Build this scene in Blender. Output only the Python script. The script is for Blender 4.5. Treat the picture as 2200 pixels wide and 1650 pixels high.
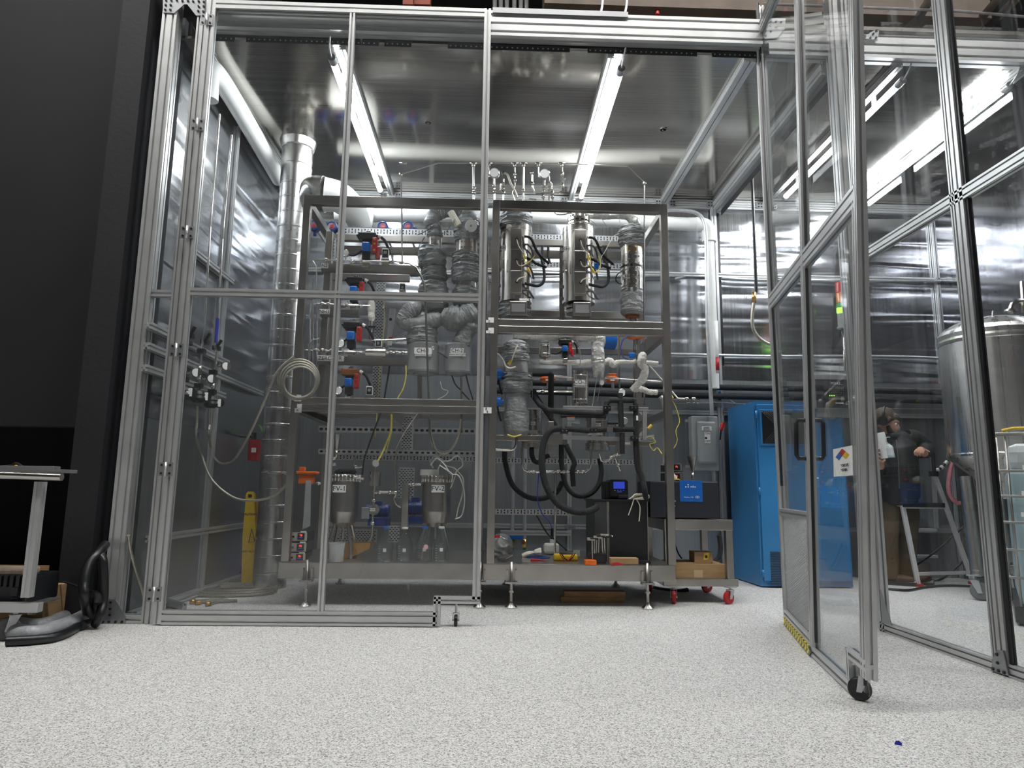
import bpy, bmesh, math, random
from mathutils import Vector, Matrix, noise
for o in list(bpy.data.objects): bpy.data.objects.remove(o)
S = bpy.context.scene
COL = S.collection
PI = math.pi
# ---------------------------------------------------------------- camera
F_, PITCH, YAW, ROLL, H = 1453.8, .15528334, .03030284, .01262789, .85
cp, sp, cy_, sy_ = math.cos(PITCH), math.sin(PITCH), math.cos(YAW), math.sin(YAW)
FW = Vector((sy_*cp, cy_*cp, sp)); R0 = Vector((cy_, -sy_, 0)); U0 = R0.cross(FW)
RT = R0*math.cos(ROLL) + U0*math.sin(ROLL); UP = -R0*math.sin(ROLL) + U0*math.cos(ROLL)
CAM = Vector((0, 0, H))
cd = bpy.data.cameras.new('camera'); cam = bpy.data.objects.new('camera', cd); COL.objects.link(cam)
m = Matrix((RT, UP, -FW)).transposed().to_4x4(); m.translation = CAM; cam.matrix_world = m
cd.sensor_width = 36; cd.lens = F_/2200*36; cd.clip_start = .05; cd.clip_end = 100
S.camera = cam
S.view_settings.view_transform = 'Standard'; S.view_settings.look = 'None'
S.view_settings.gamma = 1; S.view_settings.use_curve_mapping = False
S.view_settings.exposure = 0.4
w = bpy.data.worlds.new('world'); S.world = w; w.use_nodes = True
w.node_tree.nodes['Background'].inputs[0].default_value = (.55, .6, .68, 1)
w.node_tree.nodes['Background'].inputs[1].default_value = .12
TUBE_E, HALL_E = 62, 125
def ray(px, py): return FW*F_ + RT*(px-1100) - UP*(py-825)
def at(px, py, Y):
    d = ray(px, py); return CAM + d*(Y/d.y)
def atX(px, py, X):
    d = ray(px, py); return CAM + d*(X/d.x)
def atZ(px, py, Z=0.0):
    d = ray(px, py); return CAM + d*((Z-H)/d.z)
def spx(px, py, Y): return (at(px+1, py, Y)-at(px, py, Y)).length
# ---------------------------------------------------------------- materials
MT = {}
def N(nt, t, **k):
    n = nt.nodes.new(t)
    for a, b in k.items():
        if a in n.inputs: n.inputs[a].default_value = b
        else: setattr(n, a, b)
    return n
def mat(name, col, rough=.5, metal=0, var=.08, sc=12, bump=0, bsc=40, stretch=None, emit=0, trans=0, coat=0):
    if name in MT: return MT[name]
    m = bpy.data.materials.new(name); m.use_nodes = True; nt = m.node_tree; b = nt.nodes['Principled BSDF']
    b.inputs['Metallic'].default_value = metal; b.inputs['Roughness'].default_value = rough
    if coat: b.inputs['Coat Weight'].default_value = coat
    if trans: b.inputs['Transmission Weight'].default_value = trans
    tc = N(nt, 'ShaderNodeTexCoord'); mp = N(nt, 'ShaderNodeMapping')
    if stretch: mp.inputs['Scale'].default_value = stretch
    nt.links.new(tc.outputs['Object'], mp.inputs['Vector'])
    nz = N(nt, 'ShaderNodeTexNoise', Scale=sc, Detail=4.0); nt.links.new(mp.outputs[0], nz.inputs['Vector'])
    cr = N(nt, 'ShaderNodeValToRGB')
    cr.color_ramp.elements[0].color = tuple(max(0, c*(1-var)) for c in col)+(1,)
    cr.color_ramp.elements[1].color = tuple(min(1, c*(1+var)) for c in col)+(1,)
    cr.color_ramp.elements[0].position = .3; cr.color_ramp.elements[1].position = .7
    nt.links.new(nz.outputs['Fac'], cr.inputs['Fac']); nt.links.new(cr.outputs['Color'], b.inputs['Base Color'])
    if metal > .5:
        mr = N(nt, 'ShaderNodeMapRange'); mr.inputs[3].default_value = rough*.93; mr.inputs[4].default_value = rough*1.07
        nt.links.new(nz.outputs['Fac'], mr.inputs[0]); nt.links.new(mr.outputs[0], b.inputs['Roughness'])
    if bump:
        bn = N(nt, 'ShaderNodeTexNoise', Scale=bsc, Detail=3.0); nt.links.new(mp.outputs[0], bn.inputs['Vector'])
        bp = N(nt, 'ShaderNodeBump', Strength=1.0, Distance=bump); nt.links.new(bn.outputs['Fac'], bp.inputs['Height'])
        nt.links.new(bp.outputs[0], b.inputs['Normal'])
    if emit:
        b.inputs['Emission Strength'].default_value = emit; b.inputs['Emission Color'].default_value = tuple(col)+(1,)
    MT[name] = m; return m
ALU = mat('anodised_aluminium', (.6, .61, .61), .4, .72, .04, 8)
ALUD = mat('aluminium_plate', (.36, .37, .38), .42, .8, .05, 8)
SS = mat('brushed_stainless', (.44, .42, .39), .3, 1, .1, 6, stretch=(1, 1, 1))
SSP = mat('polished_stainless', (.62, .6, .56), .24, 1, .08, 5)
SSD = mat('dull_stainless', (.36, .35, .33), .42, 1, .15, 5)
GALV = mat('galvanised_duct', (.5, .495, .48), .27, 1, .05, 5)
ZINC = mat('zinc_strut', (.55, .56, .57), .4, .8, .1, 20)
BLK = mat('black_plastic', (.012, .013, .015), .35, 0, .2, 20)
RUB = mat('black_rubber_foam', (.014, .015, .017), .75, 0, .3, 60, .004, 120)
GRB = mat('grey_rubber', (.12, .125, .13), .55, 0, .15, 30)
JCK = mat('grey_insulation_jacket', (.27, .28, .285), .5, .25, .13, 9, .012, 22)
JCL = mat('pale_silver_jacket', (.5, .5, .48), .4, .4, .15, 14, .012, 30)
WRAP = mat('white_glass_tape', (.72, .71, .66), .8, 0, .12, 40, .006, 60)
WHT = mat('white_plastic', (.78, .79, .77), .35, 0, .04, 6)
PAP = mat('white_paper', (.85, .85, .83), .8, 0, .03, 30)
INK = mat('black_ink', (.01, .01, .01), .6)
INKR = mat('red_ink', (.6, .03, .03), .6)
WINK = mat('white_ink', (.8, .8, .8), .6)
BLU = mat('blue_plastic', (.01, .13, .5), .3, 0, .1, 20)
DBLU = mat('deep_blue_paint', (.008, .04, .2), .35, 0, .15, 12)
RED = mat('red_paint', (.42, .012, .018), .35, 0, .12, 20)
ORG = mat('orange_plastic', (.72, .14, .01), .4, 0, .12, 20)
BRN = mat('brown_plastic', (.2, .07, .015), .4, 0, .2, 20)
YEL = mat('yellow_plastic', (.75, .5, .02), .45, 0, .1, 20)
YWR = mat('yellow_wire', (.7, .6, .12), .5)
WWR = mat('cream_wire', (.75, .71, .6), .7)
BWR = mat('blue_cable', (.02, .03, .3), .4)
GRN = mat('green_plastic', (.01, .25, .1), .4)
CRD = mat('cardboard', (.4, .26, .13), .85, 0, .12, 5, .002, 60, stretch=(1, 1, 8))
WOD = mat('plank_wood', (.36, .22, .11), .75, 0, .3, 8, .002, 30, stretch=(1, 8, 12))
CAB = mat('cabinet_blue_enamel', (.028, .19, .44), .34, 0, .07, 3, .001, 60, coat=.2)
ENAM = mat('grey_enamel', (.3, .32, .32), .45, 0, .05, 6)
NAVY = mat('navy_black_enamel', (.02, .022, .03), .5, 0, .1, 10)
CHAR = mat('charcoal_wall_paint', (.008, .009, .012), .75, 0, .12, 2.5, .002, 30)
CHAR2 = mat('soot_black_paint', (.004, .0045, .006), .8, 0, .25, 2)
DARK = mat('hall_dark_paint', (.035, .037, .043), .8, 0, .3, 1.5)
BRASS = mat('brass', (.6, .36, .14), .3, 1, .1, 20)
BRAID = mat('braided_steel_hose', (.42, .4, .34), .4, .8, .25, 150)
GHOSE = mat('ribbed_grey_hose', (.34, .35, .37), .35, 0, .1, 60, .003, 90)
SKIN = mat('skin', (.5, .27, .19), .5, 0, .1, 20)
HAIR = mat('brown_hair', (.07, .042, .024), .6, 0, .4, 60, .004, 90)
JKT = mat('black_jacket_cloth', (.012, .013, .015), .65, 0, .3, 12, .006, 14)
KHA = mat('khaki_trousers', (.085, .06, .034), .85, 0, .18, 9, .008, 12)
BOOT = mat('brown_leather', (.06, .035, .02), .6, 0, .3, 20)
PINK = mat('pink_tubing', (.75, .28, .34), .25, 0, .1, 20)
LIQ = mat('pale_blue_liquid_tank', (.36, .5, .54), .35, 0, .05, 2)
HDPE = mat('milky_tank_plastic', (.62, .66, .67), .35, 0, .05, 2)
GLABEL = mat('screen_red_digits', (1, .08, .04), .4, emit=1.2)
SCRN = mat('screen_blue', (.03, .06, .5), .3, emit=.5)
GLOWG = mat('green_beacon_glow', (.25, 1, .05), .3, emit=3)
RLENS = mat('red_lens', (.55, .03, .03), .15, coat=.5)
OLENS = mat('amber_lens', (.7, .22, .02), .15, coat=.5)
RSTEEL = mat('primer_red_steel', (.25, .05, .025), .6, 0, .2, 6)
TAN = mat('brown_duct', (.13, .1, .08), .6, .2, .2, 4)
PUR = mat('purple_film', (.1, .06, .3), .35, 0, .3, 30, .01, 40)
def emis(name, col, st):
    m = bpy.data.materials.new(name); m.use_nodes = True; nt = m.node_tree
    for n in list(nt.nodes): nt.nodes.remove(n)
    e = N(nt, 'ShaderNodeEmission'); e.inputs[0].default_value = tuple(col)+(1,); e.inputs[1].default_value = st
    o = N(nt, 'ShaderNodeOutputMaterial'); nt.links.new(e.outputs[0], o.inputs[0]); return m
TUBE = emis('led_tube', (.93, .97, 1), TUBE_E)
HALLT = emis('hall_tube', (1, .98, .95), HALL_E)
def glassmat(name, tint=(.93, .95, .95), rough=.02, ior=1.45, scratch=True, haze=.0):
    m = bpy.data.materials.new(name); m.use_nodes = True; nt = m.node_tree
    for n in list(nt.nodes): nt.nodes.remove(n)
    t = N(nt, 'ShaderNodeBsdfTransparent'); t.inputs[0].default_value = tuple(tint)+(1,)
    g = N(nt, 'ShaderNodeBsdfGlossy'); g.inputs['Roughness'].default_value = rough
    fr = N(nt, 'ShaderNodeFresnel'); ge = N(nt, 'ShaderNodeNewGeometry'); ir = N(nt, 'ShaderNodeMapRange')   # same index from both sides of the pane
    ir.inputs[3].default_value = ior; ir.inputs[4].default_value = 1/ior
    nt.links.new(ge.outputs['Backfacing'], ir.inputs[0]); nt.links.new(ir.outputs[0], fr.inputs[0])
    mx = N(nt, 'ShaderNodeMixShader'); o = N(nt, 'ShaderNodeOutputMaterial')
    nt.links.new(fr.outputs[0], mx.inputs[0]); nt.links.new(t.outputs[0], mx.inputs[1]); nt.links.new(g.outputs[0], mx.inputs[2])
    last = mx
    if scratch:
        tc = N(nt, 'ShaderNodeTexCoord'); mp = N(nt, 'ShaderNodeMapping'); mp.inputs['Scale'].default_value = (3, 3, .7)
        mp.inputs['Rotation'].default_value = (.2, .5, 0)
        vz = N(nt, 'ShaderNodeTexNoise', Scale=7.0, Detail=8.0, Distortion=1.5); nt.links.new(tc.outputs['Object'], mp.inputs[0]); nt.links.new(mp.outputs[0], vz.inputs['Vector'])
        r = N(nt, 'ShaderNodeValToRGB'); r.color_ramp.elements[0].position = .66; r.color_ramp.elements[1].position = .8
        r.color_ramp.elements[0].color = (haze,)*3+(1,); r.color_ramp.elements[1].color = (haze+.10,)*3+(1,)
        d = N(nt, 'ShaderNodeBsdfDiffuse'); d.inputs[0].default_value = (.8, .82, .82, 1)
        m2 = N(nt, 'ShaderNodeMixShader'); nt.links.new(vz.outputs['Fac'], r.inputs[0]); nt.links.new(r.outputs[0], m2.inputs[0])
        nt.links.new(mx.outputs[0], m2.inputs[1]); nt.links.new(d.outputs[0], m2.inputs[2]); last = m2
    nt.links.new(last.outputs[0], o.inputs[0]); MT[name] = m; return m
PANE = glassmat('acrylic_pane', (.965, .972, .975), .015, 1.42, True, .006)
PANE2 = glassmat('acrylic_pane_scuffed', (.96, .967, .97), .02, 1.45, True, .008)
BOTG = glassmat('bottle_glass', (.86, .9, .9), .06, 1.75, False)
FILM = glassmat('clear_bag_film', (.75, .77, .78), .15, 1.6, True, .12)
def sheet(name, col, r0, r1, wave, wsc, streak, fine=.0006, band=0):
    """brushed sheet metal: slow buckling, vertical brush streaks"""
    m = bpy.data.materials.new(name); m.use_nodes = True; nt = m.node_tree; b = nt.nodes['Principled BSDF']
    b.inputs['Metallic'].default_value = 1
    tc = N(nt, 'ShaderNodeTexCoord')
    mp = N(nt, 'ShaderNodeMapping'); mp.inputs['Scale'].default_value = streak; nt.links.new(tc.outputs['Object'], mp.inputs[0])
    st = N(nt, 'ShaderNodeTexNoise', Scale=1.0, Detail=3.0); nt.links.new(mp.outputs[0], st.inputs['Vector'])
    mr = N(nt, 'ShaderNodeMapRange'); mr.inputs[1].default_value = .3; mr.inputs[2].default_value = .7
    mr.inputs[3].default_value = r0; mr.inputs[4].default_value = r1
    nt.links.new(st.outputs['Fac'], mr.inputs[0]); nt.links.new(mr.outputs[0], b.inputs['Roughness'])
    cr = N(nt, 'ShaderNodeValToRGB'); cr.color_ramp.elements[0].color = tuple(c*.93 for c in col)+(1,); cr.color_ramp.elements[1].color = tuple(min(1, c*1.06) for c in col)+(1,)
    cr.color_ramp.elements[0].position = .3; cr.color_ramp.elements[1].position = .7
    nt.links.new(st.outputs['Fac'], cr.inputs[0]); nt.links.new(cr.outputs[0], b.inputs['Base Color'])
    wn = N(nt, 'ShaderNodeTexNoise', Scale=wsc, Detail=1.5, Distortion=.6)
    wm = N(nt, 'ShaderNodeMapping'); wm.inputs['Scale'].default_value = (.4, .4, 2.0); nt.links.new(tc.outputs['Object'], wm.inputs[0]); nt.links.new(wm.outputs[0], wn.inputs['Vector'])
    b1 = N(nt, 'ShaderNodeBump', Strength=1.0, Distance=wave); nt.links.new(wn.outputs['Fac'], b1.inputs['Height'])
    if band:
        m3 = N(nt, 'ShaderNodeMapping'); m3.inputs['Scale'].default_value = (.35, .35, 5.5); nt.links.new(tc.outputs['Object'], m3.inputs[0])
        n3 = N(nt, 'ShaderNodeTexNoise', Scale=1.0, Detail=1.0, Distortion=.8); nt.links.new(m3.outputs[0], n3.inputs['Vector'])
        b3 = N(nt, 'ShaderNodeBump', Strength=1.0, Distance=band); nt.links.new(n3.outputs['Fac'], b3.inputs['Height']); nt.links.new(b1.outputs[0], b3.inputs['Normal']); b1 = b3
    b2 = N(nt, 'ShaderNodeBump', Strength=1.0, Distance=fine); nt.links.new(st.outputs['Fac'], b2.inputs['Height']); nt.links.new(b1.outputs[0], b2.inputs['Normal'])
    nt.links.new(b2.outputs[0], b.inputs['Normal']); MT[name] = m; return m
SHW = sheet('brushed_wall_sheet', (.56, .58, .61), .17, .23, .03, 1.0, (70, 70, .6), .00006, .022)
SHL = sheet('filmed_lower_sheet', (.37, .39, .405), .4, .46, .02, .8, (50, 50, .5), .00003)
SHC = sheet('ceiling_sheet', (.43, .415, .385), .1, .17, .006, .6, (.8, 70, 1), .00004)
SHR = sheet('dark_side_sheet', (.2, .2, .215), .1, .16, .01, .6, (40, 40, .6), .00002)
def floormat():
    m = bpy.data.materials.new('flaked_epoxy_floor'); m.use_nodes = True; nt = m.node_tree; b = nt.nodes['Principled BSDF']
    b.inputs['Roughness'].default_value = .55; b.inputs['Specular IOR Level'].default_value = .35
    tc = N(nt, 'ShaderNodeTexCoord')
    v = N(nt, 'ShaderNodeTexVoronoi', Scale=230.0); nt.links.new(tc.outputs['Object'], v.inputs['Vector'])
    r = N(nt, 'ShaderNodeValToRGB'); e = r.color_ramp.elements
    e[0].position = 0; e[0].color = (.2, .2, .2, 1); e[1].position = 1; e[1].color = (.86, .85, .82, 1)
    for p, c in ((.22, (.36, .36, .35)), (.3, (.6, .595, .58)), (.75, (.68, .675, .655)), (.82, (.8, .79, .77))): x = e.new(p); x.color = c+(1,)
    sx = N(nt, 'ShaderNodeSeparateColor'); nt.links.new(v.outputs['Color'], sx.inputs[0]); nt.links.new(sx.outputs[0], r.inputs[0])
    n2 = N(nt, 'ShaderNodeTexNoise', Scale=.8, Detail=5.0); nt.links.new(tc.outputs['Object'], n2.inputs['Vector'])
    r2 = N(nt, 'ShaderNodeValToRGB'); r2.color_ramp.elements[0].color = (.86, .86, .87, 1); r2.color_ramp.elements[1].color = (1, 1, 1, 1)
    nt.links.new(n2.outputs['Fac'], r2.inputs[0])
    mx = N(nt, 'ShaderNodeMix', data_type='RGBA', blend_type='MULTIPLY'); mx.inputs[0].default_value = 1
    nt.links.new(r.outputs[0], mx.inputs[6]); nt.links.new(r2.outputs[0], mx.inputs[7]); nt.links.new(mx.outputs[2], b.inputs['Base Color'])
    bp = N(nt, 'ShaderNodeBump', Strength=.4, Distance=.001); nt.links.new(sx.outputs[1], bp.inputs['Height']); nt.links.new(bp.outputs[0], b.inputs['Normal'])
    return m
FLR = floormat()
# ---------------------------------------------------------------- mesh helpers
def V(*a): return Vector(a)
def frame(d):
    d = d.normalized(); a = V(0, 0, 1) if abs(d.z) < .9 else V(1, 0, 0)
    x = d.cross(a).normalized(); return x, x.cross(d).normalized()
class MB:
    def __init__(s): s.b = bmesh.new(); s.sm = False
    def faces(s, vs, fs, sm=False):
        bv = [s.b.verts.new(v) for v in vs]
        for f in fs:
            try: q = s.b.faces.new([bv[i] for i in f]); q.smooth = sm
            except ValueError: pass
        return s
    def box(s, lo, hi):
        x0, y0, z0 = lo; x1, y1, z1 = hi
        if x0 > x1: x0, x1 = x1, x0
        if y0 > y1: y0, y1 = y1, y0
        if z0 > z1: z0, z1 = z1, z0
        return s.faces([V(x, y, z) for z in (z0, z1) for x, y in ((x0, y0), (x1, y0), (x1, y1), (x0, y1))],
                [(3, 2, 1, 0), (4, 5, 6, 7), (0, 1, 5, 4), (1, 2, 6, 5), (2, 3, 7, 6), (3, 0, 4, 7)])
    def cbox(s, c, sx, sy, sz, rot=None):
        k = [V(x*sx/2, y*sy/2, z*sz/2) for z in (-1, 1) for x, y in ((-1, -1), (1, -1), (1, 1), (-1, 1))]
        if rot is not None: k = [rot @ v for v in k]
        return s.faces([v+Vector(c) for v in k], [(3, 2, 1, 0), (4, 5, 6, 7), (0, 1, 5, 4), (1, 2, 6, 5), (2, 3, 7, 6), (3, 0, 4, 7)])
    def bbox(s, lo, hi, r=.01):
        """box with chamfered edges"""
        n = len(s.b.verts); b2 = bmesh.new(); t = MB(); t.b.free(); t.b = b2; t.box(lo, hi)
        bmesh.ops.bevel(b2, geom=b2.edges[:], offset=r, segments=2, affect='EDGES', profile=.5)
        b2.verts.index_update(); s.faces([v.co.copy() for v in b2.verts], [[v.index for v in f.verts] for f in b2.faces]); b2.free(); return s
    def cyl(s, p0, p1, r, r2=None, n=16, cap=True):
        p0, p1 = Vector(p0), Vector(p1); r2 = r if r2 is None else r2; x, y = frame(p1-p0)
        vs = []
        for p, q in ((p0, r), (p1, r2)): vs += [p+(x*math.cos(2*PI*i/n)+y*math.sin(2*PI*i/n))*q for i in range(n)]
        s.faces(vs, [(i, (i+1) % n, n+(i+1) % n, n+i) for i in range(n)], True)
        if cap: s.faces(vs, [tuple(range(n))[::-1], tuple(range(n, 2*n))])
        return s
    def tube(s, pts, r, n=8, res=5, smooth=True, rf=None, closed=False):
        P = [Vector(p) for p in pts]
        if smooth and len(P) > 2:
            Q = []; m_ = len(P)
            rng = range(m_ if closed else m_-1)
            for i in rng:
                if closed: a, b, c, d = P[(i-1) % m_], P[i], P[(i+1) % m_], P[(i+2) % m_]
                else: a, b, c, d = P[max(i-1, 0)], P[i], P[i+1], P[min(i+2, m_-1)]
                for k in range(res):
                    t = k/res; Q.append(.5*((2*b)+(c-a)*t+(2*a-5*b+4*c-d)*t*t+(3*b-a-3*c+d)*t**3))
            if not closed: Q.append(P[-1])
            P = Q
        m_ = len(P); vs = []; x = None
        for i, p in enumerate(P):
            d = (P[(i+1) % m_]-P[i-1]) if closed else (P[min(i+1, m_-1)]-P[max(i-1, 0)])
            if d.length < 1e-9: d = V(0, 0, 1)
            d.normalize()
            if x is None: x, _ = frame(d)
            x = (x-d*x.dot(d)); x = x.normalized() if x.length > 1e-6 else frame(d)[0]
            y = d.cross(x)
            for k in range(n):
                a = 2*PI*k/n; q = r if rf is None else rf(i/(m_-1), a, p)
                vs.append(p+(x*math.cos(a)+y*math.sin(a))*q)
        fs = [(i*n+k, i*n+(k+1) % n, ((i+1) % m_)*n+(k+1) % n, ((i+1) % m_)*n+k) for i in range(m_ if closed else m_-1) for k in range(n)]
        if not closed: fs += [tuple(range(n))[::-1], tuple(range((m_-1)*n, m_*n))]
        return s.faces(vs, fs, True)
    def lathe(s, c, prof, n=28, ax=None):
        """prof: (radius, height) pairs; axis = z unless ax"""
        c = Vector(c); ax = V(0, 0, 1) if ax is None else Vector(ax).normalized(); x, y = frame(ax) if abs(ax.z) < .99 else (V(1, 0, 0), V(0, 1, 0))
        vs = []
        for r, h in prof: vs += [c+ax*h+(x*math.cos(2*PI*i/n)+y*math.sin(2*PI*i/n))*max(r, 1e-4) for i in range(n)]
        fs = [(j*n+i, j*n+(i+1) % n, (j+1)*n+(i+1) % n, (j+1)*n+i) for j in range(len(prof)-1) for i in range(n)]
        fs += [tuple(range(n))[::-1], tuple(range((len(prof)-1)*n, len(prof)*n))]
        s.faces(vs, fs, True); s.b.verts.ensure_lookup_table(); o = len(s.b.verts)-len(vs)
        for j in range(1, len(prof)-1):     # keep the ridges of the profile crisp
            a = Vector((prof[j][0]-prof[j-1][0], prof[j][1]-prof[j-1][1])); b = Vector((prof[j+1][0]-prof[j][0], prof[j+1][1]-prof[j][1]))
            if a.length > 1e-6 and b.length > 1e-6 and a.angle(b) > .25:
                for i in range(n):
                    e = s.b.edges.get((s.b.verts[o+j*n+i], s.b.verts[o+j*n+(i+1) % n]))
                    if e: e.smooth = False
        return s
    def ball(s, c, rx, ry=None, rz=None, n=14):
        ry = ry or rx; rz = rz or rx; c = Vector(c)
        k = n//2; vs = []
        for j in range(1, k): vs += [c+V(rx*math.sin(PI*j/k)*math.cos(2*PI*i/n), ry*math.sin(PI*j/k)*math.sin(2*PI*i/n), rz*math.cos(PI*j/k)) for i in range(n)]
        t = len(vs); vs += [c+V(0, 0, rz), c-V(0, 0, rz)]
        fs = [(j*n+i, (j+1)*n+i, (j+1)*n+(i+1) % n, j*n+(i+1) % n) for j in range(k-2) for i in range(n)]
        fs += [(t, i, (i+1) % n) for i in range(n)]+[(t+1, (k-2)*n+(i+1) % n, (k-2)*n+i) for i in range(n)]
        return s.faces(vs, fs, True)
    def prism(s, poly, off):
        """polygon of 3D points extruded by vector"""
        n = len(poly); off = Vector(off); vs = [Vector(p) for p in poly]; vs += [v+off for v in vs]
        return s.faces(vs, [tuple(range(n))[::-1], tuple(range(n, 2*n))]+[(i, (i+1) % n, n+(i+1) % n, n+i) for i in range(n)])
    def extr(s, p0, p1, w, d, side, nw=1, nd=1, g=.28, dep=.014):
        """T-slot extrusion between p0 and p1; w along `side`, d across; nw/nd slots per face"""
        p0, p1, sd = Vector(p0), Vector(p1), Vector(side); ax = (p1-p0).normalized(); sd = (sd-ax*sd.dot(ax)).normalized(); ot = ax.cross(sd)
        sw = min(w/nw, d/nd)*g/2
        def edge(L, n):
            o = []
            for i in range(n):
                c = -L/2+L*(i+.5)/n; o += [(c-sw, 0), (c-sw, 1), (c+sw, 1), (c+sw, 0)]
            return [(-L/2, 0)]+o
        pl = []
        for a, q in edge(w, nw): pl.append((a, -d/2+q*dep))
        for a, q in edge(d, nd): pl.append((w/2-q*dep, a))
        for a, q in edge(w, nw): pl.append((-a, d/2-q*dep))
        for a, q in edge(d, nd): pl.append((-w/2+q*dep, -a))
        return s.prism([p0+sd*a+ot*b for a, b in pl], p1-p0)
    # pixel-measured placing (front face at depth Y, true metric thickness behind it)
    def pbox(s, x0, y0, x1, y1, Y, dep, r=0):
        mx, my = (x0+x1)/2, (y0+y1)/2; a = at(x0, my, Y).x; b = at(x1, my, Y).x; t = at(mx, y0, Y).z; u = at(mx, y1, Y).z
        return s.bbox((a, Y, u), (b, Y+dep, t), r) if r else s.box((a, Y, u), (b, Y+dep, t))
    def pcyl(s, cx, hw, y0, y1, Y, n=28, hw2=None):
        my = (y0+y1)/2; X = at(cx, my, Y).x; k = spx(cx, my, Y); s.cyl((X, Y, at(cx, y1, Y).z), (X, Y, at(cx, y0, Y).z), (hw2 or hw)*k, hw*k, n); return s
    def ptube(s, pts, r, Y=None, **k):
        return s.tube([at(p[0], p[1], p[2] if len(p) > 2 else Y) for p in pts], r, **k)
    def pdisc(s, px, py, hw, Y, dep, n=24):
        c = at(px, py, Y); return s.cyl(c, c+V(0, dep, 0), hw*spx(px, py, Y), n=n)
    def rim(s, px, py, hw, Y, r):
        c = at(px, py, Y); q = hw*spx(px, py, Y)
        return s.tube([c+V(math.cos(a)*q, 0, math.sin(a)*q) for a in [2*PI*i/20 for i in range(20)]], r, n=6, smooth=False, closed=True)
def build(name, mb, m, parent=None, base=None):
    me = bpy.data.meshes.new(name)
    off = Vector(base) if base is not None else (Vector(parent['_b']) if parent is not None else V(0, 0, 0))
    bmesh.ops.remove_doubles(mb.b, verts=mb.b.verts, dist=1e-6)
    for v in mb.b.verts: v.co -= off
    bmesh.ops.recalc_face_normals(mb.b, faces=mb.b.faces)
    for e in mb.b.edges:
        if len(e.link_faces) == 2 and e.calc_face_angle(0) > .62: e.smooth = False
    mb.b.to_mesh(me); mb.b.free(); me.materials.append(m)
    o = bpy.data.objects.new(name, me); COL.objects.link(o); o['_b'] = tuple(off)
    if parent is not None: o.parent = parent
    else: o.location = off
    return o
def inlay(parent, mb, m):
    """surface pattern (punched slots) kept inside the part's own mesh as a second material"""
    off = Vector(parent['_b']); bm = bmesh.new(); bm.from_mesh(parent.data); mp_ = {}
    for f in mb.b.faces:
        for v in f.verts:
            if v not in mp_: mp_[v] = bm.verts.new(v.co-off)
    for f in mb.b.faces:
        nf = bm.faces.new([mp_[v] for v in f.verts]); nf.material_index = 1
    bm.to_mesh(parent.data); bm.free(); mb.b.free(); parent.data.materials.append(m)
def tag(o, label=None, cat=None, group=None, kind=None):
    if label: o['label'] = label
    if cat: o['category'] = cat
    if group: o['group'] = group
    if kind: o['kind'] = kind
    return o
def thing(name, label, cat, loc, group=None):
    o = bpy.data.objects.new(name, None); COL.objects.link(o); o.empty_display_size = .05
    o.location = loc; o['_b'] = tuple(Vector(loc)); return tag(o, label, cat, group)
def solo(name, label, cat, mb, m, base=None, group=None):
    if base is None:
        vs = [v.co for v in mb.b.verts]; base = V(sum(v.x for v in vs)/len(vs), sum(v.y for v in vs)/len(vs), min(v.z for v in vs))
    return tag(build(name, mb, m, None, base), label, cat, group)
def struct(name, mb, m): return tag(build(name, mb, m), kind='structure')
def copy_tree(o, parent=None):
    c = o.copy(); COL.objects.link(c); c.parent = parent
    for ch in list(o.children): copy_tree(ch, c)
    return c
def text(s, c, h, m, parent=None, rot=0, name='lettering', th=.0012, align='CENTER', tilt=0, sx=1):
    cu = bpy.data.curves.new(name, 'FONT'); cu.body = s; cu.size = h/.72; cu.align_x = align; cu.align_y = 'CENTER'; cu.extrude = th/2
    ob = bpy.data.objects.new('t', cu); me = bpy.data.meshes.new_from_object(ob); bpy.data.objects.remove(ob)
    off = Vector(parent['_b']) if parent is not None else V(0, 0, 0)
    me.transform(Matrix.Translation(Vector(c)-off) @ Matrix.Rotation(rot, 4, 'Z') @ Matrix.Rotation(PI/2, 4, 'X') @ Matrix.Rotation(tilt, 4, 'Z') @ Matrix.Diagonal((sx, 1, 1, 1)))
    me.materials.clear(); me.materials.append(m); me.name = name
    o = bpy.data.objects.new(name, me); COL.objects.link(o); o['_b'] = tuple(off)
    if parent is not None: o.parent = parent
    return o
def label_plate(parent, s, x0, y0, x1, y1, Y, hpx=None, m=None, lm=None, nm='label_plate'):
    """white tape label with lettering, facing the camera side"""
    b = MB().pbox(x0, y0, x1, y1, Y, .002); pl = build(nm, b, m or PAP, parent)
    cx, cy = (x0+x1)/2, (y0+y1)/2; text(s, at(cx, cy, Y)+V(0, -.0012, 0), (hpx or (y1-y0)*.62)*spx(cx, cy, Y), lm or INK, pl); return pl
def jacket(mb, pts, radii, seed=0, n=30, res=16, amp=.06, puff=0):
    R = radii
    def rf(t, a, p):
        u = t*(len(R)-1); i = min(int(u), len(R)-2); f = u-i; f = f*f*(3-2*f); r = R[i]*(1-f)+R[i+1]*f
        q = noise.noise(V(math.cos(a)*1.6+seed, math.sin(a)*1.6, t*9+seed)); w_ = noise.noise(V(math.cos(a)*5+seed, math.sin(a)*5, t*26))
        c_ = noise.noise(V(math.cos(a)*3+seed, math.sin(a)*3+t*6, t*(16+22*len(R)/4))); return r*(1+amp*q*1.3+amp*.5*w_+amp*1.1*(abs(c_)*2-.5))
    return mb.tube(pts, .1, n=n, res=res, rf=rf)
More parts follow.
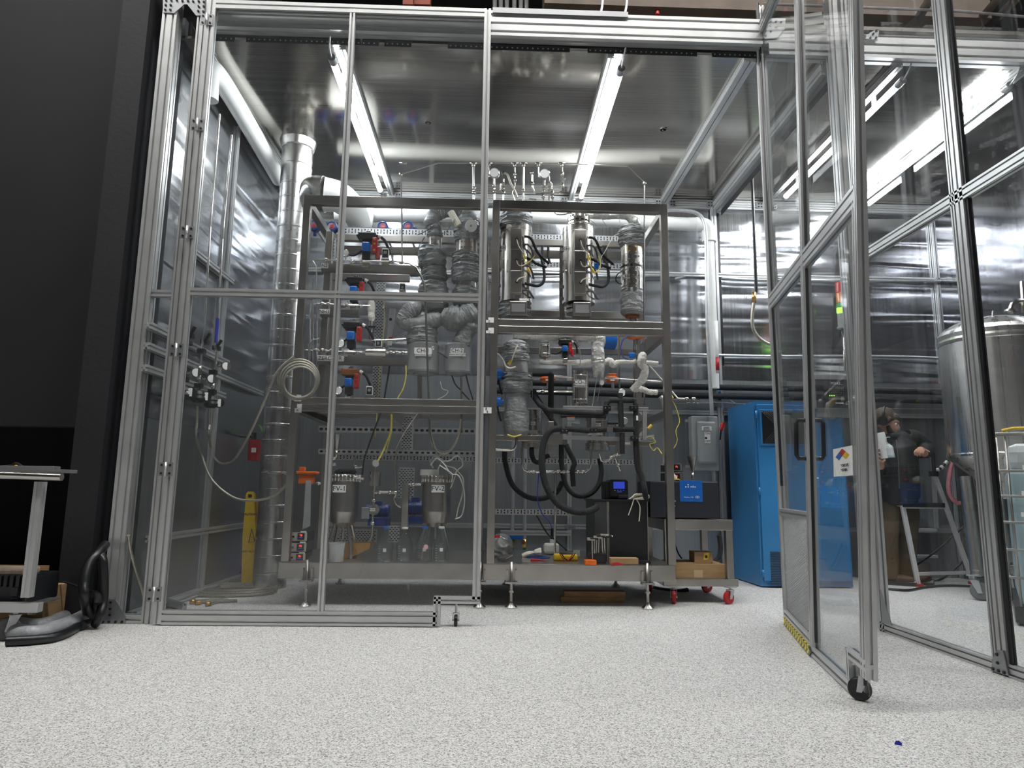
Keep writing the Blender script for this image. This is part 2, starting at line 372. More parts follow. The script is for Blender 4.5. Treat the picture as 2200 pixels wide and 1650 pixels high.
# ================================================================ setting
YF, YB, YR, ZC = 4.45, 7.12, 5.17, 4.08
XL, XR = -2.3, 4.92
struct('floor', MB().box((-9, -9, -.1), (9, 12, 0)), FLR)
struct('ceiling', MB().box((XL-.1, YF+.12, ZC), (XR, YB+.05, ZC+.02)), SHC)
ZS = at(1500, 815, YB).z
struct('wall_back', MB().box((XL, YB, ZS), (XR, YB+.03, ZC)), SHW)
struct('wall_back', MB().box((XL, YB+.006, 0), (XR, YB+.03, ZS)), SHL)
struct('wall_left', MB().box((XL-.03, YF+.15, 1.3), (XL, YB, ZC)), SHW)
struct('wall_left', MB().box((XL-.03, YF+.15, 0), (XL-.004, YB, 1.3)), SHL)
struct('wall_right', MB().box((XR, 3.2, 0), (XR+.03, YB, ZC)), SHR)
# the dark hall around the enclosure
struct('wall_hall_rear', MB().box((-9, -9.1, 0), (9, -9, 8.4)), mat('hall_rear_paint', (.2, .2, .21), .8, 0, .2, 1))
struct('wall_hall_far', MB().box((-9, 12, 0), (9, 12.1, 8.4)), DARK)
struct('wall_hall_left', MB().box((-9.1, -9, 0), (-9, 12, 8.4)), DARK)
struct('wall_hall_right', MB().box((9, -9, 0), (9.1, 12, 8.4)), DARK)
struct('ceiling_hall', MB().box((-9, -9, 8.4), (9, 12, 8.5)), DARK)
xa = at(116, 1318, 4.42).x; xb = at(217, 1000, 4.42).x; xc = at(250, 1320, 4.6).x
struct('trim_1', MB().box((xa, 4.42, 0), (xb, 4.9, 8.3)), CHAR)          # charcoal pier beside the frame
zs = at(60, 915, 4.78).z
struct('wall_left', MB().box((-9, 4.78, zs), (xa+.02, 4.9, 8.3)), CHAR2)  # black soffit left of the pier
struct('wall_left', MB().box((-9, 6.6, 0), (XL-.05, 6.7, 8.3)), CHAR2)
struct('trim_2', MB().box((xb-.05, 4.64, 0), (XL-.03, 4.7, at(265, 545, 4.64).z)), ALUD)
struct('trim_3', MB().box((xb-.05, 4.645, at(265, 545, 4.64).z), (XL-.03, 4.7, 4.3)), mat('grey_trim_paint', (.075, .078, .085), .6))
# hall strip lights hung high behind the camera (seen only as reflections)
def hall_light(x, y, L, lab):
    t = thing('strip_light', lab, 'ceiling light', (x, y, 8.0), 'strip lights of the dark hall')
    build('diffuser', MB().box((x-L/2, y-.06, 7.97), (x+L/2, y+.06, 8.0)), HALLT, t)
    build('housing', MB().box((x-L/2-.03, y-.08, 8.0), (x+L/2+.03, y+.08, 8.06)), ALUD, t)
    for k in (-1, 1): build('hanger', MB().cyl((x+k*L/3, y, 8.06), (x+k*L/3, y, 8.4), .006, n=6), ZINC, t)
for x, y, L in ((-4.0, 3.1, 1.4), (-5.6, 2.0, 2.4), (-2.0, 2.2, 2.0), (.6, 1.9, 2.4), (3.1, 2.1, 2.4), (5.8, 2.2, 2.2)): hall_light(x, y, L, 'long white strip light hung from the dark hall ceiling, outside the enclosure')
# ================================================================ enclosure frame (fixed)
def post_px(x0, x1, ym, Y, z0, z1, d, nw=1, nd=1, mb=None):
    a, b = at(x0, ym, Y).x, at(x1, ym, Y).x
    return (mb or MB()).extr(((a+b)/2, Y+d/2, z0), ((a+b)/2, Y+d/2, z1), abs(b-a), d, (1, 0, 0), nw, nd)
def bolts(mb, pts, r=.0085, ax=(0, -1, 0), h=.007):
    for p in pts: mb.cyl(p, Vector(p)+Vector(ax)*h, r, r*.8, n=10)
    return mb
fr = thing('enclosure_frame', 'fixed aluminium extrusion front frame of the metal-lined enclosure, posts at left and header beam', 'frame', (-1, YF, 0))
pA = build('post', post_px(252, 287, 975, YF, 0, 4.4, .09, 2, 2), ALU, fr)
pB = build('post', post_px(336, 359, 975, YF, 0, 4.4, .09, 2, 2), ALU, fr)
xA1 = at(287, 975, YF).x; xB0 = at(336, 975, YF).x; xB1 = at(359, 975, YF).x; xA0 = at(252, 975, YF).x
zr = at(330, 627, YF).z
build('rail', MB().extr((xA1, YF+.045, zr), (xB0, YF+.045, zr), .045, .045, (0, 0, 1)), ALU, fr)
build('rail', MB().extr((xA1, YF+.045, .025), (xB0, YF+.045, .025), .045, .09, (0, 0, 1)), ALU, fr)
build('pane', MB().box((xA1, YF+.042, .05), (xB0, YF+.048, zr-.02)), PANE, fr)
build('pane', MB().box((xA1, YF+.042, zr+.02), (xB0, YF+.048, 4.2)), PANE, fr)
zb0, zb1 = at(1300, 83, YF+.02).z, at(1300, 30, YF+.02).z
XH = at(1634, 60, YF).x+.02
hz = (zb1-zb0)/3
for k in range(3): build('header_beam', MB().extr((xB1, YF+.065, zb0+hz*(k+.5)), (XH, YF+.065, zb0+hz*(k+.5)), hz, .09, (0, 0, 1)), ALU, fr)
build('header_cap', MB().box((-.04, YF+.004, zb1-.03), (at(1350, 40, YF).x, YF+.018, zb1+.012)), ALUD, fr)
for x0, x1 in ((458, 505), (530, 815), (827, 885), (963, 1224), (1262, 1496), (1528, 1628)):
    a, b = at(x0, 78, YF+.12).x, at(x1, 78, YF+.12).x
    h = MB().box((a, YF+.115, zb0-.05), (b, YF+.12, zb0-.005)); st = build('perforated_strip', h, BLK, fr)
    q = MB(); x = a+.02
    while x < b-.02: q.cyl((x, YF+.1145, zb0-.03), (x, YF+.1135, zb0-.03), .006, n=8); x += .038
    inlay(st, q, ALUD)
def gusset(par, pts, bpts, name='gusset_plate', ym=YF-.006):
    P = [at(x, y, ym) for x, y in pts]; pl = build(name, MB().prism(P, (0, .006, 0)), ALUD, par)
    for x, y in bpts: build('bolt', bolts(MB(), [at(x, y, ym)]), BLK, pl)
    return pl
gusset(fr, [(214, 1342), (269, 1342), (269, 1325), (248, 1288), (230, 1287)], [(238, 1294), (237, 1308), (222, 1321), (236, 1321), (221, 1336), (234, 1336), (248, 1336), (262, 1336)])
gusset(fr, [(350, -30), (350, 27), (374, 28), (396, 9), (402, 9), (421, 33), (440, 33), (440, -30)],
       [(356, 11), (367, 11), (355, 21), (366, 21), (427, 14), (438, 14), (426, 24), (437, 25), (357, 1), (368, 1), (380, 1), (392, 2), (404, 2), (415, 3), (427, 3), (438, 4)])
hB0 = atZ(1693, 1342)
# right fixed post, corner and second bay header
build('post', MB().extr((hB0.x+.02, YF+.13, 0), (hB0.x+.02, YF+.13, 4.5), .045, .045, (1, 0, 0)), ALU, fr)
build('post', MB().extr((2.5, YF+.05, 0), (2.5, YF+.05, 4.55), .09, .09, (1, 0, 0), 2, 2), ALU, fr)
z2 = at(1850, 60, YF).z
for k in range(3): build('header_beam', MB().extr((XH+.06, YF+.1, z2-.02-.07*k), (XR, YF+.1, z2-.02-.07*k), .07, .09, (0, 0, 1)), ALU, fr)
build('header_lip', MB().box((XH+.06, YF+.04, z2+.015), (XR, YF+.055, z2+.045)), SSP, fr)
gusset(fr, [(1641, 38), (1688, 40), (1686, 62), (1668, 82), (1643, 84)], [(1645, 44), (1656, 45), (1667, 46), (1678, 48), (1645, 55), (1656, 56), (1668, 57), (1645, 66), (1656, 68), (1645, 77)], ym=YF+.04)
gusset(fr, [(1851, 82), (1883, 62), (1889, 64), (1886, 86)], [(1858, 80), (1870, 81), (1882, 81), (1876, 73), (1883, 66)], ym=YF+.04)
# roof members of the enclosure
rf = thing('roof_frame', 'aluminium extrusion roof beams under the polished ceiling sheets, running back to the wall', 'frame', (1, 5.8, ZC-.1))
def rbeam(x, w=.045, d=.09, y0=YF+.12, nm='beam'): return build(nm, MB().extr((x, y0, ZC-d/2), (x, YB-.05, ZC-d/2), w, d, (1, 0, 0), 1, 2), ALU, rf)
for x in (-1.14, .845, 3.03): rbeam(x, .05, .05)
rbeam(1.89, .09, .05)
rbeam(2.47, .09, .13); rbeam(3.99, .06, .06); rbeam(XL+.12, .06, .06)
for z in (ZC-.03, ZC-.085): build('beam', MB().extr((XL, YB-.03, z), (XR, YB-.03, z), .05, .05, (0, 0, 1)), ALU, rf)
build('perforated_strip', MB().box((2.515, YF+.2, ZC-.19), (2.52, YB-.06, ZC-.12)), BLK, rf)
for x, s in ((.845, -1), (-1.14, -1), (1.89, -1), (2.47, -1), (2.47, 1), (1.89, 1), (.845, 1), (-1.14, 1), (3.03, -1), (3.03, 1)):
    x0 = x+s*.045; q = MB(); 
    q.prism([(x0, YB-.075, ZC-.03), (x0+s*.07, YB-.062, ZC-.03), (x0+s*.07, YB-.058, ZC-.1), (x0, YB-.071, ZC-.1)], (0, -.006, 0)); br = build('angle_bracket', q, ALUD, rf)
    q = MB()
    for dx, dz in ((.02, -.05), (.05, -.05), (.02, -.082), (.05, -.082)): q.cyl((x0+s*dx, YB-.078, ZC+dz), (x0+s*dx, YB-.083, ZC+dz), .008, n=8)
    build('bolt', q, BLK, br)
# wall rails and posts behind
wf = thing('wall_frame', 'aluminium extrusion rails and posts standing against the rear metal wall', 'frame', (1, YB-.05, 0))
def vp(px, py, w=.045, z0=0, z1=ZC-.1, Y=YB-.03, d=.045): return build('post', MB().extr((at(px, py, Y).x, Y, z0), (at(px, py, Y).x, Y, z1), w, d, (1, 0, 0)), ALU, wf)
vp(1533, 500, .05, Y=YB-.05); vp(1541, 600, .02); vp(1223, 1080, .045, 0, 2.2); vp(2022, 700, .05); vp(925, 450, .045, 2.9)
for px, py, a, b in ((1500, 591, 1000, 2030), (1200, 1131, 700, 2130), (1650, 889, 1000, 2045), (800, 583, 640, 1040)):
    Y = YB-.03; z = at(px, py, Y).z
    build('rail', MB().extr((at(a, py, Y).x, Y, z), (at(b, py, Y).x, Y, z), .045, .045, (0, 0, 1)), ALU, wf)
build('perforated_strip', MB().box((at(1545, 600, YB-.03).x, YB-.03, 2.2), (at(1545, 600, YB-.03).x+.025, YB-.025, ZC-.15)), BLK, wf)
build('joint_plate', MB().pbox(1213, 1128, 1236, 1136, YB-.09, .006), ALUD, wf)
# left wall frame: rails running back
lf = thing('side_wall_frame', 'aluminium extrusion rails and posts along the left metal wall inside the enclosure', 'frame', (XL+.03, 5.6, 0))
XW = XL+.03
def lrail(p, q, w=.045):
    a, b = atX(*p, XW), atX(*q, XW); z = (a.z+b.z)/2
    build('rail', MB().extr((XW, a.y, z), (XW, b.y, z), w, .045, (0, 0, 1)), ALU, lf)
lrail((318, 696), (488, 782)); lrail((315, 734), (562, 852)); lrail((310, 785), (480, 854)); lrail((418, 537), (498, 611)); lrail((320, 1150), (540, 1132))
build('rail', MB().extr((XW, YF+.12, .03), (XW, YB, .03), .045, .06, (0, 0, 1)), ALU, lf)
for px, py in ((462, 900), (512, 330)):
    y = atX(px, py, XW).y
    if px == 462: build('post', MB().extr((XW-.01, y, 0), (XW-.01, y, ZC-.1), .045, .045, (0, 1, 0)), ALU, lf)
for i, y in enumerate((4.75, 5.2, 5.65, 6.1, 6.6)):
    q = MB().box((XL+.16, y, ZC-.14), (XL+.165, y+.32, ZC-.07)); st = build('perforated_strip', q, BLK, lf)
    q = MB()
    for k in range(6): q.box((XL+.1655, y+.03+k*.05, ZC-.12), (XL+.168, y+.05+k*.05, ZC-.095))
    inlay(st, q, WHT)
# ================================================================ tube lights
def tube_light(x, y0, y1, lab, z=ZC-.1):
    t = thing('tube_light', lab, 'tube light', (x, (y0+y1)/2, z), 'tube lights under the enclosure ceiling')
    build('tube', MB().cyl((x, y0, z), (x, y1, z), .024, n=14), TUBE, t)
    for a, b in ((y0-.07, y0), (y1, y1+.05)): build('end_cap', MB().cyl((x, a, z), (x, b, z), .029, n=14), ALUD, t)
    for k in (y0+.3, y1-.3): build('mounting_clip', MB().box((x-.01, k, z+.02), (x+.01, k+.04, ZC)), ALUD, t)
    build('power_cord', MB().tube([(x, y0-.07, z), (x, y0-.14, z+.03), (x+.01, y0-.18, ZC-.01)], .006, n=6), ZINC, t)
tube_light(-1.22, 4.66, 6.82, 'glowing tube light left of the glass door\'s middle bar, above the steel rack')
tube_light(.93, 4.68, 6.86, 'glowing tube light over the right half of the steel rack')
tube_light(3.1, 4.72, 6.72, 'glowing tube light right of the open glass door, leftmost of those in the second bay')
tube_light(3.95, 4.74, 6.72, 'glowing tube light nearest the right wall of the second bay')
for i, (px, py) in enumerate(((920, 263), (1425, 278))):
    c = atZ(px, py, ZC-.001)
    t = thing('sprinkler_head', ('small recessed ceiling sprinkler between the glass door bars', 'small recessed ceiling sprinkler right of the second tube light')[i], 'sprinkler', tuple(c))
    build('ring', MB().lathe(c, [(.035, 0), (.035, -.006), (.028, -.006), (.028, 0)], 20), SSP, t); build('head', MB().cyl(c, c-V(0, 0, .012), .01, n=10), BLK, t)
# ================================================================ left door leaf, shut
YD = YF-.052
dl = thing('sliding_door', 'tall glazed aluminium door, closed, on the left in front of the rack, with small caster', 'door', (-1.1, YD, 0))
xs0, xs1 = at(359, 975, YD).x, at(378, 975, YD).x; xr0, xr1 = at(1021, 975, YD).x, at(1037, 975, YD).x; xm = at(706, 975, YD).x
zt = at(745, 17, YD).z; zm = at(715, 632, YD).z; zb = at(640, 1329, YD).z
dz1 = at(1020, 1290, YD).z
def dpost(x, w, z0, z1, d=.045, nm='stile'): return build(nm, MB().extr((x, YD+.022, z0), (x, YD+.022, z1), w, d, (1, 0, 0)), ALU, dl)
dpost((xs0+xs1)/2, xs1-xs0, .01, 4.45); dpost((xr0+xr1)/2, xr1-xr0, dz1, zt+.035)
build('mullion', MB().extr((xm, YD+.022, .08), (xm, YD+.022, zt), .038, .04, (1, 0, 0)), ALU, dl)
build('rail', MB().extr((xs1, YD+.022, zt), (xr0, YD+.022, zt), .065, .045, (0, 0, 1)), ALU, dl)
build('rail', MB().extr((xs1, YD+.022, zm), (xr0, YD+.022, zm), .05, .045, (0, 0, 1)), ALU, dl)
xe = at(938, 1320, YD).x
build('rail', MB().extr((xs1, YD+.022, zb), (xe, YD+.022, zb), .085, .045, (0, 0, 1), 2, 1), ALU, dl)
build('rail', MB().extr((xe-.02, YD+.022, dz1), (xr1, YD+.022, dz1), .045, .045, (0, 0, 1)), ALU, dl)
dpost(xe, .045, zb-.04, dz1+.02)
for a, b, c, d in ((xs1, xm-.022, .08, zm-.02), (xm+.022, xr0, dz1+.02, zm-.02), (xs1, xm-.022, zm+.02, zt-.03), (xm+.022, xr0, zm+.02, zt-.03)):
    build('pane', MB().box((a, YD+.02, c), (b, YD+.025, d)), PANE2, dl)
build('pane', MB().box((xm+.022, YD+.02, .08), (xe, YD+.025, dz1+.02)), PANE2, dl)
for px, py in ((444, 42), (424, 268), (402, 499), (379, 752), (356, 1008), (331, 1277)):
    c = at(px, py, YD-.004); q = MB().cbox(c, .085, .005, .085); hg = build('hinge', q, ALUD, dl)
    build('knuckle', MB().cyl(c+V(0, -.005, -.045), c+V(0, -.005, .045), .008, n=10), ALU, hg)
    build('bolt', bolts(MB(), [c+V(a*.026, 0, b*.026) for a in (-1, 1) for b in (-1, 1)]), BLK, hg)
def caster(par, p, R, wd, ang=0, plate=.05, tire=BLK, hub=ZINC, z1=None, nm='caster', forkm=None):
    """swivel caster: floor point p, wheel radius R, built as part > sub-parts"""
    p = Vector(p); rot = Matrix.Rotation(ang, 3, 'Z'); c = p+V(0, 0, R); ax = rot @ V(0, 1, 0); fx = rot @ V(1, 0, 0)
    tr = wd*.35; prof = [(R*.55, -wd/2), (R-tr*.7, -wd/2), (R-tr*.15, -wd/2+tr*.35), (R, -wd/2+tr), (R, wd/2-tr), (R-tr*.15, wd/2-tr*.35), (R-tr*.7, wd/2), (R*.55, wd/2)]
    top = z1 if z1 is not None else p.z+R*2.35
    q = MB(); off = fx*R*.45
    for s in (-1, 1):
        o = ax*(s*(wd/2+.006))
        P = [c+o-fx*R*.22-V(0, 0, R*.2), c+o+fx*R*.22-V(0, 0, R*.2), c+o+off+fx*R*.42+V(0, 0, R*1.15), c+o+off-fx*R*.42+V(0, 0, R*1.15)]
        q.prism(P, ax*s*.003)
    q.cyl(c+off+V(0, 0, R*1.12), c+off+V(0, 0, R*1.2), R*.5, n=18)
    q.cyl(c+off+V(0, 0, R*1.2), V(*(c+off).xy, top), R*.22, n=12); q.cbox(V(*(c+off).xy, top-.002), plate*1.5, plate*1.5, .005, rot)
    q.cyl(c-ax*(wd/2+.012), c+ax*(wd/2+.012), R*.1, n=8)
    f = build(nm, q, forkm or ZINC, par)
    build('wheel', MB().lathe(c, prof, 28, ax), tire, f); build('hub', MB().cyl(c-ax*wd*.42, c+ax*wd*.42, R*.56, n=20), hub, f); return f
p = atZ(979, 1345); caster(dl, (p.x, p.y+.0, 0), .036, .022, PI/2, .03, BLK, BLK, dz1-.02)
# ================================================================ right door leaf, swung open towards the camera
hB = atZ(1693, 1342); mB_ = atZ(1752, 1412); eB = atZ(1836, 1492); dirL = (eB-hB); dirL.z = 0; dirL.normalize()
eE = eB+dirL*.22
dr = thing('sliding_door', 'tall glazed aluminium door swung open toward the viewer, mesh panel and hazard label', 'door', tuple(V(hB.x, hB.y, 0)))
nrm = V(-dirL.y, dirL.x, 0)
ZT = 4.3
def leanx(base, px, py):
    """top of a leaning stile: where the frame's own plane at that depth meets the measured top"""
    t = at(px, py, base.y); return t
def stile(b, tp, w, z0=0, nm='stile', n=1, ext=0):
    d = (tp-b).normalized(); p0 = b+d*(z0/d.z); p1 = tp+d*ext
    return build(nm, MB().extr(p0, p1, w, .045, dirL, n, 1), ALU, dr)
tH = at(1641, 300, hB.y); tM = at(1716, 0, mB_.y); tE = at(1838, 20, eE.y)
stile(hB, tH, .045, .01, n=1, ext=.8); stile(mB_, tM, .06, .0, ext=.3); stile(eE, tE, .08, at(1870, 1458, eE.y).z, n=2, ext=.3)
def onst(b, tp, z): d = (tp-b); return b+d*(z/d.z)
def rl(b0, t0, z0, b1, t1, z1, w=.05, nm='rail', n=1):
    return build(nm, MB().extr(onst(b0, t0, z0), onst(b1, t1, z1), w, .045, (0, 0, 1), n, 1), ALU, dr)
zmR = at(1660, 650, hB.y).z
rl(hB, tH, zmR, mB_, tM, zmR, .1, n=2); rl(mB_, tM, zmR, eE, tE, zmR, .1, n=2)
rl(hB, tH, .075, mB_, tM, .075, .05); rl(mB_, tM, .03, eB, eB+V(0, 0, 1), .03, .05)
zh = at(1712, 1104, (hB.y+mB_.y)/2).z; rl(hB, tH, zh, mB_, tM, zh, .045)
zs_ = at(1850, 1440, eE.y).z
build('rail', MB().extr(eB+V(0, 0, zs_+.02), onst(eE, tE, zs_+.02)+dirL*.04, .045, .045, (0, 0, 1)), ALU, dr)
build('stub_post', MB().extr(eB+V(0, 0, .02), eB+V(0, 0, zs_+.04), .045, .045, dirL), ALU, dr)
rl(hB, tH, 4.25, mB_, tM, 4.25, .09, n=2)
def pane(b0, t0, za, b1, t1, zb_, m, nm='pane', th=.005):
    P = [onst(b0, t0, za), onst(b1, t1, za), onst(b1, t1, zb_), onst(b0, t0, zb_)]
    return build(nm, MB().prism(P, nrm*th), m, dr)
pane(hB, tH, zh+.02, mB_, tM, zmR-.05, PANE2); pane(hB, tH, zmR+.05, mB_, tM, 4.4, PANE2)
pane(mB_, tM, .05, eE, tE, zmR-.05, PANE2); pane(mB_, tM, zmR+.05, eE, tE, 4.6, PANE2)
for (b0, t0, k) in ((hB, tH, 1), (mB_, tM, -1), (mB_, tM, 1), (eE, tE, -1)):   # black gaskets beside the stiles
    o = dirL*(.03*k if b0 is not eE else -.05)
    build('gasket', MB().tube([onst(b0, t0, .9 if b0 is hB or (b0 is mB_ and k < 0) else .08)+o, onst(b0, t0, zmR-.06)+o], .009, n=4, smooth=False), BLK, dr)
    build('gasket', MB().tube([onst(b0, t0, zmR+.06)+o, onst(b0, t0, 4.5)+o], .009, n=4, smooth=False), BLK, dr)
# expanded metal mesh
q = MB(); A, B = hB, mB_; L = (B-A).length; z0m, z1m = .1, zh-.02; nx, nz = 17, 44
cw, ch = (L-.06)/nx, (z1m-z0m)/nz
def mp_(i, j): return A+(B-A).normalized()*(.03+cw*i)+V(0, 0, z0m+ch*j)+(onst(A, tH, z0m+ch*j)-A)*V(1, 1, 0) if False else A+(B-A).normalized()*(.03+cw*i)+V(0, 0, z0m+ch*j)
for i in range(nx):
    for j in range(nz):
        for a, b, c, d in ((i, j, i+.5, j+.5), (i+.5, j+.5, i+1, j), (i, j+1, i+.5, j+.5), (i+.5, j+.5, i+1, j+1)):
            q.cyl(mp_(a, b), mp_(c, d), .0036, n=4, cap=False)
build('mesh_panel', q, ALU, dr)
# chevron bumper
q1, q2 = MB(), MB(); n_ = 12
for i in range(n_):
    for (t0, t1, mb) in ((i/n_, (i+.5)/n_, q1), ((i+.5)/n_, (i+1)/n_, q2)):
        a0 = A.lerp(B, t0)-nrm*0; b0 = A.lerp(B, t1); sk = dirL*.035
        up = V(0, 0, 1)
        mb.prism([a0+nrm*-.03+up*.008-sk*0, b0+nrm*-.03+up*.008, b0+sk+nrm*-.03+up*.03, a0+sk+nrm*-.03+up*.03], nrm*.06)
        mb.prism([a0+sk+nrm*-.03+up*.03, b0+sk+nrm*-.03+up*.03, b0+nrm*-.03+up*.05, a0+nrm*-.03+up*.05], nrm*.06)
bp_ = build('bumper_strip', q1, mat('hazard_yellow', (.85, .7, .05), .6), dr); tag(bp_, 'yellow and black chevron bumper strip'); build('chevron', q2, BLK, bp_)
# pull handle
hc = onst(mB_, tM, 1.0); h0 = at(1737, 985, mB_.y-.02).z; h1 = at(1737, 902, mB_.y-.02).z
for sgn in (-1, 1):
    p0 = onst(mB_, tM, h0)+nrm*.02*sgn; p1 = onst(mB_, tM, h1)+nrm*.02*sgn; o = nrm*.05*sgn+(-dirL)*.0
    k = build('pull_handle', MB().tube([p0, p0+o*.8, p0+o+V(0, 0, .02), p1+o-V(0, 0, .02), p1+o*.8, p1], .012, n=8, smooth=False), BLK, dr)
# hazard diamond label on the wide pane
def onpane(t, z, off=-.006): return (onst(mB_, tM, z)).lerp(onst(eE, tE, z), t)+nrm*off
sgnN = -1 if nrm.dot(CAM-mB_) < 0 else 1
zl0, zl1 = at(1812, 1025, 3.3).z, at(1812, 967, 3.3).z
def quad(t0, t1, za, zb2, off): return [onpane(t0, za, off), onpane(t1, za, off), onpane(t1, zb2, off), onpane(t0, zb2, off)]
o0 = .007 if sgnN > 0 else -.002
hl = build('hazard_label', MB().prism(quad(.5, .83, zl0, zl1, o0), nrm*sgnN*.001), PAP, dr); tag(hl, 'white label with coloured hazard diamond')
def dia(t, z, rt, rz, m, off): build('diamond', MB().prism([onpane(t-rt, z, off), onpane(t, z-rz, off), onpane(t+rt, z, off), onpane(t, z+rz, off)], nrm*sgnN*.0008), m, hl)
o1 = o0+sgnN*.0015; zc_ = zl0+(zl1-zl0)*.7; rz = (zl1-zl0)*.13; rt = .06
dia(.665, zc_+rz, rt, rz, RED, o1); dia(.665-rt, zc_, rt, rz, BLU, o1); dia(.665+rt, zc_, rt, rz, YEL, o1)
ang = math.atan2(dirL.y, dirL.x)
ang = ang if sgnN*1 > 0 else ang
for s_, zz, hh in (('ANHYDROUS', .36, .17), ('AMMONIA', .2, .17)):
    text(s_, onpane(.665, zl0+(zl1-zl0)*zz, o1), (zl1-zl0)*hh*.62, INK, hl, rot=ang, sx=1.75)
cz = atZ(1843, 1527); cN = eB+dirL*.09
caster(dr, (cN.x, cN.y, 0), .047, .026, math.atan2(dirL.y, dirL.x)+1.15, .05, BLK, BLK, zs_)
# T-slot end face
# ================================================================ long glass partition running toward the camera
gp = thing('glass_partition', 'glazed aluminium partition on the right running toward the viewer, gusset plate at its foot', 'partition', (2.5, 3.4, 0))
XP = 2.5
def pyx(px, py): return atX(px, py, XP)
def pp(y, w=.045, z0=0, z1=4.9, n=1): return build('post', MB().extr((XP, y, z0), (XP, y, z1), w, .045, (0, 1, 0), n, 1), ALU, gp)
ym_ = pyx(2165, 1435).y
pp(4.36, .045); pp(ym_, .06, n=1); pp(ym_+.055, .03); pp(1.9)
build('gasket', MB().box((XP-.012, ym_-.05, .05), (XP+.012, ym_-.032, 4.9)), BLK, gp)
zmP = pyx(1990, 468).z
for z, wd, n in ((.03, .06, 2), (zmP, .07, 2), (4.9, .06, 1)): build('rail', MB().extr((XP, 1.9, z), (XP, 4.4, z), wd, .045, (0, 0, 1), n, 1), ALU, gp)
for a, b in ((1.92, ym_-.05), (ym_+.06, 4.35)):
    for c, d in ((.06, zmP-.03), (zmP+.03, 4.87)): build('pane', MB().box((XP-.0025, a, c), (XP+.0025, b, d)), PANE, gp)
P = [pyx(*q) for q in ((2156, 1396), (2169, 1398), (2181, 1452), (2143, 1441), (2146, 1420))]
pl = build('gusset_plate', MB().prism([v-V(.028, 0, 0) for v in P], (-.005, 0, 0)), ALUD, gp)
for q_ in ((2156, 1406), (2158, 1424), (2148, 1437), (2160, 1441), (2172, 1445)): build('bolt', bolts(MB(), [pyx(*q_)-V(.032, 0, 0)], ax=(-1, 0, 0)), BLK, pl)
build('gusset_plate', MB().prism([(XP-.03, 4.33, .06), (XP-.03, 4.23, .06), (XP-.03, 4.33, .26)], (-.005, 0, 0)), ALUD, gp)
# ================================================================ steel racks
YK = 6.22
def sqpost(par, x, z0, z1, Y, w=.058, nm='post', m=SS): return build(nm, MB().bbox((x-w/2, Y, z0), (x+w/2, Y+w, z1), .003), m, par)
def beamx(par, xa, xb_, z0, z1, Y, d=.055, nm='beam', m=SS): return build(nm, MB().bbox((xa, Y, z0), (xb_, Y+d, z1), .003), m, par)
def beamy(par, x, z0, z1, ya, yb, w=.055, nm='beam'): return build(nm, MB().bbox((x-w/2, ya, z0), (x+w/2, yb, z1), .003), SS, par)
def foot(par, x, y, ztop, r=.045):
    f = build('leveling_foot', MB().cyl((x, y, .03), (x, y, ztop), .011, n=10).cyl((x, y, .11), (x, y, .125), .02, n=6), SS, par)
    build('foot_pad', MB().lathe((x, y, 0), [(r, 0), (r, .01), (r*.8, .02), (.016, .035), (.012, .05)], 20), SSP, f); return f
ZD = at(1300, 1213, YR).z      # deck top
ZU = at(1300, 1248, YR).z
lr = thing('steel_rack', 'stainless steel rack frame behind the closed glass door, taped N2, NH3 and ZERO AIR', 'rack', (-.8, 5.6, 0))
rr = thing('steel_rack', 'stainless steel rack frame right of the closed glass door, holding two furnace reactors', 'rack', (.7, 5.6, 0))
xl0, xl1, xr0_, xr1_ = -1.5, -.085, -.008+.02, 1.375
zTL = at(850, 424, YR).z+.02
for par, x0, x1, zt_ in ((lr, xl0, xl1, 3.165), (rr, xr0_, xr1_, 3.165)):
    for x in (x0, x1):
        sqpost(par, x, ZD, zt_, YR); sqpost(par, x, ZD, zt_-.03, YK)
        beamy(par, x, zt_-.09, zt_-.03, YR+.06, YK)
        beamy(par, x, 1.42, 1.48, YR+.06, YK)
    beamx(par, x0+.03, x1-.03, zt_-.075, zt_, YR+.002); beamx(par, x0+.03, x1-.03, zt_-.1, zt_-.03, YK+.002)
for par, x0, x1, y0, y1, y2, xm_ in ((lr, xl0, xl1, 856, 870, 886, 840), (rr, xr0_, xr1_, 688, 702, 718, 1240)):
    za, zb_, zc = at(xm_, y0, YR).z, at(xm_, y1, YR).z, at(xm_, y2, YR).z
    beamx(par, x0+.03, x1-.03, zb_+.002, za, YR+.001); beamx(par, x0+.03, x1-.03, zc, zb_-.002, YR+.001)
    beamx(par, x0+.03, x1-.03, zb_, za, YK); beamy(par, x0, zc, za, YR+.06, YK); beamy(par, x1, zc, za, YR+.06, YK)
    if par is lr: beamy(par, (x0+x1)/2, zc, zb_, YR+.06, YK)
for par, a, b in ((lr, at(598, 1225, YR).x, -.047), (rr, -.043, at(1450, 1225, YR).x)):
    build('deck', MB().bbox((a, YR-.02, ZU), (b, YK+.12, ZD), .006), SS, par)
for par, px, py in ((lr, 655, 1302), (lr, 1030, 1300), (rr, 1098, 1302), (rr, 1392, 1306)):
    g_ = atZ(px, py, 0); yf = YR-.055
    x = at(px, py, yf).x; foot(par, x, yf, ZD+.02)
    build('jack_bracket', MB().box((x-.04, YR-.05, ZU-.005), (x-.028, YR-.018, ZD-.04)).box((x+.028, YR-.05, ZU-.005), (x+.04, YR-.018, ZD-.04)).box((x-.045, YR-.09, ZU-.015), (x+.045, YR-.018, ZU-.003)), SS, par)
for par, px, py in ((lr, 730, 1255), (rr, 1087, 1258), (rr, 1323, 1262)):
    g_ = atZ(px, py, 0); foot(par, g_.x, g_.y, ZU, .04)
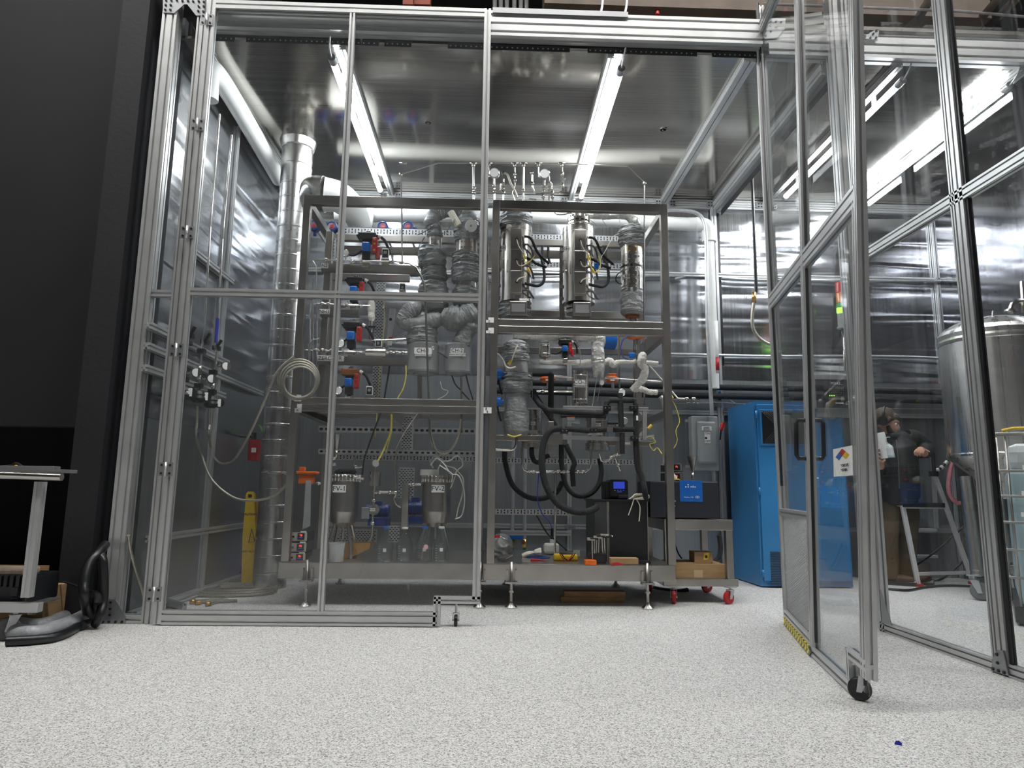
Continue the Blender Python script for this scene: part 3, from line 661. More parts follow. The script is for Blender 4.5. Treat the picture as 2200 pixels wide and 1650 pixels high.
# inner shelf beams of the left rack with taped names
YV = 5.45
for y0, y1, a, b in ((568, 584, 690, 898), (665, 679, 688, 770), (767, 783, 680, 875)):
    X0, X1 = at(a, y0, YV).x, at(b, y0, YV).x; bm = build('shelf_rail', MB().pbox(a, y0, b, y1, YV, .05), SS, lr)
beamx(lr, at(712, 590, 5.8).x, at(880, 590, 5.8).x, at(800, 602, 5.8).z, at(800, 588, 5.8).z, 5.8)
sqpost(lr, at(695, 700, 5.5).x, 1.5, 3.0, 5.52)
label_plate(lr, 'N2', 690, 566, 705, 576, YV-.006, 7.5); label_plate(lr, 'NH3', 686, 664, 708, 675, YV-.006, 8); label_plate(lr, 'ZERO AIR', 679, 764, 739, 776, YV-.006, 8.5)
for (x0, x1, ya, yb, cc, vert, Yv) in ((636, 647, 848, 862, 'A', 0, 0), (637, 648, 868, 886, 'A', 0, 0), (1048, 1061, 682, 693, 'C', 0, 0), (1048, 1061, 704, 716, 'C', 0, 0), (1034, 1043, 875, 888, 'B', 0, 0), (1045, 1056, 875, 888, 'B', 0, 0)):
    par = rr if x0 > 1044 else lr
    pl = label_plate(par, cc, x0-4, (ya+yb)/2, x1-3, yb, YR-.004, 4.5); build('label_plate', MB().pbox(x0+1, ya, x1, yb, YR-.0035, .002), PAP, par)
def strut(nm, par, x0, x1, py, Y, h, rows=2, pitch=.03, lab=None, m=ZINC, round_=False):
    z = at((x0+x1)/2, py, Y).z; a, b = at(x0, py, Y).x, at(x1, py, Y).x
    s_ = build(nm, MB().box((a, Y, z-h/2), (b, Y+.003, z+h/2)).box((a, Y, z+h/2-.003), (b, Y+.04, z+h/2)), m, par)
    q = MB(); x = a+pitch/2; i = 0
    while x < b-pitch/2:
        if round_: q.cyl((x-.005, Y-.0006, z), (x-.005, Y+.0005, z), h*.2, n=8).cyl((x+.005, Y-.0006, z), (x+.005, Y+.0005, z), h*.2, n=8)
        elif rows == 1: q.box((x-.008, Y-.0006, z-h*.2), (x+.008, Y, z+h*.2))
        else:
            if i % 2: q.box((x-.006, Y-.0006, z-h*.3), (x+.002, Y, z+h*.3))
            else:
                for s in (-1, 1): q.box((x-.008, Y-.0006, z+s*h*.2-h*.12), (x+.004, Y, z+s*h*.2+h*.12))
        x += pitch; i += 1
    inlay(s_, q, BLK); return s_
strut('perforated_rail', lr, 726, 1030, 499, 6.14, .07); strut('perforated_rail', rr, 1140, 1340, 511, 6.14, .06); strut('perforated_rail', rr, 1140, 1340, 570, 6.14, .06)
strut('perforated_rail', lr, 684, 1032, 924, 6.1, .06, 1, .05, round_=True); strut('perforated_rail', lr, 684, 1032, 972, 6.1, .05, 1, .05, round_=True)
strut('perforated_rail', lr, 714, 1035, 984, 6.16, .05); strut('perforated_rail', rr, 1062, 1372, 991, 6.16, .05)
strut('perforated_rail', rr, 1052, 1278, 1100, 6.16, .055)
beamx(lr, xl0, xl1, at(850, 512, 6.1).z-.03, at(850, 512, 6.1).z+.03, 6.1, nm='beam')
beamx(rr, at(1140, 530, 6.1).x, xr1_, at(1240, 522, 6.1).z-.03, at(1240, 522, 6.1).z+.03, 6.1)
beamx(rr, at(1130, 676, 6.0).x, xr1_, at(1240, 683, 6.0).z, at(1240, 668, 6.0).z, 6.0)
def panel(nm, par, x0, y0, x1, y1, Y, pitch=.028, m=ZINC):
    pb = MB().pbox(x0, y0, x1, y1, Y, .003); a, b, t, u = at(x0, (y0+y1)/2, Y).x, at(x1, (y0+y1)/2, Y).x, at((x0+x1)/2, y0, Y).z, at((x0+x1)/2, y1, Y).z
    o = build(nm, pb, m, par); q = MB(); z = u+pitch/2; j = 0
    while z < t-pitch/3:
        x = a+pitch*(.4+.5*(j % 2))
        while x < b-pitch*.3: q.box((x-.008, Y-.0006, z-.004), (x+.008, Y, z+.004)); x += pitch
        z += pitch*.55; j += 1
    inlay(o, q, BLK); return o
panel('perforated_upright', lr, 804, 592, 824, 855, 6.05); panel('perforated_upright', lr, 863, 893, 888, 968, 6.0); panel('perforated_upright', lr, 856, 1004, 890, 1070, 6.0)
panel('perforated_upright', lr, 700, 1136, 810, 1165, 6.0); panel('perforated_upright', lr, 835, 1130, 858, 1165, 5.9); panel('perforated_upright', lr, 714, 512, 722, 560, 5.9)
# ---------------------------------------------------------------- pressure gauges and valves
def gauge(px, py, hw, Y, label=None, par=None, stem=8, up=1, needle=2.3, group=None):
    c = at(px, py, Y); r = hw*spx(px, py, Y)
    t = par or thing('pressure_gauge', label, 'gauge', tuple(c-V(0, 0, r)), group)
    cs = build('gauge_case', MB().cyl(c, c+V(0, .03, 0), r, n=24).rim(px, py, hw*.93, Y, r*.09).cyl(c+V(0, .015, -r*up), c+V(0, .015, -(r+stem*spx(px, py, Y))*up), r*.18, n=8), SSP, t)
    dd = build('dial', MB().cyl(c+V(0, -.0015, 0), c, r*.85, n=24), PAP, cs)
    q = MB()
    for i in range(21):
        a = -.75*PI+1.5*PI*i/20+PI/2; q.cbox(c+V(math.cos(a)*r*.72, -.0025, math.sin(a)*r*.72), r*.03, .001, r*(.14 if i % 5 == 0 else .08), Matrix.Rotation(PI/2-a, 3, 'Y'))
    a = needle; q.cyl(c+V(0, -.003, 0), c+V(math.cos(a)*r*.6, -.003, math.sin(a)*r*.6), r*.03, n=5)
    q.cyl(c+V(0, -.004, 0), c+V(0, -.0015, 0), r*.08, n=10)
    return t if par is None else cs
    
def gneedle(): pass
def actuator(cx, cy, Y, label, k=1.0, top=BLK, red2=True, cube=True):
    """cy = top of the switch box"""
    s = spx(cx, cy, Y)*k
    def P(x, y, d=0): return at(cx, cy, Y)+V(x*s, d, -y*s)
    def B(x0, y0, x1, y1, d0, d1, r=.004): a, b = P(x0, y0, d0), P(x1, y1, d1); return MB().bbox((a.x, a.y, b.z), (b.x, b.y, a.z), min(r, abs(a.x-b.x)*.2, abs(a.z-b.z)*.2))
    t = thing('actuated_valve', label, 'valve', tuple(P(0, 72)), 'actuated valves of the rack')
    bx = build('switch_box', B(-20, 3, 18, 19, -.01, .09, .008).cyl(P(-13, 10, -.014), P(-13, 10, -.01), 3.2*s, n=12), top, t)
    build('flange', B(-24, 8, 22, 12, 0, .08), top, bx)
    build('indicator_dome', MB().ball(P(0, 1, .04), 6*s, 6*s, 5.5*s).cyl(P(0, 4, .04), P(0, 0, .04), 7*s, n=16), mat('smoky_dome', (.05, .05, .06), .08, coat=1), bx)
    build('bracket', B(-11, 19, 9, 25, .01, .07), BLK, t)
    if cube: build('air_block', B(-11, 26, 7, 46, -.02, .05, .012), BLU, t); build('cap', MB().cyl(P(-2, 34, -.024), P(-2, 34, -.02), 5.5*s, n=8), BLU, t.children[-1])
    build('valve_body', B(-10, 46, 8, 64, .0, .06).cyl(P(-1, 64, .03), P(-1, 72, .03), 5*s, n=12), BLK, t)
    sl = build('solenoid', B(11, 15, 22, 50, -.015, .035, .008), RED, t); q = MB()
    for y in (21, 30, 44): q.cyl(P(16.5, y, -.019), P(16.5, y, -.014), 2.6*s, n=10)
    build('terminal', q, BRASS, sl)
    if red2: build('solenoid', B(19, 36, 28, 62, -.01, .035, .006), RED, t)
    build('mount', B(-8, 70, 7, 82, -.01, .05), SSP, t)
    build('cable_gland', MB().cyl(P(22, 8, .02), P(29, 12, .02), 4*s, n=10), WHT, t)
    build('cable', MB().tube([P(27, 11, .02), P(36, 18, .03), P(42, 30, .05), P(46, 42, .1)], 3.2*s, n=8), RUB, t)
    build('cable', MB().tube([P(-9, 40, .03), P(-18, 46, .04), P(-30, 50, .06), P(-44, 46, .09)], 2.6*s, n=8), RUB, t)
    return t
actuator(790, 496, 5.42, 'actuated valve with blue block and red solenoid above the N2 rail, topmost of the column', 1.0)
actuator(763, 592, 5.42, 'actuated valve crossed by the glass door\'s middle rail, second from the top', .92, red2=False)
actuator(757, 688, 5.42, 'actuated valve with black top box just above the silver ZERO AIR cylinder', .95, red2=False)
actuator(752, 789, 5.42, 'actuated valve with a brown top box just above the lower shelf beams', .92, top=BRN, red2=False)
gauge(742, 543, 7.5, 5.4, 'small white pressure gauge left of the topmost actuated valve')
gauge(732, 738, 8, 5.4, 'white pressure gauge above the ZERO AIR line, beside the blue block', needle=2)
gauge(727, 839, 8.5, 5.4, 'white pressure gauge beside the brown-topped valve', needle=.8)
def fitting(mb, pts, Y, r=.012):
    for p in pts: c = at(p[0], p[1], Y); mb.cyl(c-V(.014, 0, 0), c+V(.014, 0, 0), r, n=6)
    return mb
def gasline(lab, tubes, fits, Y, r=.0065, m=SSP, nm='gas_line', cat='tubing', fm=None):
    P0 = at(*tubes[0][0][:2], Y); t = thing(nm, lab, cat, tuple(P0))
    for tb in tubes: build('tube', MB().ptube(tb, r, Y, smooth=False, n=8), m, t)
    for f in fits:
        c = at(f[0], f[1], f[2] if len(f) > 2 else Y); build('fitting', MB().cyl(c-V(.016, 0, 0), c+V(.016, 0, 0), .013, n=6).cyl(c-V(.008, 0, 0), c+V(.008, 0, 0), .016, n=6), fm or SSP, t)
    return t
gasline('thin steel tube line with fittings on the N2 shelf rail', [[(688, 558), (790, 561), (850, 562), (888, 567)], [(688, 558), (672, 560), (680, 572), (680, 800)]], [(700, 558), (722, 560), (735, 562), (758, 563), (775, 562), (840, 563), (862, 564)], 5.4)
gasline('thin steel tube line with fittings on the NH3 shelf rail', [[(684, 652), (760, 656), (795, 657)], [(684, 652), (668, 655), (666, 668), (665, 830)]], [(692, 652), (706, 653), (738, 656), (746, 655), (775, 658)], 5.4)
gasline('thin steel tube line with fittings left of the silver cylinder, ZERO AIR', [[(656, 752), (760, 756), (785, 757)], [(832, 758), (875, 757)]], [(680, 752), (693, 752), (700, 754), (712, 753), (740, 756), (768, 757), (840, 757), (852, 757), (866, 758)], 5.4)
gasline('bent steel tubes rising beside the rack\'s left post', [[(684, 728), (670, 730), (664, 740), (662, 840)], [(652, 700), (652, 850)], [(672, 600), (672, 845)]], [], 5.35, .005, SS)
t = thing('gas_cylinder', 'short polished steel cylinder lying on the ZERO AIR rail', 'gas cylinder', tuple(at(808, 764, 5.4)))
a, b = at(784, 757, 5.4), at(831, 757, 5.4); build('body', MB().lathe(a, [(.008, -.02), (.012, 0), (.03, .008), (.031, .02), (.031, (b-a).length-.02), (.03, (b-a).length-.008), (.012, (b-a).length), (.008, (b-a).length+.02)], 24, (1, 0, 0)), SSP, t)
def mfc(x0, y0, x1, y1, Y, lab, grp=None):
    t = thing('flow_controller', lab, 'flow controller', tuple(at((x0+x1)/2, y1, Y)), grp)
    bd = build('housing', MB().pbox(x0, y0, x1, y1, Y, .06, .004), WHT, t); build('front', MB().pbox(x0+1.5, y0+3, x1, y1-1, Y-.004, .004), BLK, t)
    build('display', MB().pbox(x0+4, y0+6, x1-3, y0+12, Y-.006, .002), mat('grey_lcd', (.25, .3, .28), .3), t); build('base_block', MB().pbox(x0-1, y1, x1+1, y1+12, Y-.006, .07, .003), SS, t)
mfc(820, 533, 834, 554, 5.42, 'small black and white flow controller right of the topmost actuated valve')
mfc(786, 829, 799, 848, 5.42, 'small black flow controller beside the brown-topped valve'); mfc(806, 728, 818, 744, 5.5, 'small dark flow controller in front of the perforated upright')
mfc(858, 608, 870, 622, 5.5, 'small dark flow controller behind the tall thin vertical tube')
# ---------------------------------------------------------------- transmitters along the back rail
def xmitter(px, py, hw, Y, label, m=DBLU, face=RED, grp='round blue transmitters on the rear rail'):
    c = at(px, py, Y); r = hw*spx(px, py, Y); t = thing('transmitter', label, 'transmitter', tuple(c-V(0, 0, r*1.3)), grp)
    hd = build('head', MB().lathe(c+V(0, .1, 0), [(r*.75, 0), (r*.95, .02), (r*.95, .06), (r, .07), (r, .1), (r*.8, .105)], 22, (0, -1, 0)).rim(px, py, hw*.85, Y-.006, r*.1), m, t)
    build('window', MB().cyl(c+V(0, -.008, 0), c+V(0, -.004, 0), r*.66, n=20), mat('dark_glass_face', (.16, .1, .14), .1, coat=1), hd)
    build('display', MB().cbox(c+V(r*.05, -.011, -r*.12), r*.75, .004, r*.5), face, hd)
    build('conduit_boss', MB().cyl(c+V(r*.6, .05, -r*.1), c+V(r*1.6, .05, -r*.3), r*.35, n=10).cyl(c+V(0, .06, -r*.8), c+V(0, .06, -r*1.7), r*.3, n=10), m, t); build('mounting_arm', MB().cyl(c+V(0, .1, 0), V(c.x, YB, c.z), .012, n=8), ZINC, t); return t
for px, lab in ((674, 'half hidden behind the rack post, leftmost of the row'), (713, 'second of the row, just left of the door\'s middle bar'), (770, 'third of the row, between the door bar and topmost valve'), (822, 'fourth of the row'), (876, 'last of the row, beside the wrapped column')):
    xmitter(px, 486 if px > 700 else 484, 11.5, 6.55, 'round blue transmitter, '+lab)
# ---------------------------------------------------------------- insulated columns
def col(nm, lab, cat, px, py, Y): return thing(nm, lab, cat, tuple(at(px, py, Y)))
def jk(par, pts, rad, Y, seed, nm='insulation_jacket', m=JCK, amp=.08, n=34, res=15):
    P = [at(p[0], p[1], p[2] if len(p) > 2 else Y) for p in pts]; k = spx(pts[0][0], pts[0][1], Y)
    q = MB(); jacket(q, P, [r*k for r in rad], seed, n, res, amp); return build(nm, q, m, par)
def band(par, cx, hw, y0, y1, Y, nm='clamp_band', m=SSP, txt=None):
    o = build(nm, MB().pcyl(cx, hw, y0, y1, Y, 26), m, par)
    k = spx(cx, y0, Y); c = at(cx, (y0+y1)/2, Y)
    q = MB()
    for dx in (-.45, -.15, .15, .45): q.cbox(c+V(dx*hw*k, -math.sqrt(1-dx*dx)*hw*k-.003, (y1-y0)*k*.22), .012, .006, .01).cbox(c+V(dx*hw*k, -math.sqrt(1-dx*dx)*hw*k-.003, -(y1-y0)*k*.22), .012, .006, .01)
    build('buckle', q, BRASS if txt else SS, o); return o
def strap(par, pts, Y, w=.02, m=JCK, nm='strap'):
    P = [at(p[0], p[1], p[2] if len(p) > 2 else Y) for p in pts]; return build(nm, MB().tube(P, w/2, n=6, rf=lambda t, a, p: w/2*(1 if abs(math.cos(a)) > .6 else .25)), m, par)
YC = 5.62
c1 = col('insulated_column', 'grey jacketed column bending over at its top, left of the two behind the glass', 'column', 928, 690, YC)
jk(c1, [(972, 452), (955, 452), (938, 458), (928, 474), (929, 487)], [13, 15, 17, 18, 15, 17, 15], YC, 1)
jk(c1, [(933, 484), (934, 498), (934, 513)], [12, 17, 16, 17, 12], YC, 2); band(c1, 935, 14.5, 512, 535, YC, m=SS)
jk(c1, [(930, 530), (928, 550), (930, 576)], [15, 27, 30, 29, 30, 24], YC, 3); jk(c1, [(932, 574), (933, 590), (934, 606)], [22, 27, 26, 27, 22], YC, 4)
jk(c1, [(931, 604), (932, 632), (934, 668)], [22, 29, 32, 30, 31, 24], YC, 5)
strap(c1, [(932, 530), (912, 548), (900, 552)], YC-.1); strap(c1, [(930, 488), (908, 500), (897, 505)], YC-.06); strap(c1, [(912, 510), (900, 530), (893, 545), (890, 548)], YC-.1, .03)
c2 = col('insulated_column', 'grey jacketed column with banded sections close behind the closed door\'s right stile', 'column', 1000, 690, YC)
jk(c2, [(960, 452), (985, 450), (1002, 460), (1004, 480)], [13, 19, 22, 24, 24], YC+.02, 11); jk(c2, [(1002, 476), (1002, 495), (1002, 521)], [22, 28, 27, 28, 23], YC, 12)
band(c2, 1003, 23, 519, 546, YC, m=SS, txt=1); jk(c2, [(1001, 543), (1000, 556), (1001, 570)], [22, 29, 28, 28, 24], YC, 13); jk(c2, [(1001, 566), (1000, 586), (1001, 610)], [23, 30, 29, 30, 24], YC, 14)
band(c2, 1001, 22.5, 607, 620, YC, m=SS); jk(c2, [(1000, 617), (1000, 640), (1001, 662)], [23, 27, 28, 27, 22], YC, 15)
strap(c2, [(978, 470), (965, 490), (958, 500), (962, 505)], YC-.12, .025); strap(c2, [(1000, 455), (1012, 466), (1024, 478)], YC-.12, .02)
build('cream_liner', MB().tube([at(968+i*3, 455+i*5, YC-.1) for i in range(7)], .03, n=10), WWR, c2)
dsc = build('round_disc', MB().cyl(at(1012, 485, YC-.13), at(1012, 485, YC-.125)+V(0, 0, .0), .052, n=26), PAP, c2); build('knob', MB().cyl(at(1012, 485, YC-.14), at(1012, 485, YC-.13), .01, n=10), ENAM, dsc)
jk(c1, [(905, 668), (893, 664), (878, 674), (868, 690), (890, 696), (930, 690), (948, 680)], [10, 17, 20, 18, 17, 16, 19, 12], YC-.05, 21, n=16); jk(c2, [(950, 676), (968, 683), (990, 684), (1010, 676), (1024, 668)], [16, 26, 28, 25, 26, 20], YC-.05, 22)
jk(c2, [(1014, 690), (1004, 708), (995, 730), (988, 744)], [18, 22, 18, 19, 15], YC-.03, 23)
def canister(par, x0, x1, y0, y1, Y, nm='canister', m=None):
    cx, hw = (x0+x1)/2, (x1-x0)/2; k = spx(cx, y0, Y); r = hw*k; c = at(cx, y1, Y); h = at(cx, y0, Y).z-c.z
    return build(nm, MB().lathe(c, [(r*.62, -.012), (r*.65, 0), (r*.95, .003), (r, .02), (r*.985, .03), (r*.985, h-.02), (r, h-.01), (r*.9, h)], 32), m or mat('grey_painted_can', (.36, .37, .375), .38, .4, .05, 5), par)
h1 = col('heater_canister', 'grey canister lettered CH-1 hanging below the left wrapped column', 'heater', 905, 805, YC)
jk(h1, [(908, 702), (908, 722), (907, 744)], [24, 33, 31, 33, 29], YC, 31); cn = canister(h1, 874, 942, 740, 803, YC)
k = spx(905, 750, YC)*34; rY = YC-k-.004
label_plate(h1, 'CH-1', 890, 747, 928, 760, rY, 9); label_plate(h1, 'CERAMIC BAND HEATER', 891, 760, 927, 765, rY, 2.6)
build('eyelet', MB().rim(930, 748, 3, rY, .003), SSP, h1); build('stem', MB().ptube([(902, 803), (902, 900)], .02, YC), SS, h1)
h2 = col('heater_canister', 'grey canister lettered CH-2, beside the closed door\'s right stile', 'heater', 983, 805, YC)
canister(h2, 955, 1011, 741, 804, YC); rY = YC-spx(983, 750, YC)*28-.004; label_plate(h2, 'CH-2', 968, 748, 996, 758, rY, 8); label_plate(h2, 'CERAMIC BAND HEATER', 965, 759, 1001, 765, rY, 2.6)
build('stem', MB().ptube([(991, 804), (991, 835), (991, 930)], .009, YC), SSP, h2)
for nm_, pts in (('cable', [(970, 804), (978, 825), (990, 838), (1000, 850), (1012, 862)]), ('cable', [(1001, 804), (1006, 825), (1012, 845), (1017, 862)])): build(nm_, MB().ptube(pts, .006, YC), BLK, h2)
# pipes joining
gasline('pale tall steel tube bending over left of the wrapped columns', [[(903, 590), (912, 610), (914, 640), (917, 740), (921, 850), (923, 930), (930, 960)], [(903, 590), (895, 575), (880, 566), (868, 565)]], [], 5.3, .009, SSP)
wv = thing('wrapped_valve', 'cream taped valve body hanging right of the column of actuated valves', 'valve', tuple(at(800, 690, 5.5)))
q = MB(); jacket(q, [at(798, y, 5.5) for y in (645, 655, 667, 678, 690)], [.02, .03, .033, .028, .031, .02], 7, 14, 6, .1); build('tape_wrap', q, WRAP, wv)
build('body', MB().pcyl(796, 4, 690, 716, 5.5), SSP, wv); build('handle', MB().pbox(790, 700, 806, 704, 5.48, .02), BLK, wv); build('tube', MB().ptube([(795, 716), (795, 727), (802, 731), (840, 730), (872, 728)], .007, 5.5), SSP, wv)
gauge(824, 660, 3, 5.6, 'tiny dial behind the tall thin tube'); 
# folded A-shaped bracket and diagonal struts behind
t = thing('slanted_bracket', 'slanted grey metal bracket arm behind the CH-1 canister', 'bracket', tuple(at(835, 750, 5.95)))
build('arm', MB().prism([at(*p, 5.95) for p in ((837, 663), (850, 663), (846, 700), (833, 755), (827, 755))], (0, .02, 0)), ZINC, t); build('arm', MB().prism([at(*p, 5.9) for p in ((848, 728), (883, 704), (886, 710), (852, 735))], (0, .02, 0)), ZINC, t)
build('hole', MB().pdisc(839, 686, 3.2, 5.945, .003), BLK, t); build('warning_sticker', MB().pbox(835, 724, 843, 731, 5.944, .002), RED, t); build('warning_sticker', MB().pbox(832, 732, 842, 742, 5.944, .002), PAP, t)
# wires across the rack
def wire(lab, pts, Y, r, m, nm='wire', cat='cable', grp=None, **k): return solo(nm, lab, cat, MB().ptube(pts, r, Y, **k), m, group=grp)
wire('yellow wire sagging from the CH-1 canister to the lower shelf', [(872, 785), (872, 810), (866, 835), (855, 855), (843, 885), (840, 930), (829, 972)], 5.35, .005, YWR)
wire('yellow cable hanging from the lower shelf, running down to the pump', [(841, 886), (839, 925), (825, 965), (812, 990)], 5.3, .007, YWR)
wire('thin yellow wire by the perforated upright', [(822, 640), (827, 690), (818, 760), (812, 855), (806, 940)], 5.6, .0025, YWR)
wire('black cable hanging behind the left shelf beams', [(838, 780), (830, 830), (820, 880), (800, 935), (783, 985), (778, 1020)], 5.5, .007, BLK)
wire('thin cream wire looping under the CH-2 canister', [(946, 820), (950, 835), (962, 840), (956, 850), (940, 858)], 5.5, .003, WWR)
wire('pale steel braided hose looping below the left shelf', [(922, 900), (928, 945), (945, 972), (965, 970), (985, 940), (990, 900)], 5.4, .011, BRAID, 'braided_hose', 'hose')
wire('thin steel rod slanting under the left shelf', [(897, 888), (868, 930), (852, 960), (848, 1000), (850, 1050)], 5.4, .006, SSP, 'steel_rod', 'tubing', smooth=False)
wire('black cable along the second wrapped column', [(962, 770), (955, 764), (948, 760), (940, 755)], 5.5, .006, BLK)
# ================================================================ top manifold
mf = thing('gas_manifold', 'thin polished tube manifold with two dial gauges above the right rack', 'manifold', tuple(at(1200, 430, 5.5)))
YM = 5.5
def mt(pts, r=.0065, **k): return build('tube', MB().ptube(pts, r, YM, smooth=False, **k), SSP, mf)
mt([(855, 376), (866, 373), (942, 350), (1015, 350), (1200, 351), (1348, 357), (1386, 392)], .0062); mt([(861, 374), (863, 440), (864, 560), (867, 565)], .0068); mt([(1385, 390), (1384, 500), (1383, 690)], .0068); mt([(1017, 350), (1018, 440)], .009)
mt([(1050, 352), (1049, 380)]); mt([(1106, 352), (1106, 400), (1100, 415), (1110, 440)]); mt([(1125, 352), (1124, 440)], .009); mt([(1157, 352), (1156, 380)]); mt([(1207, 352), (1208, 410), (1200, 415), (1150, 416), (1144, 400), (1143, 370)], .008)
mt([(1062, 395), (1063, 440)]); mt([(1082, 385), (1081, 440)]); mt([(1168, 393), (1167, 440)]); mt([(1180, 380), (1179, 440)]); mt([(1187, 400), (1187, 440)]); mt([(1040, 415), (1100, 415)])
q = []
for px, py in ((1017, 356), (1018, 405), (1018, 415), (1050, 356), (1106, 356), (1106, 375), (1107, 388), (1125, 356), (1124, 410), (1157, 356), (1143, 372), (1144, 395), (1207, 356), (1208, 375), (1209, 388), (1209, 400), (1062, 400), (1063, 412), (1081, 395), (1081, 405), (1082, 414), (1167, 400), (1168, 412), (1167, 422), (1181, 395), (1181, 404), (1187, 415), (1187, 423), (1385, 394), (861, 376)):
    c = at(px, py, YM); build('fitting', MB().cyl(c-V(0, 0, .016), c+V(0, 0, .016), .0135, n=6).cyl(c-V(0, 0, .009), c+V(0, 0, .009), .016, n=6), SSP, mf)
for px in (1106, 1125, 1157, 1207, 1050, 1017, 866): c = at(px, 351, YM); build('fitting', MB().cyl(c-V(.03, 0, 0), c+V(.03, 0, 0), .012, n=6), SSP, mf)
gauge(1062, 371, 11.5, YM-.03, par=mf, stem=14); gauge(1170, 373, 11.5, YM-.03, par=mf, stem=14)
build('valve_handle', MB().prism([at(*p, YM-.03) for p in ((1203, 384), (1216, 382), (1212, 388), (1204, 390))], (0, .01, 0)), SSP, mf); build('valve_handle', MB().ptube([(1137, 427), (1152, 429)], .008, YM), SSP, mf)
for cx in (1080, 1182):
    q = MB(); c = at(cx, 398, YM)
    for i in range(5): q.tube([c+V(math.cos(a)*.02, math.sin(a)*.02, -.012*i+.0019*a) for a in [j*PI/5 for j in range(11)]], .0035, n=5, smooth=False)
    build('coil', q, SSP, mf)
build('braided_tube', MB().ptube([(1082, 372), (1090, 375), (1098, 395), (1106, 410), (1112, 425)], .009, YM), BRAID, mf); build('sensor_cable', MB().ptube([(1080, 376), (1079, 368), (1084, 370)], .005, YM), BLK, mf)
# ================================================================ right rack: furnace reactors
def reactor(x0, x1, y0, y1, bx0, bx1, name, label, Y=5.6):
    cx, hw = (x0+x1)/2, (x1-x0)/2; k = spx(cx, (y0+y1)/2, Y); r = hw*k
    c = at(cx, y1, Y); h = at(cx, y0, Y).z-c.z; c.x = at(cx, (y0+y1)/2, Y).x
    t = thing('furnace_reactor', label, 'reactor', tuple(c), 'furnace reactors of the right rack')
    sh = build('shell', MB().lathe(c, [(r*.7, -.01), (r*1.03, -.008), (r*1.03, .03), (r, .032), (r, h-.05), (r*1.02, h-.048), (r*1.02, h-.03), (r, h-.028), (r, h), (r*.7, h+.002)], 40), SSP, t)
    yf = Y-r
    ys = [y0+1, y0+(y1-y0)*.29, y0+(y1-y0)*.57, y1-(y1-y0)*.13]
    for i in range(3):
        b = build('terminal_box', MB().pbox(bx0, ys[i], bx1, ys[i+1]-.7, yf-.035, .06, .003), SS, t)
        px, py = (bx0+bx1)/2+1, ys[i]+(ys[i+1]-ys[i])*.5
        build('cable_hole', MB().pdisc(px, py, 3, yf-.037, .003), BLK, b)
        build('sensor_wire', MB().ptube([(px, py), (px+4, py+(14 if i == 0 else 10)*(1 if i < 2 else -.6)), (px+12, py+(26 if i == 0 else 12)*(1 if i < 2 else -.8)), (px+20, py+(34 if i == 0 else 8)*(1 if i < 2 else -1.2))], .0045, yf-.05), WWR, b)
    for (yy, dx, dy) in ((y0+19, 46, 57), (y0+64, 40, 20)):
        build('power_cable', MB().tube([at(bx1+6, yy-1, yf), at(bx1+20, yy+4, yf-.02), at(bx1+dx*.75, yy+dy*.6, yf+.04), at(bx1+dx+12, yy+dy, yf+.12)], .0115, n=10), RUB, t)
        build('cable_gland', MB().cyl(at(bx1+2, yy-1, yf), at(bx1+7, yy-1, yf), .012, n=8), SSP, t)
    build('power_cable', MB().tube([at(bx1+6, y1-41, yf), at(bx1+20, y1-38, yf), at(bx1+36, y1-36, yf+.03), at(bx1+47, y1-46, yf+.06), at(bx1+48, y1-68, yf+.1), at(bx1+42, y1-95, yf+.16), at(bx1+38, y1-105, yf+.2)], .0125, n=10), RUB, t)
    for yy in (y0+36, y0+82, y1-26): build('armoured_cable', MB().tube([at(bx1+1, yy, yf+.02), at(bx1+14, yy, yf-.01), at(bx1+22, yy+12, yf+.05), at(bx1+25, yy+26 if yy < y1-30 else yy+16, yf+.14)], .009, n=8), GRB, t)
    build('wire_plug', MB().tube([at(bx1+4, y0+57, yf-.06), at(bx1+9, y0+66, yf-.06)], .009, n=6), YEL, t); build('wire_plug', MB().tube([at(bx1+13, y0+85, yf-.05), at(bx1+18, y0+95, yf-.05)], .009, n=6), YEL, t)
    build('handle', MB().ptube([(x0+9, y0+66), (x0+1, y0+68), (x0+1, y0+88), (x0+8, y0+90)], .008, yf+.01, smooth=False), SSP, t)
    for yy in (y0+42, y0+86, y0+120, y1-14): build('hinge_lug', MB().pbox(x0-5, yy, x0+4, yy+6, Y-.02, .03, .003), SSD, t)
    label_plate(t, name, x0+2, y0+37, x0+17, y0+47, yf+.035, 8)
    build('back_panel', MB().pbox(x0-7, y0+40, x0+4, y1+40, Y+.08, .02), SSD, t)
    nb = build('junction_box', MB().pbox(bx0-2, y1-3, bx1+11, y1+27, yf-.02, .1, .004), SS, t)
    build('nameplate', MB().pbox(bx0+2, y1+2, bx1+7, y1+20, yf-.022, .002), ALUD, nb); return t, yf
R1, yf1 = reactor(1075, 1142, 490, 650, 1097, 1121, 'RE-1', 'steel furnace reactor lettered RE-1 with grey jackets above and below, next to the closed door')
R2, yf2 = reactor(1209, 1276, 492, 652, 1234, 1259, 'RE-2', 'steel furnace reactor lettered RE-2 with bare bolted top flange')
jk(R1, [(1104, 446), (1104, 456), (1108, 470), (1108, 492)], [20, 27, 33, 36, 33], 5.6, 41); jk(R1, [(1106, 646), (1106, 666), (1106, 686)], [32, 34, 35, 31], 5.62, 42)
strap(R1, [(1085, 460), (1105, 466), (1130, 462)], 5.45); strap(R1, [(1078, 476), (1070, 488), (1068, 505)], 5.5, .012)
build('paper_tag', MB().pbox(1116, 641, 1136, 646, yf1-.01, .002), PAP, R1)
k = spx(1243, 480, 5.6); c = at(1243, 492, 5.6)
z = lambda y: at(1243, y, 5.6).z-c.z
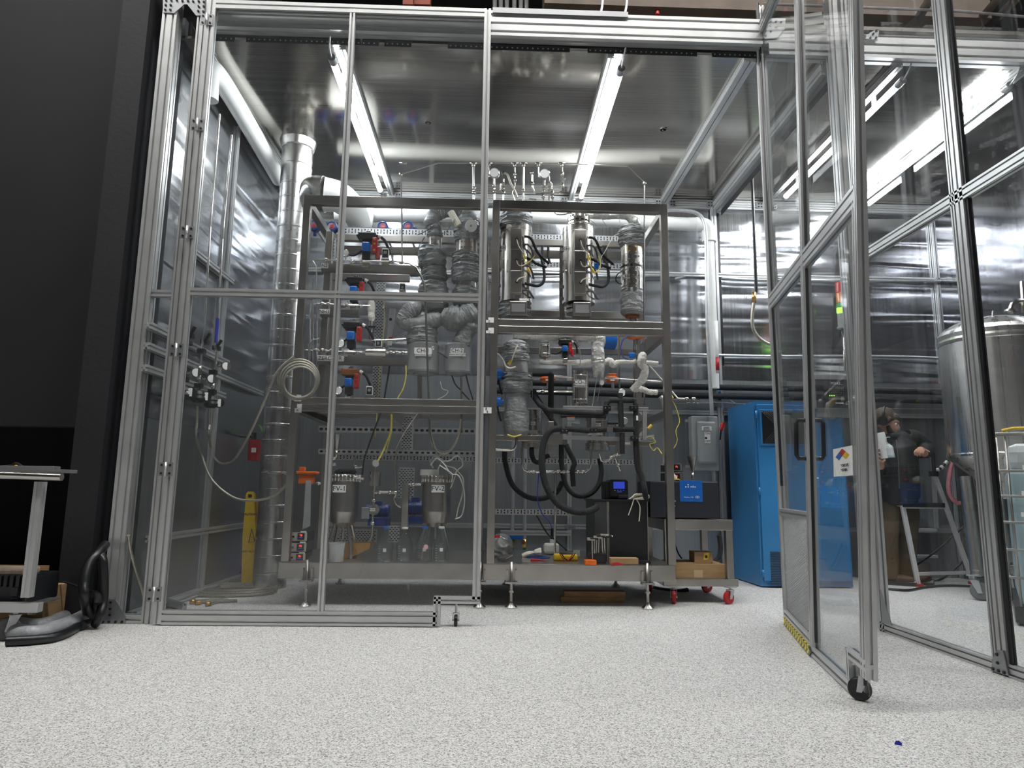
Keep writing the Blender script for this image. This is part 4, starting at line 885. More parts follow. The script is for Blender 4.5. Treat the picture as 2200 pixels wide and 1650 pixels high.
fl = build('top_flange', MB().lathe(c, [(22*k, 0), (22*k, z(486)), (24*k, z(485)), (24*k, z(481)), (12*k, z(481)), (12*k, z(478)), (24*k, z(478)), (24*k, z(472)), (17*k, z(470)), (15*k, z(463)), (6*k, z(462)), (6*k, z(455))], 30), SSP, R2)
q = MB()
for i in range(12): a = 2*PI*i/12; q.cyl(c+V(math.cos(a)*21*k, math.sin(a)*21*k, z(488)), c+V(math.cos(a)*21*k, math.sin(a)*21*k, z(467)), .006, n=6)
build('bolt', q, SS, fl)
cb = at(1240, 652, 5.6); zz = lambda y: at(1240, y, 5.6).z-cb.z
build('bottom_flange', MB().lathe(cb, [(12*k, 0), (12*k, zz(657)), (23*k, zz(658)), (23*k, zz(664)), (14*k, zz(664)), (14*k, zz(668)), (23*k, zz(668)), (23*k, zz(675)), (8*k, zz(676)), (6*k, zz(686))], 30), SSD, R2)
build('inlet_tube', MB().ptube([(1190, 452), (1196, 460), (1210, 461), (1225, 458), (1236, 462), (1238, 470)], .007, 5.55), SSP, R2)
fp = thing('foil_wrapped_pipe', 'silver foil wrapped pipe running from the RE-2 top to the CH-5 column', 'pipe', tuple(at(1300, 470, 5.6)))
jk(fp, [(1252, 458), (1270, 462), (1300, 463), (1330, 461), (1348, 464), (1362, 476), (1366, 486)], [6, 8, 9, 9, 10, 9, 12, 11], 5.6, 51, 'foil_wrap', JCL, .1, 16, 10)
for p in ([(1262, 468), (1275, 478), (1284, 487)], [(1290, 466), (1299, 480), (1306, 490)], [(1328, 464), (1332, 480), (1333, 490)]): strap(fp, p, 5.52, .012, JCL, 'tie')
h5 = thing('insulated_column', 'banded steel column lettered CH-5 with grey jackets, beside the rack\'s right post', 'column', tuple(at(1358, 680, 5.6)))
Y5 = 5.58
jk(h5, [(1355, 484), (1355, 500), (1357, 518), (1358, 534)], [10, 24, 28, 28, 27, 24], Y5, 61); band(h5, 1357, 23, 530, 626, Y5, 'shell', m=SSP)
k5 = spx(1357, 580, Y5)*23
for i, y in enumerate((534, 551, 568, 585, 602, 619)):
    o = build('clamp', MB().pbox(1349, y-3, 1354, y+3, Y5-k5-.012, .012).pbox(1360, y-3, 1368, y+3, Y5-k5-.012, .012).pcyl(1357, 23.3, y-1, y+1, Y5), BRASS if i == 0 else SS, h5)
build('black_band', MB().pcyl(1357, 23.6, 574, 578, Y5), BLK, h5); label_plate(h5, 'CH-5', 1336, 589, 1357, 598, Y5-k5*.93, 7.5)
jk(h5, [(1358, 624), (1358, 650), (1358, 668), (1358, 678)], [24, 25.5, 25, 20], Y5, 62, amp=.04); build('frayed_hem', MB().pcyl(1358, 17, 672, 682, Y5, hw2=15), BRN, h5)
build('drain_tube', MB().ptube([(1352, 680), (1356, 692)], .01, Y5).ptube([(1366, 680), (1368, 690)], .012, Y5), SSP, h5)
build('black_cable', MB().ptube([(1337, 581), (1326, 590), (1323, 600), (1328, 608), (1336, 610)], .005, Y5-.05), BLK, h5)
wire('white sensor wire looping left of the CH-5 column', [(1330, 502), (1318, 508), (1308, 525), (1300, 540), (1292, 552), (1288, 570)], 5.5, .0035, WWR)
wire('yellow wire hanging right of the RE-2 reactor', [(1262, 545), (1268, 570), (1280, 585), (1290, 570), (1286, 550)], 5.4, .0045, YWR); wire('yellow wire dangling right of the RE-1 reactor', [(1125, 548), (1130, 565), (1142, 558), (1149, 548)], 5.4, .0045, YWR)
solo('blue_wire_clip', 'small blue clip in the wires beside the RE-2 reactor', 'clip', MB().pbox(1277, 565, 1287, 577, 5.42, .02, .003), BLU)
for i, (x, a) in enumerate(((1165, 6.0), (1178, 6.0), (1296, 6.0), (1302, 6.0))):
    wire('black power drop hanging from the rear rail, %s' % ('left of the pair behind RE-1', 'right of the pair behind RE-1', 'left of the pair behind RE-2', 'right of the pair behind RE-2')[i], [(x, 528), (x, 548), (x+3, 565)], 6.0, .012, RUB, 'power_drop')
# ================================================================ right rack: lower process section
YL = 5.5
tc_ = thing('insulated_column', 'tall grey jacketed vessel with a cream wire, left in the lower half of the right rack', 'column', tuple(at(1110, 937, YL)))
jk(tc_, [(1108, 731), (1108, 744), (1108, 760), (1109, 778)], [14, 26, 29, 28, 27], YL, 71); build('neck', MB().pcyl(1110, 24, 775, 803, YL), mat('grey_cloth_neck', (.3, .31, .31), .6, .1), tc_)
jk(tc_, [(1110, 801), (1109, 822), (1108, 845)], [26, 33, 35, 30], YL, 72); jk(tc_, [(1109, 840), (1109, 865), (1109, 888)], [25, 25, 25, 25], YL, 73, amp=.02); jk(tc_, [(1109, 884), (1109, 910), (1109, 937)], [28, 28, 28, 27, 22], YL, 74, amp=.03)
strap(tc_, [(1098, 760), (1125, 765), (1150, 782)], YL-.13, .03); strap(tc_, [(1143, 820), (1144, 850), (1140, 878)], YL-.1, .015)
build('bottom_elbow', MB().ptube([(1109, 936), (1109, 955), (1103, 965), (1090, 967), (1062, 966)], .012, YL), SSP, tc_); build('frayed_edge', MB().ptube([(1090, 934), (1105, 938), (1120, 934)], .006, YL-.12), YWR, tc_)
build('sensor_wire', MB().ptube([(1112, 740), (1104, 760), (1098, 778), (1094, 785)], .005, YL-.16), WWR, tc_); build('wire_plug', MB().tube([at(1091, 782, YL-.17), at(1098, 774, YL-.17)], .01, n=6), YEL, tc_)
wire('cream wire with round end left of the tall jacketed vessel', [(1064, 759), (1072, 762), (1082, 775), (1087, 787), (1096, 791), (1108, 788)], 5.3, .006, WWR); solo('round_end_cap', 'round white end cap at the end of the cream wire', 'cap', MB().pdisc(1064, 760, 5, 5.28, .02), WHT)
def sidex(px, py, lab):
    t = thing('transmitter', lab, 'transmitter', tuple(at(px, py+12, 5.4))); c = at(px, py, 5.45); k = spx(px, py, 5.45)
    hd = build('head', MB().cyl(c-V(12*k, 0, 0), c+V(6*k, 0, 0), 11*k, n=24).cyl(c-V(14*k, 0, 0), c-V(12*k, 0, 0), 9*k, n=24).cyl(c+V(6*k, 0, 0), c+V(12*k, 0, 0), 6*k, n=16), BLU, t)
    build('cap', MB().cyl(c-V(0, .06, 0), c-V(0, .03, 0), 4*k, n=12), BLU, hd); build('cable', MB().tube([c-V(0, 0, 10*k), c-V(-3*k, 0, 26*k), c-V(-8*k, -.05, 40*k)], .007), BLK, t); return t
sidex(1071, 805, 'blue side-facing transmitter head, upper of two beside the tall jacketed vessel'); sidex(1069, 863, 'blue side-facing transmitter head, lower of two beside the tall jacketed vessel')
def can2(x0, x1, y0, y1, Y, nm, lab, ly, sub, label):
    cx, hw = (x0+x1)/2, (x1-x0)/2; k = spx(cx, y0, Y); r = hw*k; c = at(cx, y1, Y); h = at(cx, y0, Y).z-c.z
    t = thing(nm, label, 'canister', tuple(c)); pr = [(r*.7, -.006), (r*.97, 0), (r, .006)]
    for f in (.12, .5, .86): pr += [(r, h*f-.004), (r*1.04, h*f), (r, h*f+.004)]
    build('body', MB().lathe(c, pr+[(r, h), (r*.6, h+.004)], 30), SSP, t); yf = Y-r-.004
    label_plate(t, lab, cx-hw*.75, ly, cx+hw*.75, ly+10, yf, 8.5); label_plate(t, sub, cx-hw*.65, ly+10.5, cx+hw*.65, ly+16, yf, 2.6)
    build('outlet_tube', MB().tube([c, c-V(0, 0, .05)], .012), SSP, t); return t
can2(1158, 1182, 722, 766, 5.55, 'condenser', 'CO-1', 723, 'CONDENSER 1', 'small polished steel condenser lettered CO-1 just under the rack beams')
can2(1230, 1264, 798, 868, 5.55, 'condenser', 'CO-3', 816, 'CONDENSER 3', 'polished steel condenser lettered CO-3 in the middle of the right rack')
# wrapped pipes
def wrapped(lab, pts, r, seed, m=WRAP, Y=5.55, amp=.14): q = MB(); jacket(q, [at(p[0], p[1], p[2] if len(p) > 2 else Y) for p in pts], r, seed, 14, 9, amp); return solo('wrapped_pipe', lab, 'pipe', q, m)
wrapped('cream taped horizontal pipe left of the grey hanging jacket', [(1160, 776), (1180, 778), (1210, 778), (1240, 779), (1270, 777)], [.017, .02, .02, .021, .024, .02], 81)
wrapped('cream taped pipe with lumps right of the grey hanging jacket', [(1296, 781), (1310, 776), (1318, 783), (1330, 778), (1360, 778), (1366, 775)], [.02, .03, .032, .026, .018, .016, .02], 82)
wrapped('thick cream taped bend hanging beside the rack\'s right post', [(1386, 760), (1380, 766), (1378, 782), (1386, 795), (1380, 815), (1368, 828), (1356, 838)], [.02, .035, .033, .028, .032, .03, .027, .02], 83, Y=5.4)
wrapped('cream taped horizontal pipe below the bend by the rack\'s right post', [(1362, 838), (1378, 836), (1395, 842), (1412, 843)], [.02, .025, .022, .022], 84)
wrapped('cream taped stub passing the rack\'s right post', [(1388, 778), (1400, 779), (1414, 780)], [.014, .016, .015], 85)
jp = thing('jacketed_pipe', 'silver grey quilted pipe bending down in the middle of the lower right rack', 'pipe', tuple(at(1285, 815, YL)))
jk(jp, [(1104, 718), (1130, 722), (1200, 722), (1240, 722), (1268, 724)], [12, 10, 9, 10, 12, 12], YL, 91, 'horizontal_wrap', JCL, .1, 14); jk(jp, [(1270, 722), (1284, 728), (1284, 750), (1286, 780), (1286, 812)], [12, 15, 13, 14, 13, 11], YL-.03, 92, 'quilted_sleeve', JCL, .09, 16)
strap(jp, [(1235, 720), (1243, 740), (1247, 765), (1246, 787)], YL-.1, .03, JCL); strap(jp, [(1284, 800), (1278, 840), (1272, 876)], YL-.1, .03, JCL); strap(jp, [(1290, 800), (1289, 830), (1283, 862)], YL-.08, .02, JCL)
actuator(1215, 727, 5.42, 'blue and red actuated valve in the lower right rack, right of condenser CO-1', .62)
def orange(x0, y0, x1, y1, Y, lab):
    t = thing('orange_actuator', lab, 'actuator', tuple(at((x0+x1)/2, y1, Y))); ym = (y0+y1)/2
    b = build('body', MB().pbox(x0+1, y0+2, x1-1, y1-2, Y, .09, .02).pbox(x0-2, ym-2, x1+2, ym+2, Y-.006, .1, .01).pbox(x0+3, y0-1, x1-3, y0+3, Y, .08, .01), ORG, t); build('nameplate', MB().pbox((x0+x1)/2-5, y1-8, (x0+x1)/2+4, y1-4, Y-.004, .003), PAP, b); build('stem', MB().pcyl((x0+x1)/2, 3, y1-1, y1+12, Y+.04), SS, t)
orange(1163, 803, 1192, 822, 5.75, 'orange valve actuator left of the CO-3 condenser'); orange(1304, 803, 1329, 822, 5.75, 'orange valve actuator right of the CO-3 condenser'); orange(1354, 716, 1382, 728, 5.5, 'orange valve actuator right under the beam by the rack\'s right post')
t = thing('flow_meter', 'blue and white flow meter partly hidden behind the silver quilted pipe', 'flow meter', tuple(at(1300, 750, 5.8)))
c = at(1296, 733, 5.75); build('housing', MB().cyl(c, c+V(.1, .02, 0), .07, n=26), BLU, t); build('cover', MB().cyl(c-V(.035, .01, 0), c, .06, n=26), WHT, t)
t = thing('small_valve', 'small blue valve knob beside the cream taped bend', 'valve', tuple(at(1358, 768, 5.4))); build('knob', MB().pbox(1352, 757, 1365, 768, 5.4, .05, .008), BLU, t); build('stem', MB().pcyl(1370, 3.5, 740, 772, 5.45).pbox(1366, 752, 1376, 762, 5.42, .03), SSP, t)
gauge(1336, 843, 8, 5.38, 'dial gauge on top of the black insulated pipework'); gauge(1342, 905, 8, 5.36, 'dial gauge right of the aluminium sub-frame, below the other'); gauge(1293, 822, 5.5, 5.6, 'small half hidden dial gauge beside the hanging silver strap')
# aluminium sub-frame
sf = thing('aluminium_subframe', 'small aluminium extrusion frame carrying black insulated pipes in the right rack', 'frame', tuple(at(1300, 947, 5.3)))
def sub(p, q, Y=5.3, Y2=None, w=.03): a, b = at(*p, Y), at(*q, Y2 or Y); build('rail', MB().extr(a, b, w, .03, (0, 0, 1) if abs(a.z-b.z) < .1 else (1, 0, 0), dep=.008), ALU, sf)
sub((1210, 876), (1392, 879)); sub((1209, 940), (1375, 944)); sub((1213, 882), (1213, 938)); sub((1275, 880), (1275, 938)); sub((1385, 882), (1384, 945)); sub((1375, 944), (1402, 938), 5.3, 5.6)
for x, y, sx_, sy_2 in ((1275, 886, -1, 1), (1275, 886, 1, 1), (1275, 932, -1, -1), (1275, 932, 1, -1), (1216, 932, 1, -1), (1384, 886, -1, 1), (1384, 934, -1, -1)):
    build('corner_bracket', MB().prism([at(x+sx_*4, y-sy_2*3, 5.29), at(x+sx_*14, y-sy_2*3, 5.29), at(x+sx_*4, y+sy_2*8, 5.29)], (0, .02, 0)), ALU, sf)
# black insulated pipework
bk = thing('insulated_pipework', 'black foam insulated pipework clamped to the aluminium sub-frame', 'pipework', tuple(at(1300, 940, 5.25)))
def bp(pts, r=.022, Y=5.25): 
    q = MB(); k = [at(p[0], p[1], p[2] if len(p) > 2 else Y) for p in pts]; q.tube(k, r, n=12, smooth=False)
    for v in k[1:-1]: q.ball(v, r*1.02)
    return build('insulated_pipe', q, RUB, bk)
bp([(1145, 850, 5.5), (1160, 870, 5.4), (1180, 882), (1230, 886), (1290, 890), (1302, 884), (1304, 865), (1312, 860), (1362, 860), (1366, 870), (1367, 940)]); bp([(1333, 845), (1333, 862), (1335, 920)]); bp([(1215, 921), (1260, 925), (1300, 923), (1362, 922)])
bp([(1178, 802, 5.45), (1184, 806, 5.45), (1183, 900, 5.5)], .024); bp([(1145, 803, 5.5), (1185, 803, 5.45)], .022); bp([(1302, 895), (1240, 893), (1205, 894)], .014); bp([(1337, 930), (1337, 975)], .02)
for x, y in ((1305, 876), (1362, 876), (1213, 925), (1276, 924), (1364, 941)):
    cl = build('pipe_clamp', MB().pbox(x-8, y-5, x+8, y+6, 5.215, .05, .004), BLK, bk); build('bolt', MB().pdisc(x-4, y, 1.6, 5.212, .004).pdisc(x+4, y, 1.6, 5.212, .004), SSP, cl)
build('pipe_label', MB().pbox(1367, 893, 1371, 903, 5.222, .002), PAP, bk)
t = thing('valve_block', 'orange and grey ball valve block on the sub-frame', 'valve', tuple(at(1223, 904, 5.24))); build('lever', MB().pbox(1217, 891, 1235, 897, 5.24, .03), ORG, t); build('body', MB().pbox(1218, 897, 1234, 904, 5.24, .03), ALUD, t); build('tag', MB().pbox(1228, 900, 1245, 910, 5.26, .02), mat('pale_blue_grey', (.35, .42, .48), .6), t)
t = thing('valve_block', 'small steel ball valve with black lever right of the sub-frame', 'valve', tuple(at(1310, 928, 5.2))); build('body', MB().pbox(1304, 918, 1317, 928, 5.2, .03), SSP, t); build('lever', MB().pbox(1305, 908, 1328, 912, 5.2, .012), BLK, t)
# lower collecting vessels
def vessel2(cx, hw, ytop, ybot, Y, lab, txt, label):
    k = spx(cx, ybot, Y); r = hw*k; c = at(cx, ybot, Y); h = at(cx, ytop, Y).z-c.z; t = thing('collector_vessel', label, 'vessel', tuple(c))
    build('body', MB().lathe(c, [(r*.85, .05), (r*.86, h*.75), (r*.95, h*.76), (r*.95, h*.85), (r*.86, h*.86), (r*.86, h)], 30), SSP, t)
    build('base_flange', MB().lathe(c, [(r*.5, -.01), (r, 0), (r, .03), (r*.92, .032), (r*.92, .04), (r, .042), (r, .06), (r*.8, .065)], 34), SSP, t)
    label_plate(t, lab, cx-4, ytop+24, cx+7, ytop+31, Y-r*.86-.004, 4.5); label_plate(t, txt, cx-8, ytop+43, cx+11, ytop+49, Y-r*.86-.004, 2.6); return t
vessel2(1144, 24, 882, 962, 5.72, 'AD-3', 'HEAT EXCHANGER', 'steel collector vessel with flanged foot behind the tall jacketed vessel'); vessel2(1284, 27, 885, 968, 5.72, 'AD-4', 'HEAT EXCHANGER', 'steel collector vessel with flanged foot behind the aluminium sub-frame')
beamx(rr, xr0_+.03, at(1208, 940, 5.5).x, at(1130, 947, 5.5).z, at(1130, 935, 5.5).z, 5.5, nm='beam'); beamx(rr, at(1300, 950, 5.66).x, xr1_, at(1350, 958, 5.66).z, at(1350, 948, 5.66).z, 5.66, nm='beam')
build('plate', MB().pbox(1176, 935, 1209, 955, 5.28, .01), SS, rr); label_plate(rr, '', 1340, 950, 1354, 955, 5.63)
for cx in (1183, 1329):
    solo('rotameter_block', 'grey clear-fronted block hanging below the %s of the shelf, right rack' % ('left end' if cx < 1200 else 'right end'), 'flow meter', MB().pbox(cx-6, 912 if cx > 1200 else 905, cx+7, 975, 5.4, .04, .004), SSD)
gasline('thin steel tube manifold under the collector vessels', [[(1121, 962), (1122, 1000), (1126, 1010), (1136, 1014), (1258, 1014), (1266, 1008), (1270, 995), (1270, 970)], [(1193, 1015), (1192, 1195)]], [(1138, 1014), (1147, 1014), (1190, 1014), (1200, 1013), (1212, 1014), (1222, 1013), (1240, 1014), (1252, 1014)], 5.5, .009)
gasline('angled steel tube fittings at lower right of the right rack', [[(1288, 975), (1292, 990), (1300, 993), (1318, 980), (1332, 977)], [(1322, 985), (1333, 1012)]], [(1302, 991), (1314, 983), (1325, 978), (1328, 1000)], 5.4, .009)
gasline('thin steel tubes running right through the rack to the wall valve', [[(1143, 841), (1230, 842)], [(1186, 808), (1240, 812)], [(1300, 812), (1420, 820)], [(1395, 785), (1456, 856), (1475, 857)], [(1330, 718), (1330, 770), (1331, 840)], [(1362, 720), (1362, 870)], [(1384, 720), (1384, 870)]], [(1166, 841), (1475, 857), (1490, 857)], 5.6, .008)
# big flexible hoses
def hose(lab, pts, Y, r, m=RUB): return solo('flexible_hose', lab, 'hose', MB().ptube(pts, r, Y, n=12, res=8), m)
hose('thick black hose sweeping from the sub-frame down to the chiller cabinet', [(1205, 921, 5.25), (1185, 924, 5.22), (1170, 945), (1164, 990), (1172, 1040), (1196, 1080), (1230, 1098), (1262, 1099), (1282, 1090, 5.35)], 5.22, .026)
hose('black hose loop hanging behind the tube manifold', [(1084, 965, 5.8), (1086, 995, 5.8), (1100, 1040), (1130, 1066), (1165, 1071), (1195, 1058), (1208, 1035)], 5.8, .022); hose('black hose loop hanging from the middle of the shelf', [(1206, 955, 5.7), (1207, 1000, 5.7), (1215, 1040), (1235, 1063), (1262, 1064), (1284, 1045), (1292, 1015), (1288, 985)], 5.7, .021)
hose('black hose dropping past the sub-frame to the chiller top', [(1366, 945, 5.25), (1370, 1000), (1380, 1030), (1386, 1060), (1388, 1072, 5.5)], 5.28, .024); hose('black hose running from the jacketed vessel down behind the shelf', [(1146, 838, 5.5), (1158, 862, 5.5), (1182, 895, 5.5), (1195, 918, 5.5)], 5.5, .022)
hose('short black hose elbow under the left collector vessel', [(1142, 962), (1143, 978), (1148, 990), (1157, 993), (1166, 985), (1180, 978)], 5.7, .02); hose('black insulated stub hanging under the shelf middle', [(1216, 955), (1225, 975), (1234, 994), (1230, 1010), (1232, 1045)], 5.5, .021)
wire('thin blue cable falling from the left tube manifold to the pump bottle', [(1158, 1014), (1155, 1050), (1156, 1080), (1166, 1105), (1180, 1120), (1186, 1135)], 5.5, .004, BWR)
wire('black cable slanting down behind the blue cable', [(1153, 1108), (1175, 1145), (1190, 1158), (1218, 1183)], 5.6, .006, BLK)
wire('blue cable loop near the cream taped bend', [(1352, 722), (1340, 728), (1334, 745), (1338, 765), (1350, 772)], 5.5, .004, BWR)
wire('yellow thermocouple wire hanging at the right side of the rack', [(1442, 857), (1452, 875), (1460, 905), (1452, 925), (1455, 945), (1448, 962), (1434, 970)], 5.45, .0035, YWR); solo('wire_plug', 'yellow wire plug at the top of the hanging thermocouple wire', 'plug', MB().tube([at(1436, 844, 5.44), at(1445, 856, 5.44)], .014, n=6, smooth=False), YEL)
solo('wire_plug', 'yellow wire plug beside the lower end of the sub-frame', 'plug', MB().tube([at(1392, 921, 5.3), at(1400, 913, 5.3)], .013, n=6, smooth=False), YEL)
wire('tangle of yellow wires hanging inside the rack\'s right post', [(1380, 945), (1398, 938), (1408, 950), (1396, 955), (1404, 968), (1412, 962), (1422, 975, 5.2)], 5.4, .004, YWR)
jg = thing('grey_sleeve', 'pale grey sleeve hanging right behind the rack\'s right post', 'sleeve', tuple(at(1430, 1010, 5.7))); jk(jg, [(1418, 852), (1428, 865), (1432, 900), (1431, 960), (1425, 1000)], [5, 7, 8, 7, 6], 5.7, 95, 'sleeve', JCL, .05, 12)
for cx, lab in ((1101, 'left'), (1127, 'right')):
    t = thing('supply_pipe', 'grey vertical water pipe on the rear wall with brass end, %s one of the pair' % lab, 'pipe', tuple(at(cx, 1180, 6.9))); x = at(cx, 1100, 6.9).x
    build('pipe', MB().cyl((x, 6.9, at(cx, 1158, 6.9).z), (x, 6.9, 1.9), .02, n=12), ZINC, t); build('valve', MB().cyl((x, 6.9, at(cx, 1176, 6.9).z), (x, 6.9, at(cx, 1158, 6.9).z), .024, n=8), BRASS, t)
    build('green_hose', MB().ptube([(cx, 1175), (cx-1, 1186), (cx-12, 1192)], .015, 6.9), GRN, t)
solo('pipe_bracket', 'blue steel bracket between the two vertical water pipes', 'bracket', MB().pbox(1090, 1151, 1122, 1159, 6.86, .03), BLU)
build('rail', MB().extr(at(1075, 1144, 6.8), at(1226, 1146, 6.8), .045, .045, (0, 0, 1)), ALU, wf)
# ---------------------------------------------------------------- things on the right deck
def onD(px, py): return atZ(px, py, ZD)
ch = thing('chiller_cabinet', 'tall black recirculating chiller cabinet standing on the right rack deck', 'chiller', tuple(onD(1340, 1208)))
Yc = onD(1330, 1207).y+.02
a = build('body', MB().pbox(1278, 1076, 1392, 1207, Yc, .5, .004), BLK, ch); build('top_panel', MB().pbox(1274, 1073, 1395, 1077, Yc-.01, .52, .002), BLK, ch)
build('side_panel', MB().pbox(1278, 1078, 1303, 1206, Yc-.004, .004), mat('dark_grey_panel', (.04, .042, .045), .6), ch)
for x in (1304, 1307, 1391): build('trim_strip', MB().pbox(x, 1078, x+2, 1206, Yc-.012, .01), SSD, ch)
ctl = thing('chiller_controller', 'black controller head with blue screen sitting on the chiller cabinet', 'controller', tuple(at(1328, 1073, Yc+.1)))
hb = build('housing', MB().pbox(1300, 1034, 1349, 1073, Yc+.08, .2, .012).pbox(1310, 1030, 1350, 1070, Yc+.05, .2, .015), BLK, ctl)
build('screen', MB().pbox(1318, 1035, 1342, 1050, Yc+.046, .004), SCRN, ctl); 
for i in range(4): build('indicator', MB().pbox(1320+i*6.3, 1052.5, 1322+i*6.3, 1054.5, Yc+.046, .004), SCRN if i else WINK, ctl)
build('logo_strip', MB().pbox(1326, 1056, 1336, 1057.5, Yc+.046, .004), SCRN, ctl); build('handle', MB().pbox(1328, 1063, 1350, 1072, Yc+.03, .04, .01), BLK, ctl)
wr = thing('cord_coil', 'coil of cream cord hanging over the chiller\'s top right corner', 'cord', tuple(at(1380, 1072, Yc+.05)))
for i in range(5): build('strand', MB().ptube([(1352+i*2, 1072-i), (1365, 1066-i), (1385, 1066-i), (1394, 1069-i), (1384, 1072-i), (1362, 1072)], .005, Yc-.02-i*.008), WWR, wr)
build('strand', MB().ptube([(1362, 1071), (1358, 1085), (1350, 1107)], .004, Yc-.03), WWR, wr); build('strand', MB().ptube([(1366, 1071), (1374, 1085), (1375, 1100), (1373, 1120)], .004, Yc-.03), WWR, wr)
mmr = thing('multimeter', 'yellow multimeter with red and black leads lying on the right deck', 'multimeter', tuple(onD(1217, 1205)))
Ym = onD(1217, 1205).y; b = build('body', MB().pbox(1191, 1191, 1242, 1205, Ym, .1, .015), YEL, mmr); build('face', MB().pbox(1203, 1189, 1230, 1194, Ym+.01, .08, .003), BLK, mmr)
for i, (m_, xs) in enumerate(((INKR, (1202, 1208, 1214)), (BLK, (1206, 1212, 1220)), (INKR, (1232, 1226, 1220)), (BLK, (1236, 1230, 1222)))): build('test_lead', MB().ptube([(xs[0], 1188), (xs[1], 1198), (xs[2], 1205)], .004, Ym-.02), m_, mmr)
build('meter_stand', MB().pbox(1232, 1182, 1246, 1196, Ym+.1, .01), ENAM, mmr)
hx = thing('hex_key_set', 'set of T-handle hex keys standing in a black holder on the deck', 'hex keys', tuple(onD(1288, 1212))); Yh = onD(1288, 1212).y+.01
build('holder', MB().pbox(1268, 1189, 1302, 1211, Yh+.02, .1, .005), BLK, hx)
for i, (x0, y0, x1) in enumerate(((1272, 1160, 1273), (1277, 1158, 1277), (1282, 1156, 1280), (1287, 1152, 1285), (1293, 1152, 1296), (1298, 1153, 1301))):
    kx = build('hex_key', MB().ptube([(x0, y0, Yh+.02+i*.008), (x1, 1206, Yh+.02+i*.008)], .0045, smooth=False), SSP, hx); build('grip', MB().ptube([(x0-11+i*2, y0-2+(i % 2)*2), (x0+6+i*2, y0-1)], .012, Yh+.015, smooth=False, n=10), RUB if i % 2 else SSD, kx); build('grip_tip', MB().ball(at(x0+7+i*2, y0-1, Yh+.015), .008), SSP, kx)
for (x0, y0, x1, y1, m_, nm, lab, cat) in ((1312, 1199, 1372, 1213, CRD, 'cardboard_box', 'long flat cardboard box lying on the right deck edge', 'box'), (1257, 1204, 1282, 1214, ORG, 'utility_knife', 'orange handled tool lying at the front of the deck', 'tool'), (1313, 1210, 1338, 1215, RED, 'pliers', 'red handled pliers lying in front of the flat cardboard box', 'pliers'),
        (1130, 1194, 1183, 1200, DBLU, 'blue_tray', 'flat blue disc shaped tray on the deck', 'tray'), (1140, 1201, 1171, 1206, RED, 'screwdriver', 'dark red screwdriver lying on the deck below the blue tray', 'screwdriver'), (1372, 1205, 1398, 1212, BLK, 'clamp_meter', 'small black tool at the right end of the deck', 'tool')):
    Y = onD((x0+x1)/2, y1).y
    if nm in ('blue_tray',): q = MB().lathe(at((x0+x1)/2, y1, Y+.08), [(.06, 0), (.095, .006), (.1, .012), (.09, .01)], 24)
    elif nm == 'screwdriver': q = MB().ptube([(x0, 1203, Y+.03), (x0+18, 1204, Y+.03)], .012, smooth=False, n=10).ptube([(x0+18, 1204, Y+.03), (x1, 1205, Y+.03)], .004, smooth=False)
    elif nm == 'pliers': q = MB().ptube([(1314, 1212), (1326, 1210), (1337, 1213)], .008, Y).ptube([(1314, 1214), (1326, 1213), (1337, 1212)], .008, Y)
    else: q = MB().pbox(x0, y0, x1, y1, Y, .08, .004)
    solo(nm, lab, cat, q, m_)
solo('rag', 'crumpled cream rag lying on the blue tray', 'rag', MB().ptube([(1122, 1194), (1135, 1190), (1150, 1187), (1163, 1186)], .02, onD(1140, 1200).y+.1, rf=lambda t, a, p: .022*(1+.4*noise.noise(p*30))*(1.4 if t > .6 else .9)), WWR)
tb = thing('metal_tubes', 'three short steel tube ends lying at the deck\'s left corner', 'tubes', tuple(onD(1080, 1206)))
for i, x in enumerate((1071, 1077, 1084)): c = at(x, 1202, onD(1077, 1206).y); build('tube_end', MB().cyl(c, c+V(.06, .2, .01), .012, n=12), SSP, tb)
bg = thing('clear_bag', 'clear plastic bag of grey parts slumped beside the deck\'s left post', 'bag', tuple(onD(1075, 1198)))
q = MB(); random.seed(4); Yg = onD(1075, 1198).y+.12
def blob(c, rx, ry, rz, seed, amp=.25, f=9, n=22):
    q = MB().ball(c, rx, ry, rz, n=n)
    for v in q.b.verts: d = v.co-Vector(c); v.co = Vector(c)+d*(1+amp*noise.noise(v.co*f+V(seed, 0, 0))+amp*.5*noise.noise(v.co*f*3+V(seed, 0, 0)))
    return q
build('film', blob(at(1076, 1172, Yg), .12, .11, .09, 3), FILM, bg); build('contents', blob(at(1072, 1176, Yg+.01), .1, .09, .07, 5, .4, 14), SSD, bg); build('contents', blob(at(1072, 1192, Yg), .09, .08, .04, 8, .4, 14), GRB, bg)
build('red_print', MB().pbox(1060, 1150, 1074, 1155, Yg-.1, .01), RED, bg)
pb = thing('pump_bottle', 'white plastic spray bottle head and canister behind the multimeter', 'bottle', tuple(onD(1185, 1190)))
Yp = onD(1185, 1192).y; build('body', MB().pbox(1169, 1168, 1202, 1190, Yp, .1, .02), WHT, pb); build('neck', MB().pcyl(1186, 5, 1158, 1168, Yp+.05), WHT, pb); build('cap', MB().pcyl(1186, 3, 1135, 1158, Yp+.05), BLK, pb)
# planks under the right rack
for i, (x0, y0, x1, y1) in enumerate(((1205, 1283, 1343, 1295), (1212, 1271, 1344, 1283))):
    f = atZ(1300, 1295, 0); q = MB().pbox(x0, y0, x1, y1, f.y+i*.012, .09, .003)
    zlo = min(v.co.z for v in q.b.verts)
    solo('wood_plank', 'short wooden plank on the floor under the right rack, %s of the stack' % ('bottom', 'top')[i], 'plank', q, WOD)
